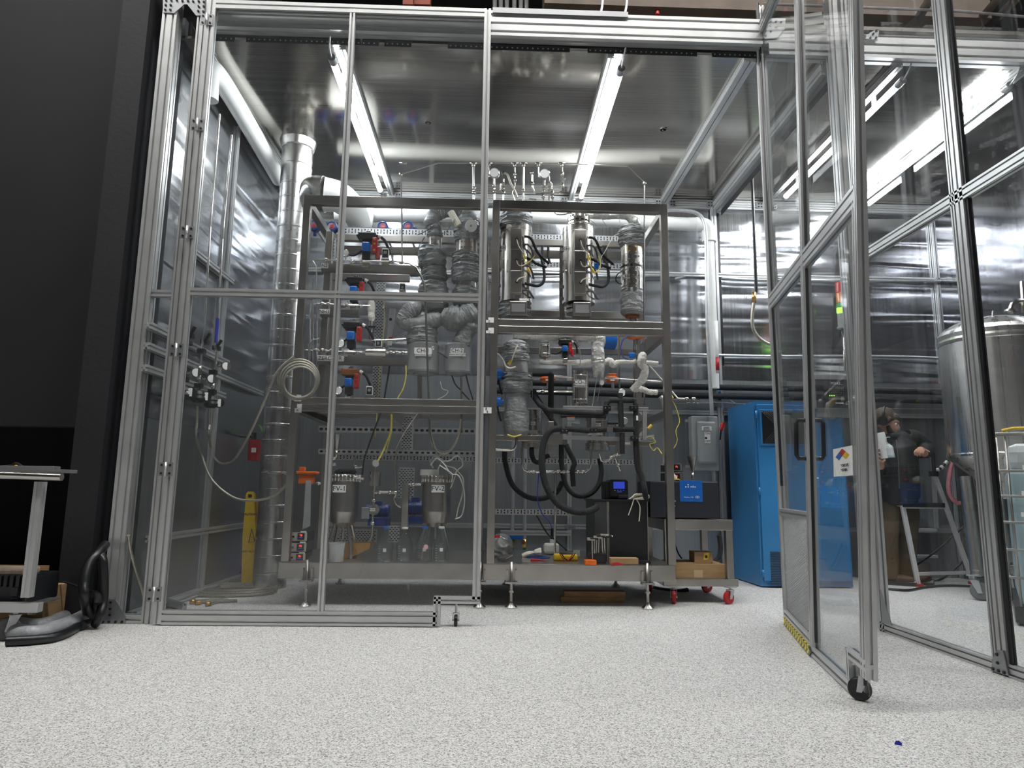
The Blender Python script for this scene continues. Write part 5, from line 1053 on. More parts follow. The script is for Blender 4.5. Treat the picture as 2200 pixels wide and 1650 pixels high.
# ================================================================ left rack deck
def fv(cx, hw, y0, y1, nm, label, lx, Y):
    k = spx(cx, (y0+y1)/2, Y); r = hw*k; c = at(cx, y1, Y); h = at(cx, y0, Y).z-c.z; t = thing('feed_vessel', label, 'vessel', tuple(onD(cx, 1206)), 'steel feed vessels on the left deck')
    b = build('vessel_body', MB().lathe(c, [(.01, -.0), (r*.5, .008), (r*.85, .04), (r*.97, .08), (r, .12), (r*1.005, .125), (r, .13), (r, h*.93), (r*.99, h)], 36), SS, t)
    build('lid_flange', MB().lathe(c+V(0, 0, h-.02), [(r*1.02, -.01), (r*1.06, -.005), (r*1.06, .01), (r*1.02, .014), (r*1.02, .018), (r*1.06, .022), (r*1.06, .035), (r*1.0, .04)], 36), SSP, t)
    q = MB()
    for i in range(24): a = 2*PI*i/24; q.cyl(c+V(math.cos(a)*r*1.05, math.sin(a)*r*1.05, h-.035), c+V(math.cos(a)*r*1.05, math.sin(a)*r*1.05, h+.02), .007, n=6)
    build('clamp_bolt', q, SSP, t); label_plate(t, nm, lx-13, 1042, lx+15, 1058, Y-r-.005, 11)
    text('POPE', at(lx+6, 1082, Y-r-.003), 3*k, SSD, t, name='engraving')
    for a in (-2.2, -.9, .9, 2.2):
        p0 = c+V(math.cos(a)*r*.72, math.sin(a)*r*.72, .03); p1 = V(c.x+math.cos(a)*r*1.35, c.y+math.sin(a)*r*1.2, c.z-.16); p2 = V(p1.x, p1.y, ZD)
        build('leg', MB().tube([p0, p1, p2], .014, smooth=False, n=10), SSP, t)
    build('drain_tube', MB().tube([c, c-V(0, 0, .09)], .01), SSP, t); return t, c, h, r
Yv = 5.5
F1, c_, h_, r_ = fv(737, 30, 1025, 1133, 'FV-1', 'polished steel feed vessel lettered FV-1 on splayed legs', 728, Yv)
build('cloth_cap', blob(c_+V(0, 0, h_+.04), .1, .08, .03, 2, .3, 14), mat('dark_rag', (.03, .03, .035), .9), F1); build('clamp', MB().ptube([(760, 1025), (775, 1028), (782, 1029)], .01, Yv-.1), SSP, F1)
F2, c_, h_, r_ = fv(936, 31, 1027, 1133, 'FV-2', 'polished steel feed vessel lettered FV-2 with tangle of cream tape on top', 940, Yv)
build('tape_ring', MB().lathe(c_+V(-.06, -.03, h_+.02), [(.06, 0), (.075, .0), (.075, .045), (.06, .045)], 24), WHT, F2)
for i, pts in enumerate(([(930, 1005), (925, 990), (935, 982), (950, 988), (958, 1000), (975, 1005), (985, 1015), (995, 1030), (994, 1060), (985, 1090), (980, 1115)], [(940, 1010), (950, 992), (965, 990), (980, 980), (990, 985), (994, 1000), (982, 1012), (975, 1030), (968, 1050)], [(925, 1000), (938, 985), (955, 998), (968, 1018), (985, 1022), (996, 1050), (998, 1080), (992, 1108), (978, 1115)], [(945, 1000), (960, 1010), (972, 1020), (970, 1035)])):
    P = [at(p[0], p[1], Yv-.1-.02*i) for p in pts]; build('tape_loop', MB().tube(P, .016, n=6, rf=lambda t, a, p: .036 if abs(math.cos(a)) > .7 else .006), WRAP, F2)
def bottle(px, py, cap, lab):
    p = onD(px, py); k = spx(px, py, p.y); r = 17*k; h = 72*k; t = thing('glass_bottle', lab, 'bottle', tuple(p), 'clear glass laboratory bottles on the deck')
    build('glass', MB().lathe(p+V(0, 0, .002), [(r*.9, 0), (r, .01), (r, h*.48), (r*.93, h*.56), (r*.5, h*.78), (r*.33, h*.86), (r*.33, h)], 28), BOTG, t)
    build('lip', MB().lathe(p+V(0, 0, h), [(r*.32, -.01), (r*.38, -.008), (r*.38, .004), (r*.3, .005)], 20), cap, t)
    q = MB()
    for i in range(6): q.cbox(p+V(-r*.55, -r*.84, h*(.12+.07*i)), r*.22, .001, h*.008)
    q.cbox(p+V(r*.1, -r*1.0, h*.36), r*.4, .001, h*.1); build('print', q, WINK, t)
bottle(826, 1207, BLU, 'clear lab bottle with purple-blue lip, leftmost of the four'); bottle(868, 1207, WHT, 'clear lab bottle under the grey gauge tube, second of the four'); bottle(911, 1206, BLU, 'clear lab bottle with round pink label, third of the four'); bottle(947, 1206, WHT, 'clear lab bottle with square white print, rightmost of the four')
solo('round_sticker', 'round pink sticker on the third lab bottle', 'sticker', MB().pdisc(915, 1175, 5, onD(911, 1206).y-.069, .001), mat('pink_paper', (.8, .5, .5), .8))
tb = thing('plastic_tub', 'translucent white plastic tub on the deck below FV-1', 'tub', tuple(onD(722, 1207))); p = onD(722, 1207); k = spx(722, 1207, p.y)
build('tub', MB().lathe(p, [(13*k, 0), (14*k, .004), (17*k, 38*k), (18*k, 40*k), (16.5*k, 40*k), (13.5*k, .01)], 26), glassmat('milky_tub', (.8, .8, .8), .3, 1.3, True, .45), tb); build('tan_contents', MB().cyl(p+V(.01, 0, .006), p+V(.01, 0, 16*k), 12*k, n=20), mat('tan_powder', (.5, .33, .2), .9), tb)
wt = thing('amber_tray', 'amber coloured tray with a spout beside the plastic tub', 'tray', tuple(onD(765, 1200))); p = onD(765, 1202); q = MB(); A = [at(x, y, p.y+.06) for x, y in ((740, 1168), (797, 1166), (793, 1180), (740, 1203))]; build('tray', q.prism(A, (0, .16, 0)), mat('amber_plastic', (.3, .15, .02), .2, coat=.5), wt)
# controllers stack
for i, (y0, x0) in enumerate(((1142, 617), (1165, 615.5), (1187, 613.5))):
    Y = 5.3; z = at(636, y0+21, Y).z; t = thing('temperature_controller', 'temperature controller with red digits, %s of three stacked at the deck\'s left end' % ('top', 'middle', 'bottom')[i], 'controller', tuple(at(636, y0+21, Y)), 'stacked controllers on the left deck')
    a = build('case', MB().pbox(x0, y0+.5, x0+43, y0+21, Y, .2, .004), BLK, t); build('front_panel', MB().pbox(x0+.5, y0+1.5, x0+42.5, y0+20, Y-.003, .003), mat('beige_panel', (.5, .46, .4), .5), t)
    d = build('display_unit', MB().pbox(x0+22, y0+3.5, x0+37, y0+18, Y-.01, .01, .003), BLK, t); text('78', at(x0+29.5, y0+8.5, Y-.0115), 4.5*spx(x0, y0, Y), GLABEL, d, name='digits'); build('blue_digits', MB().pbox(x0+25, y0+12.5, x0+33, y0+14, Y-.0115, .001), SCRN, d)
    build('switch', MB().pbox(x0+9, y0+9, x0+15, y0+13, Y-.008, .008), BLK, t); build('white_tag', MB().pbox(x0+29, y0-1, x0+41, y0+2, Y-.006, .003), PAP, t); build('white_tag', MB().pbox(x0+1, y0+2, x0+11, y0+4.5, Y-.005, .002), PAP, t)
for i, (x0, y0, lab) in enumerate(((1432, 996, 'upper'), (1432, 1016, 'lower'))):
    Y = 5.6; t = thing('temperature_controller', 'black fronted temperature controller behind the analyser, %s of two' % lab, 'controller', tuple(at(1450, y0+18, Y)))
    build('case', MB().pbox(x0, y0, x0+35, y0+17, Y, .2, .003), BLK, t); build('front_panel', MB().pbox(x0+1, y0+1, x0+34, y0+16, Y-.003, .003), SSD, t); d = build('display_unit', MB().pbox(x0+14, y0+2, x0+29, y0+14, Y-.01, .01), BLK, t); text('75', at(x0+21.5, y0+7, Y-.0115), 4*spx(x0, y0, Y), GLABEL, d, name='digits')
# gauge + catch pot + pump group between the vessels
ct = thing('catch_pot', 'small polished steel catch pot with dial gauge between the two feed vessels', 'vessel', tuple(at(803, 1045, 5.45)))
gauge(807, 995, 8, 5.42, par=ct, stem=12); build('pot', MB().pcyl(806, 12, 1014, 1044, 5.45), SSP, ct); build('clamp_ring', MB().pcyl(806, 13, 1024, 1027, 5.45), SSP, ct); build('tube', MB().ptube([(806, 1040), (804, 1056), (803, 1085), (801, 1110), (799, 1150), (790, 1165)], .009, 5.45), SSP, ct)
build('tube', MB().ptube([(804, 1058), (848, 1059), (847, 1070), (852, 1083), (862, 1090)], .01, 5.45), SSP, ct); build('tube', MB().ptube([(850, 1058), (849, 1020), (851, 980), (855, 952)], .007, 5.45, smooth=False), SS, ct)
for x, y in ((815, 1058), (838, 1058), (849, 1059), (803, 1075), (800, 1125)): c = at(x, y, 5.45); build('fitting', MB().cyl(c-V(.014, 0, 0), c+V(.014, 0, 0), .016, n=6), SSP, ct)
pl = build('round_plate', MB().pdisc(803, 1095, 12, 5.42, .02), SS, ct); label_plate(pl, 'PUMP-1', 795, 1092, 806, 1098, 5.417, 2.8)
for i, a in enumerate([j*PI/3 for j in range(6)]): build('bolt', MB().cyl(at(803, 1095, 5.417)+V(math.cos(a)*.037, 0, math.sin(a)*.037), at(803, 1095, 5.41)+V(math.cos(a)*.037, 0, math.sin(a)*.037), .004, n=6), SSP, pl)
solo('gauge_tube', 'tall flat grey sight tube standing before the perforated upright', 'sight tube', MB().pbox(863, 1037, 877, 1137, 5.5, .04, .004), mat('smoky_grey_acrylic', (.28, .27, .25), .25, coat=.5))
def pump(x0, y0, x1, y1, Y, lab):
    t = thing('pump', lab, 'pump', tuple(at((x0+x1)/2, y1, Y))); c = at((x0+x1)/2, (y0+y1)/2, Y); r = (y1-y0)/2*spx(x0, y0, Y)*.75
    mo = build('motor', MB().cyl(c-V(.09, 0, 0), c+V(.1, 0, 0), r, n=24), DBLU, t); q = MB()
    for i in range(10): q.cyl(c+V(-.08+i*.018, 0, 0), c+V(-.074+i*.018, 0, 0), r*1.12, n=24)
    build('fins', q, DBLU, mo); build('base', MB().pbox(x0, y1, x1, y1+16, Y-.05, .2), DBLU, t); build('conduit_box', MB().cbox(c+V(0, 0, r*1.1), .07, .07, .05), DBLU, t); return t
pm1 = pump(790, 1080, 832, 1114, 5.95, 'dark blue pump motor behind the catch pot'); pump(878, 1072, 908, 1110, 6.0, 'dark blue pump motor half hidden behind FV-2')
build('pump_head', MB().pbox(776, 1090, 792, 1116, 5.85, .05, .006), ENAM, pm1)
def funnel(px, y0, y1, hw, Y, lab, par=None):
    c = at(px, y1, Y); k = spx(px, y1, Y); h = at(px, y0, Y).z-c.z; t = thing('funnel', lab, 'funnel', tuple(c)); build('cone', MB().lathe(c, [(.006, 0), (.006, h*.1), (.012, h*.2), (hw*k, h*.97), (hw*k, h), (hw*k*.95, h), (.008, h*.2)], 24), SS, t); build('spout', MB().cyl(c-V(0, 0, .05), c+V(0, 0, .01), .012, n=8), SSP, t)
funnel(723, 933, 970, 9, 5.45, 'steel funnel hanging behind the door\'s middle bar above FV-1'); funnel(1488, 980, 1018, 11.5, 5.75, 'steel funnel standing on top of the black analyser')
gasline('steel tubes and tee above the FV-1 vessel', [[(718, 960), (718, 1010)], [(762, 982), (761, 1000)], [(768, 1005), (778, 1003)], [(676, 1039), (690, 1039)], [(878, 1041), (905, 1041)]], [(717, 985), (717, 998), (764, 1003), (684, 1039), (888, 1041)], 5.4, .008)
label_plate(lr, 'V-101', 712, 998, 722, 1001, 5.39, 2)
# ================================================================ behind the left rack
fs = thing('wet_floor_sign', 'yellow folding wet floor sign leaning near the exhaust duct', 'sign', tuple(at(534, 1262, 6.1))); Ys = 6.1
A = [(518, 1262), (521, 1150), (527, 1080), (528, 1062), (532, 1056), (542, 1056), (545, 1062), (546, 1080), (550, 1150), (554, 1262)]
b = build('panel', MB().prism([at(x, y, Ys) for x, y in A], (0, .02, 0)), YEL, fs); build('rear_panel', MB().prism([at(x, y, Ys)+V(0, .02+.3*(y-1056)/206, 0) for x, y in A], (0, .02, 0)), YEL, fs)
build('grip_slot', MB().pbox(533, 1062, 541, 1069, Ys-.003, .003), BLK, fs)
tr = [at(*p, Ys-.003) for p in ((541, 1136), (534, 1166), (547, 1163))]; build('warning_triangle', MB().tube(tr, .004, n=5, smooth=False, closed=True), INK, fs)
text('CAUTION', at(536, 1105, Ys-.003), .02, INK, fs); text('!', at(541, 1157, Ys-.003), .035, INK, fs); text('WET FLOOR', at(537, 1185, Ys-.003), .018, INK, fs)
fx = thing('fire_extinguisher', 'red fire extinguisher on the side wall left of the exhaust duct', 'extinguisher', tuple(at(545, 990, 6.3))); build('cylinder', MB().pcyl(546, 13, 945, 990, 6.3), RED, fx); build('head', MB().pcyl(546, 5, 930, 945, 6.3), BLK, fx); build('wall_hook', MB().tube([at(546, 938, 6.3), V(XL, 6.3, at(546, 938, 6.3).z)], .01, smooth=False), BLK, fx)
build('label_sheet', MB().pbox(540, 962, 550, 972, 6.235, .002), PAP, fx); solo('green_tag', 'bright green tag hanging by the exhaust duct', 'tag', MB().prism([at(*p, 6.5) for p in ((555, 912), (561, 915), (571, 932), (566, 934))], (0, .005, 0)), mat('lime_green', (.25, .7, .1), .5))
oc = thing('orange_handwheel_valve', 'orange valve head mounted low between the duct and the rack post', 'valve', tuple(at(650, 1040, 5.6))); build('disc', MB().pbox(617, 1012, 679, 1019, 5.6, .12, .01).pbox(642, 1003, 654, 1013, 5.63, .05, .006), ORG, oc); build('body', MB().pbox(640, 1019, 672, 1040, 5.62, .08, .008), ORG, oc)
solo('acrylic_sheet', 'clear acrylic sheet hung on the rack\'s left post', 'panel', MB().prism([at(*p, 5.3) for p in ((657, 1032), (668, 1032), (666, 1130), (650, 1138))], (0, .01, 0)), ENAM)
pv = thing('purple_bag', 'purple plastic wrapped bundle on the floor by the exhaust duct', 'bundle', tuple(atZ(510, 1245))); f = atZ(510, 1245); build('film', blob(f+V(0, .1, .07), .17, .12, .07, 9, .3, 10), PUR, pv)
pv = thing('scrap_pile', 'heap of grey fittings and tubes on the floor against the left wall', 'heap', tuple(atZ(560, 1232))); f = atZ(560, 1238); build('clear_wrap', blob(f+V(0, .25, .11), .2, .12, .08, 12, .5, 14), FILM, pv)
for i in range(9): a = random.uniform(-.3, .3); c = f+V(-.25+.05*i, .2+.02*i, .05+.01*(i % 3)); build('scrap', MB().cyl(c, c+V(.1, .05*a, .05), .012, n=6), SS, pv)
for i in range(3): x = atZ(480+i*14, 1262-i*7); solo('aluminium_offcut', 'aluminium extrusion offcut on the floor by the side wall, %s of three' % ('nearest', 'middle', 'farthest')[i], 'offcut', MB().extr(x+V(-.1, -.1, .025), x+V(.5, 1.1, .025), .04, .04, (0, 0, 1)), ALUD)
solo('aluminium_offcut', 'dark aluminium offcut lying just inside the door\'s lower left corner', 'offcut', MB().extr(atZ(352, 1298, .02), atZ(396, 1312, .02), .09, .03, (0, 0, 1)), ALUD)
bp2 = thing('blue_crate', 'low dark blue plastic crate on the floor behind the controllers', 'crate', tuple(atZ(600, 1235))); f = atZ(600, 1240); build('crate', MB().bbox((f.x-.12, f.y+.1, 0), (f.x+.3, f.y+.4, .22), .02), DBLU, bp2)
# coil of braided hose on the floor
ch_ = thing('hose_coil', 'coil of braided steel hose with brass ends on the floor behind the closed door', 'hose', tuple(atZ(495, 1285)))
c = atZ(490, 1274)
for i in range(3):
    P = []
    for j in range(15): a = 2*PI*j/14*(.97)+.4*i; P.append(c+V(math.cos(a)*(.38-.02*i)+.01*i, math.sin(a)*(.24-.02*i)+.03*i, .014+.012*i))
    build('loop', MB().tube(P, .0115, n=8), BRAID, ch_)
for x0, y0, x1, y1 in ((440, 1290, 412, 1292), (450, 1291, 424, 1294), (470, 1292, 445, 1297)):
    build('hose_end', MB().tube([atZ(x0+40, y0-2, .015), atZ(x0, y0, .015), atZ(x1+6, y1, .015)], .0115), BRAID, ch_); build('brass_fitting', MB().cyl(atZ(x1+8, y1, .018), atZ(x1-4, y1+1, .018), .018, n=6), BRASS, ch_)
# coiled steel hose on the rack post
hc2 = thing('hose_coil', 'grey hose coiled on the left rack post above the shelf', 'hose', tuple(at(640, 850, 5.1))); 
for i in range(4):
    c = at(641+i, 815+i*2, 5.13-i*.012); rr_ = .155-.012*i
    build('loop', MB().tube([c+V(math.cos(a)*rr_, 0, math.sin(a)*rr_) for a in [2*PI*j/16 for j in range(16)]], .0085, n=8, closed=True), BRAID, hc2)
# ================================================================ exhaust duct and big pipes
zt0 = ZC; Yd = 6.05*1.0
xd = at(640, 320, Yd).x
du = thing('exhaust_duct', 'round galvanised spiral exhaust duct rising from floor to ceiling left of the rack', 'duct', (xd, Yd, 0))
r = 33*spx(620, 600, Yd); pr = [(r, 0)]; z = .0
seams = []
while z < ZC-.5: pr += [(r, z+.12), (r*1.015, z+.125), (r*1.015, z+.135), (r, z+.14)]; z += .14
pr += [(r, ZC-.3), (r*1.03, ZC-.28), (r*1.03, ZC-.26), (r*1.01, ZC-.25), (r*1.02, ZC-.08), (r*1.08, ZC-.07), (r*1.2, ZC-.0)]
build('duct_body', MB().lathe((xd, Yd, 0), pr, 40), GALV, du)
c0 = at(660, 430, Yd); c1 = V(at(690, 412, Yd-.05).x, Yd-.05, at(690, 412, Yd).z)
zb_ = at(700, 425, Yd).z; x0_ = at(640, 425, Yd).x; x1_ = at(683, 425, Yd).x
build('branch', MB().tube([V(xd, Yd, zb_-.15), V(xd+.12, Yd-.02, zb_-.03), V(x1_-.02, Yd-.03, zb_+.03), V(x1_+.05, Yd-.03, zb_+.02)], .14, n=28, rf=lambda t, a, p: .06+.1*min(1, t*1.6)), GALV, du)
build('collar', MB().cyl((x1_+.03, Yd-.03, zb_+.02), (x1_+.065, Yd-.03, zb_+.02), .168, n=28), GALV, du)
wp = thing('white_duct', 'white plastic duct elbow and pipe running along the rear wall', 'duct', (0, 6.85, at(1000, 460, 6.85).z))
zp = at(1000, 460, 6.85).z
build('elbow', MB().tube([V(x1_+.06, Yd-.03, zb_+.02), V(x1_+.2, Yd+.02, zb_+.01), V(x1_+.3, Yd+.2, zb_-.04), V(x1_+.32, Yd+.45, zb_-.08), V(x1_+.32, 6.7, zp)], .14, n=28, rf=lambda t, a, p: .16-.07*t), WHT, wp)
rp = 14.5*spx(1000, 460, 6.85)
def wpipe(nm, pts, r, m=WHT, par=wp, **k): return build(nm, MB().tube(pts, r, n=20, **k), m, par)
wpipe('pipe', [at(720, 463, 6.85), at(1100, 462, 6.85), at(1480, 482, 6.85)], rp, smooth=False)
xv = at(1527, 620, 6.85).x
wpipe('corner_elbow', [at(1478, 482, 6.85), at(1500, 482, 6.85), at(1516, 485, 6.85), V(xv, 6.85, at(1525, 500, 6.85).z), V(xv, 6.85, at(1525, 520, 6.85).z)], rp*1.03)
wpipe('downpipe', [V(xv, 6.85, at(1525, 515, 6.85).z), V(xv, 6.85, at(1540, 835, 6.85).z)], 10.5*spx(1527, 620, 6.85), smooth=False)
build('coupling', MB().cyl(at(1494, 482, 6.85), at(1500, 482, 6.85), rp*1.1, n=20), WHT, wp)
cn = thing('steel_conduit', 'bright steel conduit bending down beside the white downpipe', 'conduit', tuple(at(1525, 890, 6.7)))
build('conduit', MB().tube([at(1420, 452, 6.72), at(1470, 452, 6.72), at(1500, 460, 6.72), at(1513, 480, 6.72), at(1517, 520, 6.72), V(at(1520, 700, 6.72).x, 6.72, at(1520, 700, 6.72).z), V(at(1523, 700, 6.72).x, 6.72, at(1526, 892, 6.72).z)], .02, n=12), ZINC, cn)
lw = thing('white_duct', 'white plastic pipe along the left wall under the ceiling', 'duct', tuple(atX(520, 270, XL+.14)))
XQ = XL+.14
wpipe('pipe', [atX(446, 215, XQ), atX(450, 160, XQ), atX(466, 160, XQ), atX(520, 245, XQ), atX(600, 385, XQ)], .075, par=lw)
for i, (pl_, r_) in enumerate(((((1050, 596), (1440, 592), (1450, 599)), .014), (((1550, 597), (1650, 602), (2000, 604), (2030, 606), (2048, 622), (2058, 660), (2064, 720)), .017), (((1430, 760), (1650, 765), (1860, 765), (2025, 770), (2038, 782)), .014), (((1430, 826), (1700, 830), (2040, 838)), .008), (((1430, 856), (1700, 874), (2040, 880)), .007))):
    t = solo('wall_conduit', ('steel conduit on the rear wall behind the reactors', 'steel conduit high on the rear wall, bending down above the big tank', 'steel conduit on the rear wall level with the tank\'s shoulder', 'thin steel tube on the rear wall just above the black pipes', 'thin steel tube on the rear wall just below the black pipes')[i], 'conduit', MB().ptube(pl_, r_, YB-.08, n=10), ZINC)
for i, py in enumerate((833, 852)): solo('insulated_wall_pipe', 'thick black insulated pipe along the rear wall, %s of the pair' % ('upper', 'lower')[i], 'pipe', MB().ptube([(1060, py-13), (1430, py-3), (1700, py+2), (2040, py+10)], .032, YB-.14, n=12, smooth=False), RUB)
solo('cable_tube', 'black hanging drop tube with brass nut right of the white downpipe', 'drop tube', MB().tube([V(at(1623, 540, 6.3).x, 6.3, ZC), V(at(1621, 540, 6.3).x, 6.3, at(1620, 628, 6.3).z)], .016, smooth=False), BLK)
dt = thing('flexible_drop', 'flexible metal hose hanging below the black drop tube', 'hose', tuple(at(1620, 740, 6.3))); x_ = at(1620, 640, 6.3).x; build('nut', MB().cyl((x_, 6.3, at(1620, 650, 6.3).z), (x_, 6.3, at(1620, 628, 6.3).z), .022, n=8), BRASS, dt); build('flex', MB().ptube([(1620, 650), (1616, 680), (1618, 705), (1630, 725), (1650, 738), (1668, 742)], .016, 6.3, n=10), BRAID, dt)
t = thing('level_switch', 'white tube with red band hanging at the end of the white downpipe', 'switch', tuple(at(1543, 835, 6.7))); x_ = at(1542, 800, 6.7).x
build('tube', MB().cyl((x_, 6.7, at(1543, 802, 6.7).z), (x_, 6.7, at(1541, 690, 6.7).z), .018, n=10), WHT, t); build('red_band', MB().cyl((x_, 6.7, at(1543, 796, 6.7).z), (x_, 6.7, at(1542, 768, 6.7).z), .019, n=10), RED, t)
# ================================================================ gas drops on the left wall
XG = XL+.12
def gtube(par, nm, pts, r, m=SSP, **k): return build(nm, MB().tube([atX(p[0], p[1], XG) for p in pts], r, **k), m, par)
def drop(lab, tube_, valve, clamps, gpt, reg, rg, tail, heat=None):
    t = thing('gas_drop', lab, 'regulator', tuple(atX(*tail[-1], XG)), 'gas drops on the side wall'); gtube(t, 'riser', tube_, .008, smooth=False)
    for p in [valve]+clamps:
        c = atX(*p, XG); build('clamp', MB().cbox(c, .05, .05, .035), BLK, t)
    c = atX(*valve, XG); build('lever', MB().cbox(c+V(.03, -.03, .03), .015, .02, .07, Matrix.Rotation(.5, 3, 'Y')), BLK, t)
    for p in ((tube_[-1][0], tube_[-1][1]-40), (tube_[-1][0]+1, tube_[-1][1]-58), (tube_[-1][0], tube_[-1][1]-20)): c = atX(*p, XG); build('fitting', MB().cyl(c-V(0, 0, .02), c+V(0, 0, .02), .016, n=6), SSP, t)
    for gp_, body in ((gpt, SSP), (rg, BLK)):
        c = atX(*gp_, XG+.06); g = build('gauge_case', MB().cyl(c+V(-.01, .02, 0), c+V(.012, -.015, 0), .036, n=22), body, t); build('dial', MB().cyl(c+V(.012, -.015, 0), c+V(.0135, -.0165, 0), .03, n=22), PAP, g); build('stem', MB().cyl(c, V(XG, c.y, c.z), .008, n=8), SSP, g)
    c = atX(*reg, XG+.02); build('regulator_body', MB().lathe(c-V(0, 0, .045), [(.03, 0), (.05, .015), (.052, .03), (.045, .05), (.05, .06), (.04, .085), (.015, .095)], 18), BLK, t)
    if heat: gtube(t, 'blue_sleeve', heat, .013, BWR, smooth=False)
    return t
drop('gas regulator drop with two gauges, middle of the three on the side wall', [(472, 245), (452, 480), (440, 690), (433, 760), (428, 850)], (440, 735), [(433, 755), (427, 829)], (453, 814), (425, 852), (442, 852), [(425, 870), (423, 890)])
drop('gas regulator drop with blue sleeve, rightmost of the three on the side wall', [(498, 290), (478, 510), (468, 690), (463, 790), (458, 870)], (465, 748), [(458, 800), (456, 842)], (484, 787), (453, 864), (470, 866), [(452, 880), (451, 905)], [(468, 684), (464, 736)])
drop('gas regulator drop half hidden behind the door\'s hinge side', [(409, 560), (404, 700), (398, 780), (392, 850)], (408, 722), [(403, 737), (396, 815)], (420, 801), (395, 844), (408, 843), [(390, 870), (386, 895)], [(407, 665), (405, 690)])
def bh(lab, pts, fx_=None): t = thing('braided_hose', lab, 'hose', tuple(pts[-1])); build('hose', MB().tube(pts, .0095, n=8, res=8), BRAID, t); return t
A = [atX(424, 872, XG), atX(423, 905, XG), atX(422, 940, XG)]
h = bh('braided hose from the middle regulator sweeping down to the rack base', A+[at(432, 975, 5.45), at(455, 1030, 5.35), at(500, 1068, 5.3), at(545, 1075, 5.3), at(590, 1065, 5.3), at(620, 1035, 5.3), at(626, 1020, 5.35)]); build('blue_tape', MB().tube([atX(423, 930, XG), atX(422, 940, XG)], .012), BWR, h)
bh('braided hose from the right regulator hanging in a loop up to the post coil', [atX(451, 880, XG), atX(450, 910, XG), atX(449, 935, XG), at(455, 970, 5.7), at(468, 992, 5.5), at(485, 996, 5.4), at(505, 985, 5.3), at(535, 935, 5.2), at(565, 870, 5.15), at(595, 800, 5.12), at(632, 766, 5.12)])
bh('braided hose hanging from the lower side rail behind the left frame post', [atX(276, 1150, XW), atX(280, 1180, XW), atX(290, 1220, XW+.02), atX(303, 1262, XW+.05), atX(312, 1300, XW+.05)])
# ================================================================ analyser on wheeled cart, cabinet, disconnect
ca = thing('wheeled_cart', 'stainless steel wheeled cart with red caster wheels right of the rack', 'cart', tuple(atZ(1510, 1290)))
Ya = 5.42; Yb2 = 6.05; zt2 = at(1500, 1116, Ya).z; zm2 = at(1500, 1139, Ya).z; xl_, xr_ = at(1437, 1200, Ya).x, at(1569, 1200, Ya).x; zs2, zs3 = at(1500, 1243, Ya).z, at(1500, 1259, Ya).z
for x in (xl_, xr_):
    for y in (Ya, Yb2): sqpost(ca, x, zs2, zt2, y, .055, 'leg')
    beamy(ca, x, zt2-.09, zt2, Ya+.055, Yb2, nm='rail')
beamx(ca, xl_-.03, xr_+.03, zm2, zt2, Ya-.002, nm='rail'); beamx(ca, xl_-.03, xr_+.03, zm2, zt2, Yb2, nm='rail'); build('bottom_shelf', MB().bbox((xl_-.05, Ya-.03, zs3), (xr_+.05, Yb2+.08, zs2), .004), SS, ca); build('top_shelf', MB().bbox((xl_-.03, Ya, zt2-.01), (xr_+.03, Yb2+.05, zt2), .002), SS, ca)
for px, py, a in ((1566, 1298, .5), (1448, 1297, 1.3), (1519, 1273, .2), (1397, 1272, 1.2)): f = atZ(px, py); caster(ca, f, .05 if py > 1280 else .048, .03, a, .045, RED, BLK, zs3)
an = thing('gas_analyser', 'black bench analyser with blue MKS label standing on the wheeled cart', 'analyser', tuple(at(1470, 1114, Ya)))
b = build('case', MB().pbox(1396, 1034, 1545, 1113, Ya, .45, .01), NAVY, an)
l = build('blue_label', MB().pbox(1460.5, 1032.5, 1509.5, 1078, Ya-.004, .003, .001), BLU, an); k = spx(1485, 1050, Ya)
text('mks', at(1489, 1045.5, Ya-.006), 5.4*k, WINK, l)
q = MB(); 
for x, y in ((1473.5, 1046), (1478.5, 1046), (1478.5, 1041.5)): q.pdisc(x, y, 1.5, Ya-.006, .002)
build('logo_dot', q, WINK, l); text('MultiGas  FTIR', at(1480, 1068.5, Ya-.006), 2.4*k, WINK, l); q = MB()
for i in range(4): q.rim(1496+i*1.6, 1068, 2.2, Ya-.006, .0008)
build('logo_ring', q, WINK, l)
q = MB().pbox(1441, 1070, 1448, 1083, Ya-.012, .01, .002).pbox(1438, 1076, 1441, 1079, Ya-.01, .01).pbox(1448, 1075, 1452, 1078, Ya-.01, .01); build('latch', q, ALU, an)
for x in (1443, 1449): build('knob', MB().pdisc(x, 1087, 2, Ya-.015, .015), ALU, an)
build('status_leds', MB().pbox(1437, 1098, 1438, 1105, Ya-.003, .003), GLOWG, an); build('legend', MB().pbox(1440, 1098, 1446, 1099.5, Ya-.003, .002).pbox(1440, 1101, 1450, 1102, Ya-.003, .002).pbox(1440, 1104, 1449, 1105, Ya-.003, .002), WINK, an)
t = thing('white_wrap', 'white cloth sleeve with yellow edge lying on the analyser beside the rack post', 'cloth', tuple(at(1446, 1034, Ya+.1))); q = MB(); jacket(q, [at(1434, 1024, Ya+.1), at(1442, 1024, Ya+.1), at(1452, 1030, Ya+.1)], [.025, .035, .02], 3, 14, 6, .1); build('sleeve', q, WHT, t); build('yellow_edge', MB().ptube([(1440, 1032), (1455, 1030), (1460, 1031)], .006, Ya+.05), YEL, t)
bx = thing('cardboard_box', 'wide brown cardboard box on the cart\'s bottom shelf', 'box', tuple(at(1500, 1243, Ya+.06))); build('carton', MB().pbox(1446, 1212, 1559, 1243, Ya+.06, .35, .003), CRD, bx); build('flap', MB().prism([at(1446, 1211, Ya+.06), at(1500, 1211, Ya+.08), at(1478, 1203, Ya+.3), at(1446, 1204, Ya+.3)], (0, 0, .004)), CRD, bx); build('packing_tape', MB().pbox(1491, 1225, 1510, 1243, Ya+.056, .003), mat('tan_tape', (.55, .42, .26), .4), bx)
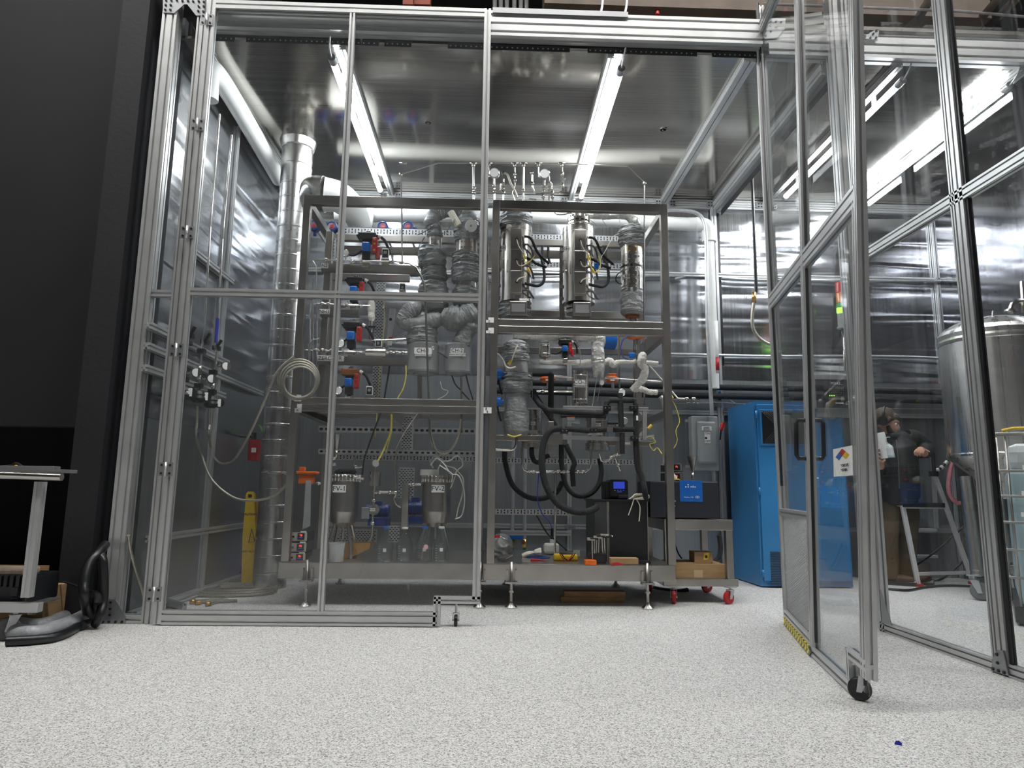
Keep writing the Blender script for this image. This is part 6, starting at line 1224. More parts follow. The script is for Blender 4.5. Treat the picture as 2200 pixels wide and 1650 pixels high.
bx = thing('cardboard_box', 'small cardboard box with yellow label on top of the wide carton', 'box', tuple(at(1511, 1211, Ya+.1))); build('carton', MB().pbox(1492, 1186, 1531, 1211, Ya+.1, .15, .003), CRD, bx); build('yellow_label', MB().prism([at(*p, Ya+.097) for p in ((1513, 1188), (1524, 1187), (1521, 1202), (1511, 1203))], (0, .002, 0)), YEL, bx); build('legend', MB().pbox(1515, 1193, 1520, 1199, Ya+.0955, .001), INK, bx)
wire('black cables drooping under the analyser to the cart shelf', [(1440, 1145), (1450, 1170), (1458, 1190), (1465, 1200)], 5.8, .006, BLK); hose('black flexible conduit hanging right behind the cart', [(1545, 1150), (1548, 1175), (1545, 1195), (1535, 1207)], 6.3, .022)
wire('black hose end lying on the floor under the cart', [(1402, 1262, 6.2), (1420, 1266, 6.1), (1455, 1270, 6.0), (1478, 1267, 6.0)], 6.1, .018, BLK)
Yc2 = 6.3
cabn = thing('blue_cabinet', 'tall blue enamelled steel cabinet with mesh window and louvre', 'cabinet', tuple(atZ(1640, 1262)))
xa_, xm_2, xb_2 = at(1568, 1240, 6.95).x, at(1628, 1262, Yc2).x, 3.2
zct = at(1620, 862, Yc2).z
x0 = at(1629, 1100, Yc2).x; xbk = at(1580, 1100, 6.9).x
build('carcass', MB().prism([(x0, Yc2, .01), (x0+.85, Yc2, .01), (x0+.85, 6.95, .01), (x0-.02, 6.95, .01)], (0, 0, zct-.01)), CAB, cabn)
yd_ = Yc2-.02
dd = build('door', MB().bbox((x0+.02, yd_, .06), (x0+.83, Yc2-.001, zct-.03), .006), CAB, cabn)
w0, w1, wz0, wz1 = at(1634, 917, yd_).x, at(1700, 917, yd_).x, at(1650, 953, yd_).z, at(1650, 884, yd_).z
w0 = x0+.06
wn_ = build('window_frame', MB().bbox((w0-.02, yd_-.012, wz0-.02), (w0+.52, yd_, wz1+.02), .004), CAB, dd); build('window_mesh_backing', MB().box((w0, yd_-.014, wz0), (w0+.5, yd_-.012, wz1)), BLK, wn_)
q = MB()
for i in range(26):
    for s in (1, -1):
        a = w0+i*.02
        if a+.3 > w0+.5: L_ = w0+.5-a
        else: L_ = .3
        L_ = min(L_, wz1-wz0)
        q.cyl((a, yd_-.016, wz0 if s > 0 else wz1), (a+L_, yd_-.016, wz0+L_ if s > 0 else wz1-L_), .0012, n=4)
build('diamond_mesh', q, SSD, wn_)
q = MB(); lz = at(1665, 1183, yd_).z
for i in range(14): q.box((at(1655, 1200, yd_).x, yd_-.008, lz-.02-i*.022), (at(1655, 1200, yd_).x+.35, yd_, lz-.01-i*.022))
build('louvre', q, mat('louvre_blue_grey', (.03, .05, .075), .5), dd)
for py in (890, 1055, 1232): c = at(1622, py, yd_); build('door_hinge', MB().cyl((x0+.012, yd_-.004, at(1622, py+8, yd_).z), (x0+.012, yd_-.004, at(1622, py-8, yd_).z), .01, n=8), CAB, cabn)
Yq = 6.75
db = thing('disconnect_switch', 'grey enamelled SIEMENS disconnect switch box with red lever on the rear wall', 'switch box', tuple(at(1516, 1010, Yq)))
b = build('box', MB().pbox(1487, 894, 1544, 1011, Yq, .12, .01), ENAM, db); build('raised_cover', MB().pbox(1499, 905, 1541, 996, Yq-.03, .04, .02), ENAM, db)
text('SIEMENS', at(1516, 898, Yq-.002), 5.5*spx(1516, 900, Yq), mat('embossed_grey', (.36, .38, .38), .4), db)
s = build('warning_sticker', MB().pbox(1508, 916, 1529, 925, Yq-.034, .003), PAP, db); text('DANGER', at(1518, 918.5, Yq-.0355), 2.2*spx(1516, 920, Yq), INK, s); build('small_print', MB().pbox(1511, 921, 1526, 921.7, Yq-.0355, .001).pbox(1511, 923, 1526, 923.6, Yq-.0355, .001), INK, s)
s = build('position_sticker', MB().pbox(1514, 928, 1526, 952, Yq-.034, .003), PAP, db); text('ON', at(1520, 931.5, Yq-.0355), 4.6*spx(1516, 930, Yq), INK, s); text('OFF', at(1520, 948.5, Yq-.0355), 4.6*spx(1516, 930, Yq), INK, s); build('switch_mark', MB().pdisc(1517, 941, 2.5, Yq-.0355, .002), INK, s)
build('red_lever', MB().tube([at(1549, 924, Yq-.06), at(1554, 908, Yq-.06)], .02, n=10), RED, db); build('lever_arm', MB().ptube([(1547, 945), (1549, 925)], .008, Yq-.05), BLK, db)
for y in (904, 1002): build('mounting_lug', MB().pbox(1474, y-3, 1487, y+3, Yq+.1, .04), ZINC, db)
build('conduit_stub', MB().pcyl(1534, 5, 1010, 1034, Yq+.05), ZINC, db)
gp2 = thing('gas_valve_assembly', 'blue capped valve and thin tubes on the wall left of the blue cabinet', 'valve', tuple(at(1546, 870, YB-.05))); build('tube', MB().ptube([(1546, 820), (1546, 845), (1578, 865), (1578, 870)], .009, YB-.05, smooth=False), SSP, gp2); build('blue_cap', MB().pbox(1543, 841, 1549, 851, YB-.08, .04), BLU, gp2); build('body', MB().pbox(1542, 851, 1550, 874, YB-.08, .08), SSP, gp2)
gasline('thin tubes with fittings right of the rack post', [[(1432, 868), (1470, 867), (1510, 866), (1560, 866)], [(1432, 857), (1500, 857), (1545, 858)]], [(1478, 867), (1490, 866), (1500, 867), (1490, 857), (1500, 857)], YB-.04, .007)
# ================================================================ second bay: man, ladder, tank, tote
def remesh(name, mb, m, par, vox=.006, smooth=4):
    o = build(name, mb, m, par)
    r = o.modifiers.new('remesh', 'REMESH'); r.mode = 'VOXEL'; r.voxel_size = vox; r.use_smooth_shade = True
    if smooth: s = o.modifiers.new('smooth', 'SMOOTH'); s.iterations = smooth; s.factor = .5
    return o
YM_ = 6.5
def mp3(px, py, d=0): return at(px, py, YM_+d)
man = thing('person', 'bearded man in black jacket and khaki trousers bending behind the stepladder, looking down', 'person', tuple(atZ(1940, 1252)))
def taper(mb, pts, rs, n=14, res=5):
    L = len(rs)
    def rf(t, a, p): u = t*(L-1); i = min(int(u), L-2); f = u-i; return rs[i]*(1-f)+rs[i+1]*f
    return mb.tube(pts, .1, n=n, res=res, rf=rf)
q = MB()
hd = mp3(1903, 908)
hipc = mp3(1928, 1068, .09); chest = mp3(1925, 960, .0); neck = mp3(1917, 935, -.02)
sh_l = mp3(1948, 942, .0); sh_r = mp3(1893, 950, .02)
taper(q, [hipc-V(0, 0, .05), mp3(1928, 1030, .03), mp3(1925, 990), chest, neck], [.15, .14, .15, .14, .06]); taper(q, [sh_r, chest, sh_l], [.07, .09, .07])
taper(q, [neck-V(0, 0, .05), hd-V(-.02, .0, .06)], [.065, .06])
# head: skull, jaw, brow, nose, ears, lips; face turned to the right and down
fd = V(.78, -.52, -.34).normalized(); sd_ = V(.52, .8, 0).normalized(); up_ = fd.cross(sd_).normalized()
if up_.z < 0: up_ = -up_
def hp(f, s, u): return hd+fd*f+sd_*s+up_*u
q.ball(hp(-.01, 0, .03), .1, .095, .105, n=20); taper(q, [hp(.02, 0, 0), hp(.06, 0, -.05), hp(.075, 0, -.095)], [.075, .06, .035])
taper(q, [hp(.09, 0, .02), hp(.118, 0, -.02), hp(.098, 0, -.035)], [.012, .018, .014], 10)
taper(q, [hp(.08, -.05, .035), hp(.098, 0, .038), hp(.08, .05, .035)], [.014, .013, .014], 10)
for s in (-1, 1): q.ball(hp(-.01, .088*s, -.005), .022, .012, .032, n=10); q.ball(hp(.07, .032*s, -.022), .026, .026, .022, n=10)
taper(q, [hp(.09, -.025, -.062), hp(.1, 0, -.06), hp(.09, .025, -.062)], [.007, .009, .007], 8)
# arms
el = mp3(1990, 962, -.02); wl = mp3(1985, 976, -.16); taper(q, [sh_l, el, wl], [.055, .045, .03])
er = mp3(1888, 1010, .02); wr_ = mp3(1893, 1000, -.2); taper(q, [sh_r, er, wr_], [.055, .045, .032])
# left hand laid over the ladder's top bar: palm, four fingers curling down in front, thumb along the bar
pc = mp3(1981, 969, -.19); taper(q, [wl, pc, mp3(1976, 966, -.22)], [.028, .036, .032], 12)
for i, (a, b, c) in enumerate((((1969, 966), (1965, 972), (1966, 979)), ((1974, 966), (1971, 973), (1971, 981)), ((1980, 967), (1977, 974), (1977, 981)), ((1985, 968), (1983, 974), (1982, 979)))):
    taper(q, [mp3(a[0]+2, a[1]-.5, -.215), mp3(a[0], a[1]+.5, -.245), mp3(b[0], b[1], -.26), mp3(c[0], c[1], -.245)], [.0115, .011, .0095, .008], 8)
taper(q, [mp3(1984, 967, -.2), mp3(1991, 968, -.22), mp3(1998, 971, -.225)], [.013, .011, .009], 8)
# right hand round the paper roll
pr_ = mp3(1889, 985, -.19); taper(q, [wr_, pr_, mp3(1890, 972, -.2)], [.03, .036, .028], 12)
for i in range(4):
    y = 964+i*8.5; x = 1884.5+i*.9; taper(q, [mp3(x+3, y+2, -.19), mp3(x-.5, y, -.23), mp3(x+2, y, -.262), mp3(x+7, y+1, -.268)], [.012, .0115, .01, .008], 8)
taper(q, [mp3(1894, 992, -.2), mp3(1898, 992, -.26), mp3(1902, 987, -.28)], [.014, .012, .01], 8)
# legs
kA, aA = mp3(1909, 1160, .06), mp3(1912, 1248, .08); kB, aB = mp3(1950, 1155, .12), mp3(1949, 1238, .16)
taper(q, [mp3(1913, 1072, .08), mp3(1909, 1110, .08), kA, aA], [.08, .072, .055, .04]); taper(q, [mp3(1944, 1072, .1), mp3(1950, 1110, .1), kB, aB], [.08, .072, .055, .04])
remesh('body', q, SKIN, man, .0075, 3)
q = MB()
taper(q, [hipc+V(0, 0, .02), mp3(1926, 1030, .02), mp3(1925, 985), chest, mp3(1918, 940, -.01)], [.2, .2, .19, .175, .09], 20); taper(q, [sh_r, chest+V(0, 0, .02), sh_l], [.095, .13, .095])
taper(q, [sh_l, mp3(1970, 945, .0), el, mp3(1988, 969, -.1), mp3(1986, 974, -.14)], [.095, .085, .07, .06, .045]); taper(q, [sh_r, mp3(1886, 980, .04), er, mp3(1890, 1005, -.12), mp3(1893, 1001, -.16)], [.09, .085, .075, .06, .046])
taper(q, [mp3(1907, 938, -.02), mp3(1920, 936, -.09), mp3(1935, 934, -.02)], [.03, .03, .03])
jo = remesh('jacket', q, JKT, man, .01, 3); build('zip', MB().ptube([(1925, 945, YM_-.155), (1930, 990, YM_-.2), (1932, 1050, YM_-.2)], .004), SSD, jo)
q = MB(); taper(q, [hipc+V(0, 0, .06), hipc-V(0, 0, .06)], [.17, .17], 20)
taper(q, [mp3(1913, 1070, .08), mp3(1909, 1110, .08), kA, mp3(1911, 1215, .08), mp3(1912, 1243, .08)], [.115, .105, .085, .078, .075]); taper(q, [mp3(1944, 1070, .1), mp3(1950, 1110, .1), kB, mp3(1950, 1205, .14), mp3(1949, 1236, .16)], [.115, .105, .085, .078, .075])
remesh('trousers', q, KHA, man, .01, 3)
for (a, fx_) in ((V(aA.x, aA.y, 0), V(.25, -.13, 0)), (V(aB.x, aB.y, 0), V(.2, -.16, 0))):
    q = MB(); d = fx_.normalized(); taper(q, [a+V(0, 0, .15), a+V(0, 0, .07)], [.055, .06]); taper(q, [a-d*.05+V(0, 0, .05), a+d*.1+V(0, 0, .05), a+d*.2+V(0, 0, .04)], [.05, .052, .04]); bo = remesh('boot', q, BOOT, man, .008, 2)
    build('sole', MB().tube([a-d*.07+V(0, 0, .012), a+d*.08+V(0, 0, .012), a+d*.22+V(0, 0, .012)], .05, n=12, rf=lambda t, an, p: .05 if abs(math.cos(an)) > .5 else .011), BLK, bo)
q = MB(); q.ball(hp(-.025, 0, .045), .112, .108, .105, n=20); taper(q, [hp(.05, -.06, .08), hp(.07, -.03, .082), hp(.068, .02, .085), hp(.05, .06, .075)], [.026, .028, .028, .026], 10)
for s in (-1, 1): taper(q, [hp(.03, .085*s, .05), hp(.02, .095*s, .01), hp(.0, .088*s, -.03)], [.025, .02, .014], 8)
taper(q, [hp(-.09, 0, .03), hp(-.09, 0, -.05)], [.06, .045])
remesh('hair', q, HAIR, man, .007, 1)
q = MB(); taper(q, [hp(.03, -.075, -.03), hp(.07, -.045, -.085), hp(.092, 0, -.1), hp(.07, .045, -.085), hp(.03, .075, -.03)], [.018, .03, .036, .03, .018], 10); taper(q, [hp(.09, -.03, -.05), hp(.103, 0, -.046), hp(.09, .03, -.05)], [.008, .01, .008], 8)
remesh('beard', q, mat('dark_beard', (.035, .02, .013), .8, 0, .4, 60), man, .006, 1)
for s in (-1, 1):
    e_ = build('eye', MB().ball(hp(.088, .033*s, .012), .012, n=10), PAP, man); build('iris', MB().ball(hp(.0975, .034*s, .009), .0055, n=8), BLK, e_)
build('ear_muff', MB().cyl(hp(-.02, -.095, 0), hp(-.02, -.125, 0), .045, n=16).tube([hp(-.02, -.11, 0), hp(-.04, -.1, .09), hp(-.05, 0, .15), hp(-.04, .1, .09), hp(-.02, .11, 0)], .01), BLK, man)
pt = thing('paper_towel_roll', 'white paper towel roll held upright in the man\'s right hand', 'paper towel', tuple(mp3(1900, 988, -.24)))
a, b = mp3(1904, 984, -.245), mp3(1889, 930, -.245); ax_ = (b-a); L_ = ax_.length
build('roll', MB().lathe(a, [(.012, 0), (.018, .0), (.044, .0), (.0455, .006), (.0455, L_-.006), (.044, L_), (.02, L_), (.02, L_-.02)], 26, ax_), mat('quilted_paper', (.86, .86, .84), .9, 0, .05, 30, .003, 60), pt); build('core', MB().lathe(a-ax_.normalized()*.002, [(.012, 0), (.02, 0), (.02, .003)], 20, ax_), CRD, pt)
sb = thing('spray_bottle', 'pale squeeze bottle with hooked spout held beside the paper roll', 'bottle', tuple(mp3(1913, 984, -.28)))
a, b = mp3(1915, 983, -.29), mp3(1909, 953, -.29); ax_ = b-a; L_ = ax_.length
build('bottle', MB().lathe(a, [(.028, 0), (.032, .006), (.032, L_*.7), (.026, L_*.85), (.012, L_*.93), (.012, L_)], 22, ax_), HDPE, sb); build('liquid', MB().lathe(a-ax_.normalized()*.001, [(.029, 0), (.0325, .006), (.0325, L_*.18)], 22, ax_), LIQ, sb)
build('spout', MB().tube([b, mp3(1904, 949, -.29), mp3(1903.5, 942, -.29), mp3(1906, 939.5, -.29), mp3(1912, 939.5, -.29)], .0035), WHT, sb); build('cap', MB().cyl(mp3(1911, 950, -.28), mp3(1911, 942, -.28), .024, n=14), BLK, sb)
# ladder
ld = thing('stepladder', 'aluminium platform stepladder with black tool tray top, in front of the man', 'ladder', tuple(atZ(2020, 1250)))
fA, fB = atZ(1973, 1260), atZ(2091, 1255); rA, rB = atZ(1913, 1241), atZ(2018, 1232)
YTp = fA.y-.02
tA, tB = at(1926, 1022, YTp), at(2007, 1018, YTp)
LAD = mat('ladder_aluminium', (.78, .79, .8), .45, .3, .05, 9)
def rail_(p, q_, w=.05, d=.025, m=LAD, nm='rail'): return build(nm, MB().extr(p, q_, w, d, (1, 0, 0), g=.1, dep=.003), m, ld)
rail_(fA+V(0, 0, .02), tA, .04); rail_(fB+V(0, 0, .02), tB, .04)
tA2, tB2 = at(1925, 975, YTp), at(2004, 972, YTp)
rail_(rA+V(0, 0, .02), at(1926, 1020, YTp+.05), .035); rail_(rB+V(0, 0, .02), at(2003, 975, YTp+.05), .035); rail_(tA, tA2, .03); rail_(tB, tB2, .025, m=BLK)
build('top_tray', MB().pbox(1921, 971, 2009, 981, YTp-.05, .14, .006).pbox(1965, 975, 1997, 985, YTp-.06, .04, .01), BLK, ld)
build('red_insert', MB().pbox(1962, 971, 1972, 979, YTp-.056, .01), RED, ld)
pl = build('platform', MB().pbox(1942, 1080, 2031, 1090, YTp-.03, .3, .006), BLK, ld); build('platform_edge', MB().pbox(1944, 1090, 2031, 1093, YTp-.035, .02), ALU, pl)
for (y, x0, x1) in ((1139, 1924, 2014), (1196, 1919, 2016)):
    t_ = (y-1020)/221; yy = YTp+.05+(rA.y-YTp-.05)*t_; build('step', MB().pbox(x0, y-3, x1, y+3, yy-.06, .1, .004), LAD, ld)
build('brace', MB().extr(at(1968, 1233, fA.y-.0), at(2083, 1230, fB.y-.0), .03, .02, (0, 0, 1), g=.1, dep=.003), LAD, ld)
for p in (fA, fB, rA, rB): build('foot', MB().cbox(p+V(0, 0, .012), .07, .05, .024), RED, ld)
for p in (tA, tB, at(2004, 1018, YTp)): build('joint', MB().cbox(p, .05, .05, .05), BLK, ld)
wr1 = thing('adjustable_wrench', 'adjustable wrench standing in the ladder\'s tool tray', 'wrench', tuple(at(1937, 1024, YTp-.07)))
build('jaw', MB().rim(1934, 966, 7, YTp-.075, .01).pbox(1932, 958, 1946, 966, YTp-.08, .012, .004), SSP, wr1); build('handle', MB().prism([at(*p, YTp-.075) for p in ((1935, 980), (1941, 980), (1946, 1024), (1934, 1026))], (0, .008, 0)), SSD, wr1)
cc = thing('clamped_cable', 'black cable with white clamps running from the ladder to the wall', 'cable', tuple(at(2030, 1000, 6.5))); build('cable', MB().ptube([(2004, 1014), (2015, 1010), (2025, 1003), (2033, 994), (2042, 985), (2052, 984)], .011, 6.5), BLK, cc)
for p, q_ in (((2010, 1012), (2016, 1009)), ((2021, 1006), (2025, 1002)), ((2030, 997), (2035, 992))): build('clamp', MB().cyl(at(*p, 6.5), at(*q_, 6.5), .02, n=12), WHT, cc)
solo('pink_tube', 'translucent pink tubing hanging in a curve right of the ladder', 'tube', MB().ptube([(2052, 984), (2044, 1000), (2039, 1025), (2038, 1050), (2043, 1068), (2056, 1080), (2070, 1080), (2082, 1077)], .02, 6.5, n=12, res=8), PINK)
for i, pts in enumerate((((1905, 1265, 0), (1950, 1268, 0), (1985, 1262, 0), (2040, 1258, 0), (2130, 1262, 0)), ((1990, 1255, 0), (2030, 1240, .1), (2070, 1205, .3), (2085, 1190, .4)), ((1967, 1215, 0), (2010, 1185, 0), (2050, 1150, 0), (2085, 1118, 0)))):
    P = [atZ(p[0], p[1], .012) for p in pts] if i == 0 else [at(p[0], p[1], 6.85) for p in pts]
    solo('cable', ('black cable lying on the floor in front of the ladder feet', 'black cable rising from the floor behind the ladder\'s right foot', 'black cable slanting across the wall behind the ladder')[i], 'cable', MB().tube(P, .011, n=8, res=8), BLK)
# big tank
TX, TY, TR = 4.48, 5.8, .42
tk = thing('steel_tank', 'large polished steel tank on wheeled legs at the right edge of the second bay', 'tank', (TX, TY, 0))
ztk = at(2060, 722, TY).z; zbk = at(2060, 985, 5.9).z; ztop = at(2200, 648, TY-.1).z
pr = [(.05, -.35), (.1, -.3), (TR*.98, 0), (TR, .01), (TR, .03), (TR*.99, .04), (TR*.99, ztk-zbk-.08), (TR*1.0, ztk-zbk-.075), (TR*1.01, ztk-zbk-.05), (TR, ztk-zbk-.03)]
hh = ztk-zbk-.03
for i in range(1, 9): a = i/8*PI/2; pr.append((TR*math.cos(a)*.98+.02, hh+.2*math.sin(a)))
TKM = sheet('tank_steel', (.72, .71, .68), .24, .36, .004, 1, (26, 26, .25), .0001)
build('shell', MB().lathe((TX, TY, zbk), pr, 64), TKM, tk)
p1 = atZ(2108, 1290); p2 = atZ(2185, 1283)
for i, (p, top) in enumerate(((p1, at(2090, 1050, p1.y)), (p2, V(p2.x-.02, p2.y, .95)))):
    f = caster(tk, p, .075 if i == 0 else .08, .06, [.9, .3][i]+PI/2, .07, GRB, SSD, .2)
    build('leg', MB().cyl((p.x, p.y, .2), (top.x+.02, top.y+.1, top.z+.1), .058, n=20).cyl((p.x, p.y, .2), (p.x, p.y, .215), .062, n=20).cyl((p.x, p.y, .235), (p.x, p.y, .25), .062, n=20), SS, tk)
build('leg', MB().cyl((TX+.25, TY+.3, .1), (TX+.25, TY+.3, 1), .055, n=16), SS, tk); build('cross_tube', MB().cyl((p1.x, p1.y, at(2110, 1211, p1.y).z), (p2.x+.4, p2.y, at(2190, 1211, p2.y).z), .02, n=12), SSP, tk)
zd_ = lambda px, py: at(px, py, TY-.1)
build('vent_stack', MB().ptube([(2196, 605), (2199, 655), (2200, 672)], .02, TY-.1, smooth=False), SSP, tk); build('elbow', MB().ptube([(2198, 646), (2185, 647), (2175, 655), (2171, 672)], .024, TY-.1), SSP, tk); build('flange', MB().cyl(zd_(2171, 670), zd_(2171, 666), .05, n=18), SSP, tk); build('lug', MB().ptube([(2134, 668), (2132, 684)], .01, TY-.2, smooth=False).ptube([(2138, 674), (2138, 680)], .008, TY-.2, smooth=False), SSP, tk)
# tote
c = atZ(2183, 1345)
to = thing('bulk_tote', 'caged milky tote of pale blue liquid at the right edge before the steel tank', 'tote', (c.x, c.y, 0)); X0, Y0 = c.x, c.y; zt_ = at(2166, 934, Y0).z; zl_ = at(2172, 1012, Y0).z
build('pallet', MB().bbox((X0, Y0, .02), (X0+1.0, Y0+1.1, .13), .01).bbox((X0+.02, Y0+.03, 0), (X0+.2, Y0+.2, .03), .005), BLK, to)
build('inner_bottle', MB().bbox((X0+.04, Y0+.05, zl_), (X0+.98, Y0+1.05, zt_-.06), .06), HDPE, to); build('liquid_zone', MB().bbox((X0+.035, Y0+.045, .13), (X0+.985, Y0+1.055, zl_+.01), .03), LIQ, to)
for y in (1012, 1066, 1122, 1181, 1240): z = at(2170, y, Y0).z; build('cage_bar', MB().tube([(X0-.01, Y0+1.1, z), (X0-.01, Y0-.01, z), (X0+1.0, Y0-.01, z)], .009, smooth=False, n=8), SSD, to)
build('cage_rim', MB().tube([(X0-.03, Y0+1.1, zt_), (X0-.03, Y0-.02, zt_), (X0+1.0, Y0-.02, zt_)], .013, smooth=False, n=8), SSD, to)
for dx in (.04, .3, .6, .9): build('cage_upright', MB().cyl((X0+dx, Y0-.005, .13), (X0+dx, Y0-.005, zt_), .008, n=8), SSD, to)
for dy in (.3, .6, .9): build('cage_upright', MB().cyl((X0-.005, Y0+dy, .13), (X0-.005, Y0+dy, zt_), .008, n=8), SSD, to)
for y in (1005, 1060, 1105): build('sticker', MB().pbox(2190, y-5, 2212, y+5, Y0-.016, .002), PAP, to)
for y in ():
    pass
to.rotation_euler.z = -.64
st_ = solo('yellow_strap', 'yellow strap lying on top of the caged tote', 'strap', MB().tube([(X0+.02, Y0-.02, zt_+.024), (X0+.1, Y0-.06, zt_+.04), (X0+.25, Y0-.18, zt_+.026)], .011), YEL)
solo('board', 'tan board standing upright between the tote and the steel tank', 'board', MB().box((4.0, 5.0, .0), (4.3, 5.03, at(2160, 1010, 5.0).z)), CRD)
# beacon tower
bt = thing('beacon_tower', 'stack light with red, amber and lit green sections seen through the open glass door', 'beacon', tuple(at(1810, 800, 6.3)))
xt = at(1806, 640, 6.3).x; zt3 = lambda y: at(1806, y, 6.3).z
def seg(nm, y0, y1, m, r=.043): return build(nm, MB().lathe((xt, 6.3, zt3(y1)), [(r*.96, 0), (r, .005), (r, zt3(y0)-zt3(y1)-.005), (r*.96, zt3(y0)-zt3(y1))], 24), m, bt)
seg('red_lens', 608, 630, RLENS); seg('amber_lens', 630.5, 652, OLENS); seg('green_lens', 652.5, 662, GRN); seg('green_glow', 662, 672, GLOWG); seg('base', 674, 702, ENAM, .04); seg('collar', 702, 706, ENAM, .05)
build('pole', MB().cyl((xt, 6.3, 1.72), (xt, 6.3, zt3(704)), .011, n=10), SSP, bt)
mx = thing('gas_detection_panel', 'grey wall panel lettered MX43 with a row of small lit dots, behind the open door', 'panel', tuple(at(1800, 880, 6.2)))
b = build('housing', MB().pbox(1748, 803, 1838, 878, 6.22, .1, .012), ENAM, mx); f_ = build('front', MB().pbox(1753, 815, 1832, 876, 6.214, .006), NAVY, mx); text('MX43', at(1795, 824, 6.211), 6*spx(1795, 820, 6.2), WINK, f_)
q = MB(); 
for i in range(8):
    for j in range(5): q.pdisc(1782+i*4.2, 831+j*4.2, .8, 6.212, .002)
build('key_dots', q, ALUD, f_)
for i in range(3): build('lit_dot', MB().pdisc(1783+i*4.5, 850, 1.1, 6.212, .002), GLOWG, f_)
build('key_strip', MB().pbox(1780, 854, 1815, 859, 6.212, .002), ALUD, f_); build('logo', MB().rim(1821, 866, 3, 6.212, .0015).pbox(1795, 865, 1812, 867, 6.212, .002), WINK, f_)
build('mounting_plate', MB().pbox(1756, 878, 1836, 896, 6.25, .06, .006).box((at(1795, 890, 6.2).x-.03, 6.27, 1.55), (at(1795, 890, 6.2).x+.03, 6.3, at(1795, 806, 6.2).z)), ENAM, mx)
solo('paper_reflection', 'white sheet standing in for reflected papers, on the blue cabinet behind the door handle', 'paper', MB().pbox(1712, 880, 1740, 938, Yc2-.025, .002), PAP)  # solid sheet added in place of papers mirrored in the open door's pane
# ================================================================ outside, left: cart, case, carton, hoses
YK1 = atZ(0, 1383).y
hc = thing('tool_cart', 'aluminium cart with round push handle at the left edge of the picture', 'cart', tuple(atZ(10, 1390)))
zt_ = at(60, 1020, YK1).z; xr2 = at(80, 1150, YK1).x
build('push_handle', MB().cyl(at(-60, 1018, YK1), at(133, 1025, YK1), .021, n=16), SSP, hc); 
build('leg', MB().extr(at(88, 1035, YK1+.03), V(at(88, 1035, YK1+.03).x+.0, YK1+.03, at(65, 1285, YK1).z), .045, .045, (1, 0, 0), dep=.004), ALU, hc)
zlo = at(40, 1305, YK1).z
build('top_frame', MB().bbox((xr2-1.0, YK1+.025, zt_+.02), (xr2+.03, YK1+.09, zt_+.05), .003), ALUD, hc); build('lower_frame', MB().bbox((xr2-1.0, YK1+.01, zlo-.03), (xr2+.04, YK1+.06, zlo+.02), .003), ALU, hc)
build('lower_shelf', MB().box((xr2-1.0, YK1+.05, zlo-.01), (xr2-.05, YK1+.35, zlo)), ALUD, hc)
pcx = atZ(8, 1378); caster(hc, (pcx.x, pcx.y+.02, 0), .062, .035, .6, .05, GRB, GRB, zlo-.03)
t = thing('clamp_tool', 'black clamp tool with yellow trigger lying on the left cart top', 'tool', tuple(at(35, 1008, YK1+.1))); build('body', MB().ptube([(5, 1004), (25, 1002), (35, 997), (50, 1006)], .012, YK1+.1), BLK, t); build('trigger', MB().rim(34, 1003, 3, YK1+.08, .004), YEL, t); build('tray', MB().pbox(0, 1006, 98, 1014, YK1+.04, .3, .003), ALUD, t)
cs = thing('tool_case', 'black ribbed plastic tool case on the left cart\'s lower shelf', 'case', tuple(at(20, 1295, YK1+.1)))
b = build('shell', MB().pbox(-60, 1238, 56, 1300, YK1+.12, .3, .015), BLK, cs)
for i in range(5): build('rib', MB().pbox(-6+i*13, 1236, 2+i*13, 1262, YK1+.1, .03, .004), BLK, cs)
build('latch', MB().pbox(22, 1262, 36, 1282, YK1+.095, .03, .004), BLK, cs); 
for i in range(3): build('rib', MB().pbox(22, 1284+i*6, 38, 1287+i*6, YK1+.105, .02), BLK, cs)
solo('wrapped_block', 'tan wrapped block lying on top of the black tool case', 'block', MB().pbox(-30, 1222, 51, 1237, YK1+.18, .15, .01), mat('tan_wrap', (.42, .33, .27), .5, 0, .2, 20))
cb2 = thing('cardboard_box', 'open brown carton on the floor behind the left cart', 'box', tuple(atZ(80, 1325))); Yb = 4.22
zb2 = .001; z1_, z0_ = at(60, 1262, Yb).z, .0
build('carton', MB().bbox((at(-40, 1290, Yb).x, Yb, .002), (at(96, 1290, Yb).x, Yb+.45, z1_), .003), CRD, cb2); build('rear_flap', MB().pbox(-40, 1214, 103, 1262, Yb+.45, .006), CRD, cb2); build('side_flap', MB().prism([at(75, 1226, Yb+.45), at(98, 1262, Yb+.02), at(98, 1264, Yb+.02), at(75, 1240, Yb+.45)], (.004, 0, 0)), CRD, cb2)
lb = build('shipping_label', MB().pbox(59, 1306, 70, 1321, Yb-.003, .002), PAP, cb2); build('bar_code', MB().pbox(62, 1309, 68, 1311, Yb-.004, .001).pbox(62, 1312, 67, 1313, Yb-.004, .001).pbox(64, 1315, 68, 1317, Yb-.004, .001), INK, lb); build('packing_tape', MB().pbox(64, 1266, 80, 1322, Yb-.002, .002), mat('pale_tape', (.55, .48, .36), .3), cb2)
def fh(lab, pts, r, m): return solo('suction_hose', lab, 'hose', MB().tube([atZ(p[0], p[1], r) if len(p) == 2 else at(*p) for p in pts], r, n=14, res=8), m)
fh('thick grey ribbed hose on the floor left of the frame foot, rear one', [(20, 1338), (80, 1345), (130, 1330), (165, 1312), (186, 1305)], .042, GHOSE)
fh('thick grey ribbed hose on the floor left of the frame foot, front one', [(10, 1352), (70, 1362), (120, 1350), (160, 1335), (190, 1318), (205, 1300)], .045, GHOSE)
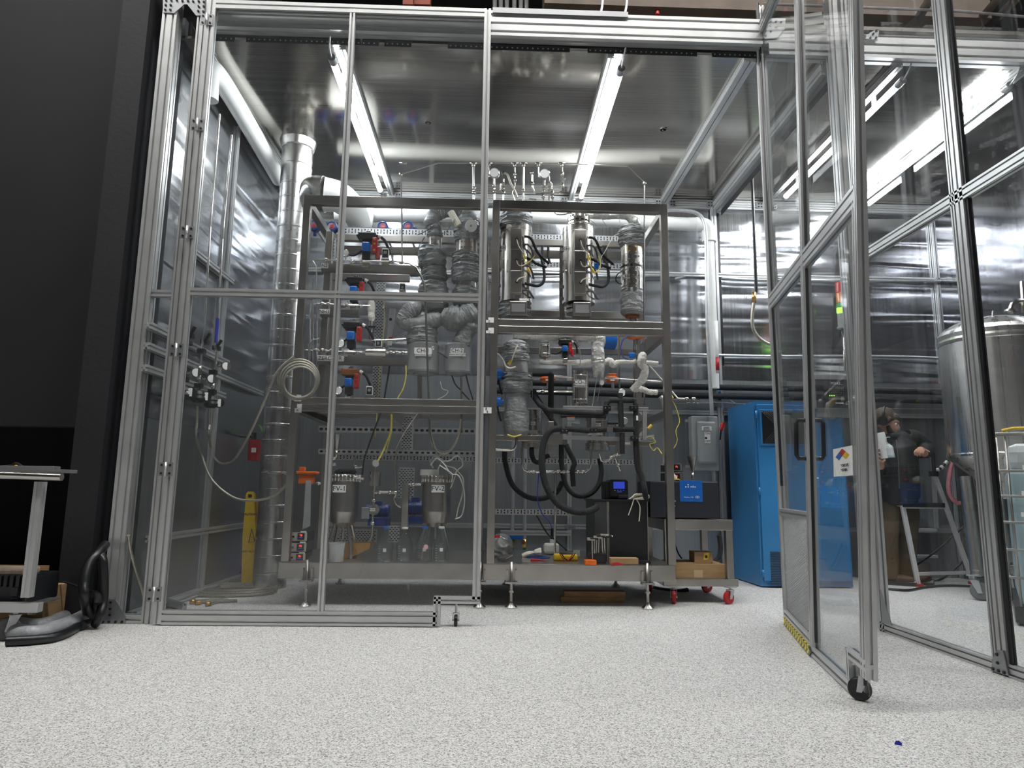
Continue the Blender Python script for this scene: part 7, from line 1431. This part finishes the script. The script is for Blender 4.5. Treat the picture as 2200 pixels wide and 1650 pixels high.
fh('dark hose curving along the floor in front of the grey hoses', [(15, 1378), (70, 1375), (120, 1368), (160, 1350), (195, 1322), (210, 1290, 4.25), (203, 1278, 4.3)], .026, BLK)
fh('black hose looping up beside the frame\'s left post', [(175, 1345), (190, 1330), (182, 1290, 4.2), (180, 1250, 4.2), (192, 1210, 4.25), (215, 1185, 4.32), (226, 1170, 4.42)], .027, BLK)
fh('black hose standing against the frame\'s left post', [(205, 1340), (213, 1325, 4.26), (222, 1290, 4.3), (223, 1240, 4.3), (221, 1205, 4.3), (216, 1192, 4.32)], .026, BLK)
solo('cable', 'thin black cable along the dark wall above the grey hoses', 'cable', MB().ptube([(108, 1249, 4.35), (140, 1251, 4.35), (180, 1265, 4.35), (215, 1275, 4.35)], .006), BLK)
# ================================================================ hall structure above the header
def hb_(nm, lab, mb, m): return solo(nm, lab, 'overhead structure', mb, m)
hb_('overhead_duct', 'brown overhead duct crossing above the right half of the header beam', MB().box((at(1170, 0, 5.8).x, 5.8, at(1400, 14, 5.8).z), (4.8, 6.1, at(1400, -60, 5.8).z)), TAN)
hb_('overhead_girder', 'red primer steel column stub above the door\'s middle bar', MB().pbox(866, -40, 888, 9, 5.9, .12).pbox(890, -40, 925, 9, 5.95, .1), RSTEEL)
hb_('overhead_girder', 'red primer steel column stub above the first header joint', MB().pbox(1246, -40, 1262, 26, 5.9, .12).pbox(1266, -40, 1282, 26, 5.95, .1), RSTEEL)
for i, px in enumerate((1063, 1076, 1089, 1105, 1119, 1131)): hb_('overhead_pipe', 'grey overhead pipe, %s of the group of six above the door\'s right stile' % ('first', 'second', 'third', 'fourth', 'fifth', 'last')[i], MB().cyl(at(px, 20, 5.3), at(px, -120, 5.3), .02, n=10), ZINC)
for i, px in enumerate((1290, 1342)): hb_('overhead_pipe', ('thin grey overhead pipe beside the red column stub', 'curved thin overhead pipe above the header joint')[i], MB().ptube([(px, 30), (px+4, 10), (px+6, -30)], .012, 5.5), ZINC)
solo('sprinkler_head', 'red and white sprinkler head above the header, right of centre', 'sprinkler', MB().pcyl(1412, 5, -8, 32, 5.85), RED)
q = MB().ptube([(1640, 8), (1850, 16), (2060, 24), (2200, 36)], .012, 5.4, smooth=False); hb_('overhead_pipe', 'long bright overhead conduit above the second bay', q, ZINC)
for i, (a, b) in enumerate((((1960, 60), (2010, -20)), ((2090, 60), (2160, -20)), ((2120, 62), (2200, -20)))): hb_('overhead_girder', 'dark slanting overhead beam above the second bay, %s of three' % ('left', 'middle', 'right')[i], MB().cyl(at(*a, 6.2), at(*b, 5.2), .05, n=4), TAN)
t = thing('bay_conduit', 'curved steel conduit under the second bay header', 'conduit', tuple(at(1920, 100, YF+.15))); build('conduit', MB().ptube([(1885, 86), (1900, 95), (1935, 96), (1955, 98), (1962, 108), (1960, 118)], .012, YF+.2), ZINC, t)
for i, (x0, y0) in enumerate(((2112, 1320), (1620, 1480), (1928, 1600), (626, 1560))):
    pass
solo('floor_scrap', 'tiny blue scrap on the floor near the bottom of the picture', 'scrap', MB().cyl(atZ(1930, 1599, .001), atZ(1930, 1599, .003), .012, n=7), BWR)
solo('paper_scrap', 'tiny white paper scrap on the floor inside the right partition', 'scrap', MB().cyl(atZ(2137, 1318, .001), atZ(2137, 1318, .003), .02, n=6), PAP)

for o in bpy.data.objects:
    if '_b' in o: del o['_b']
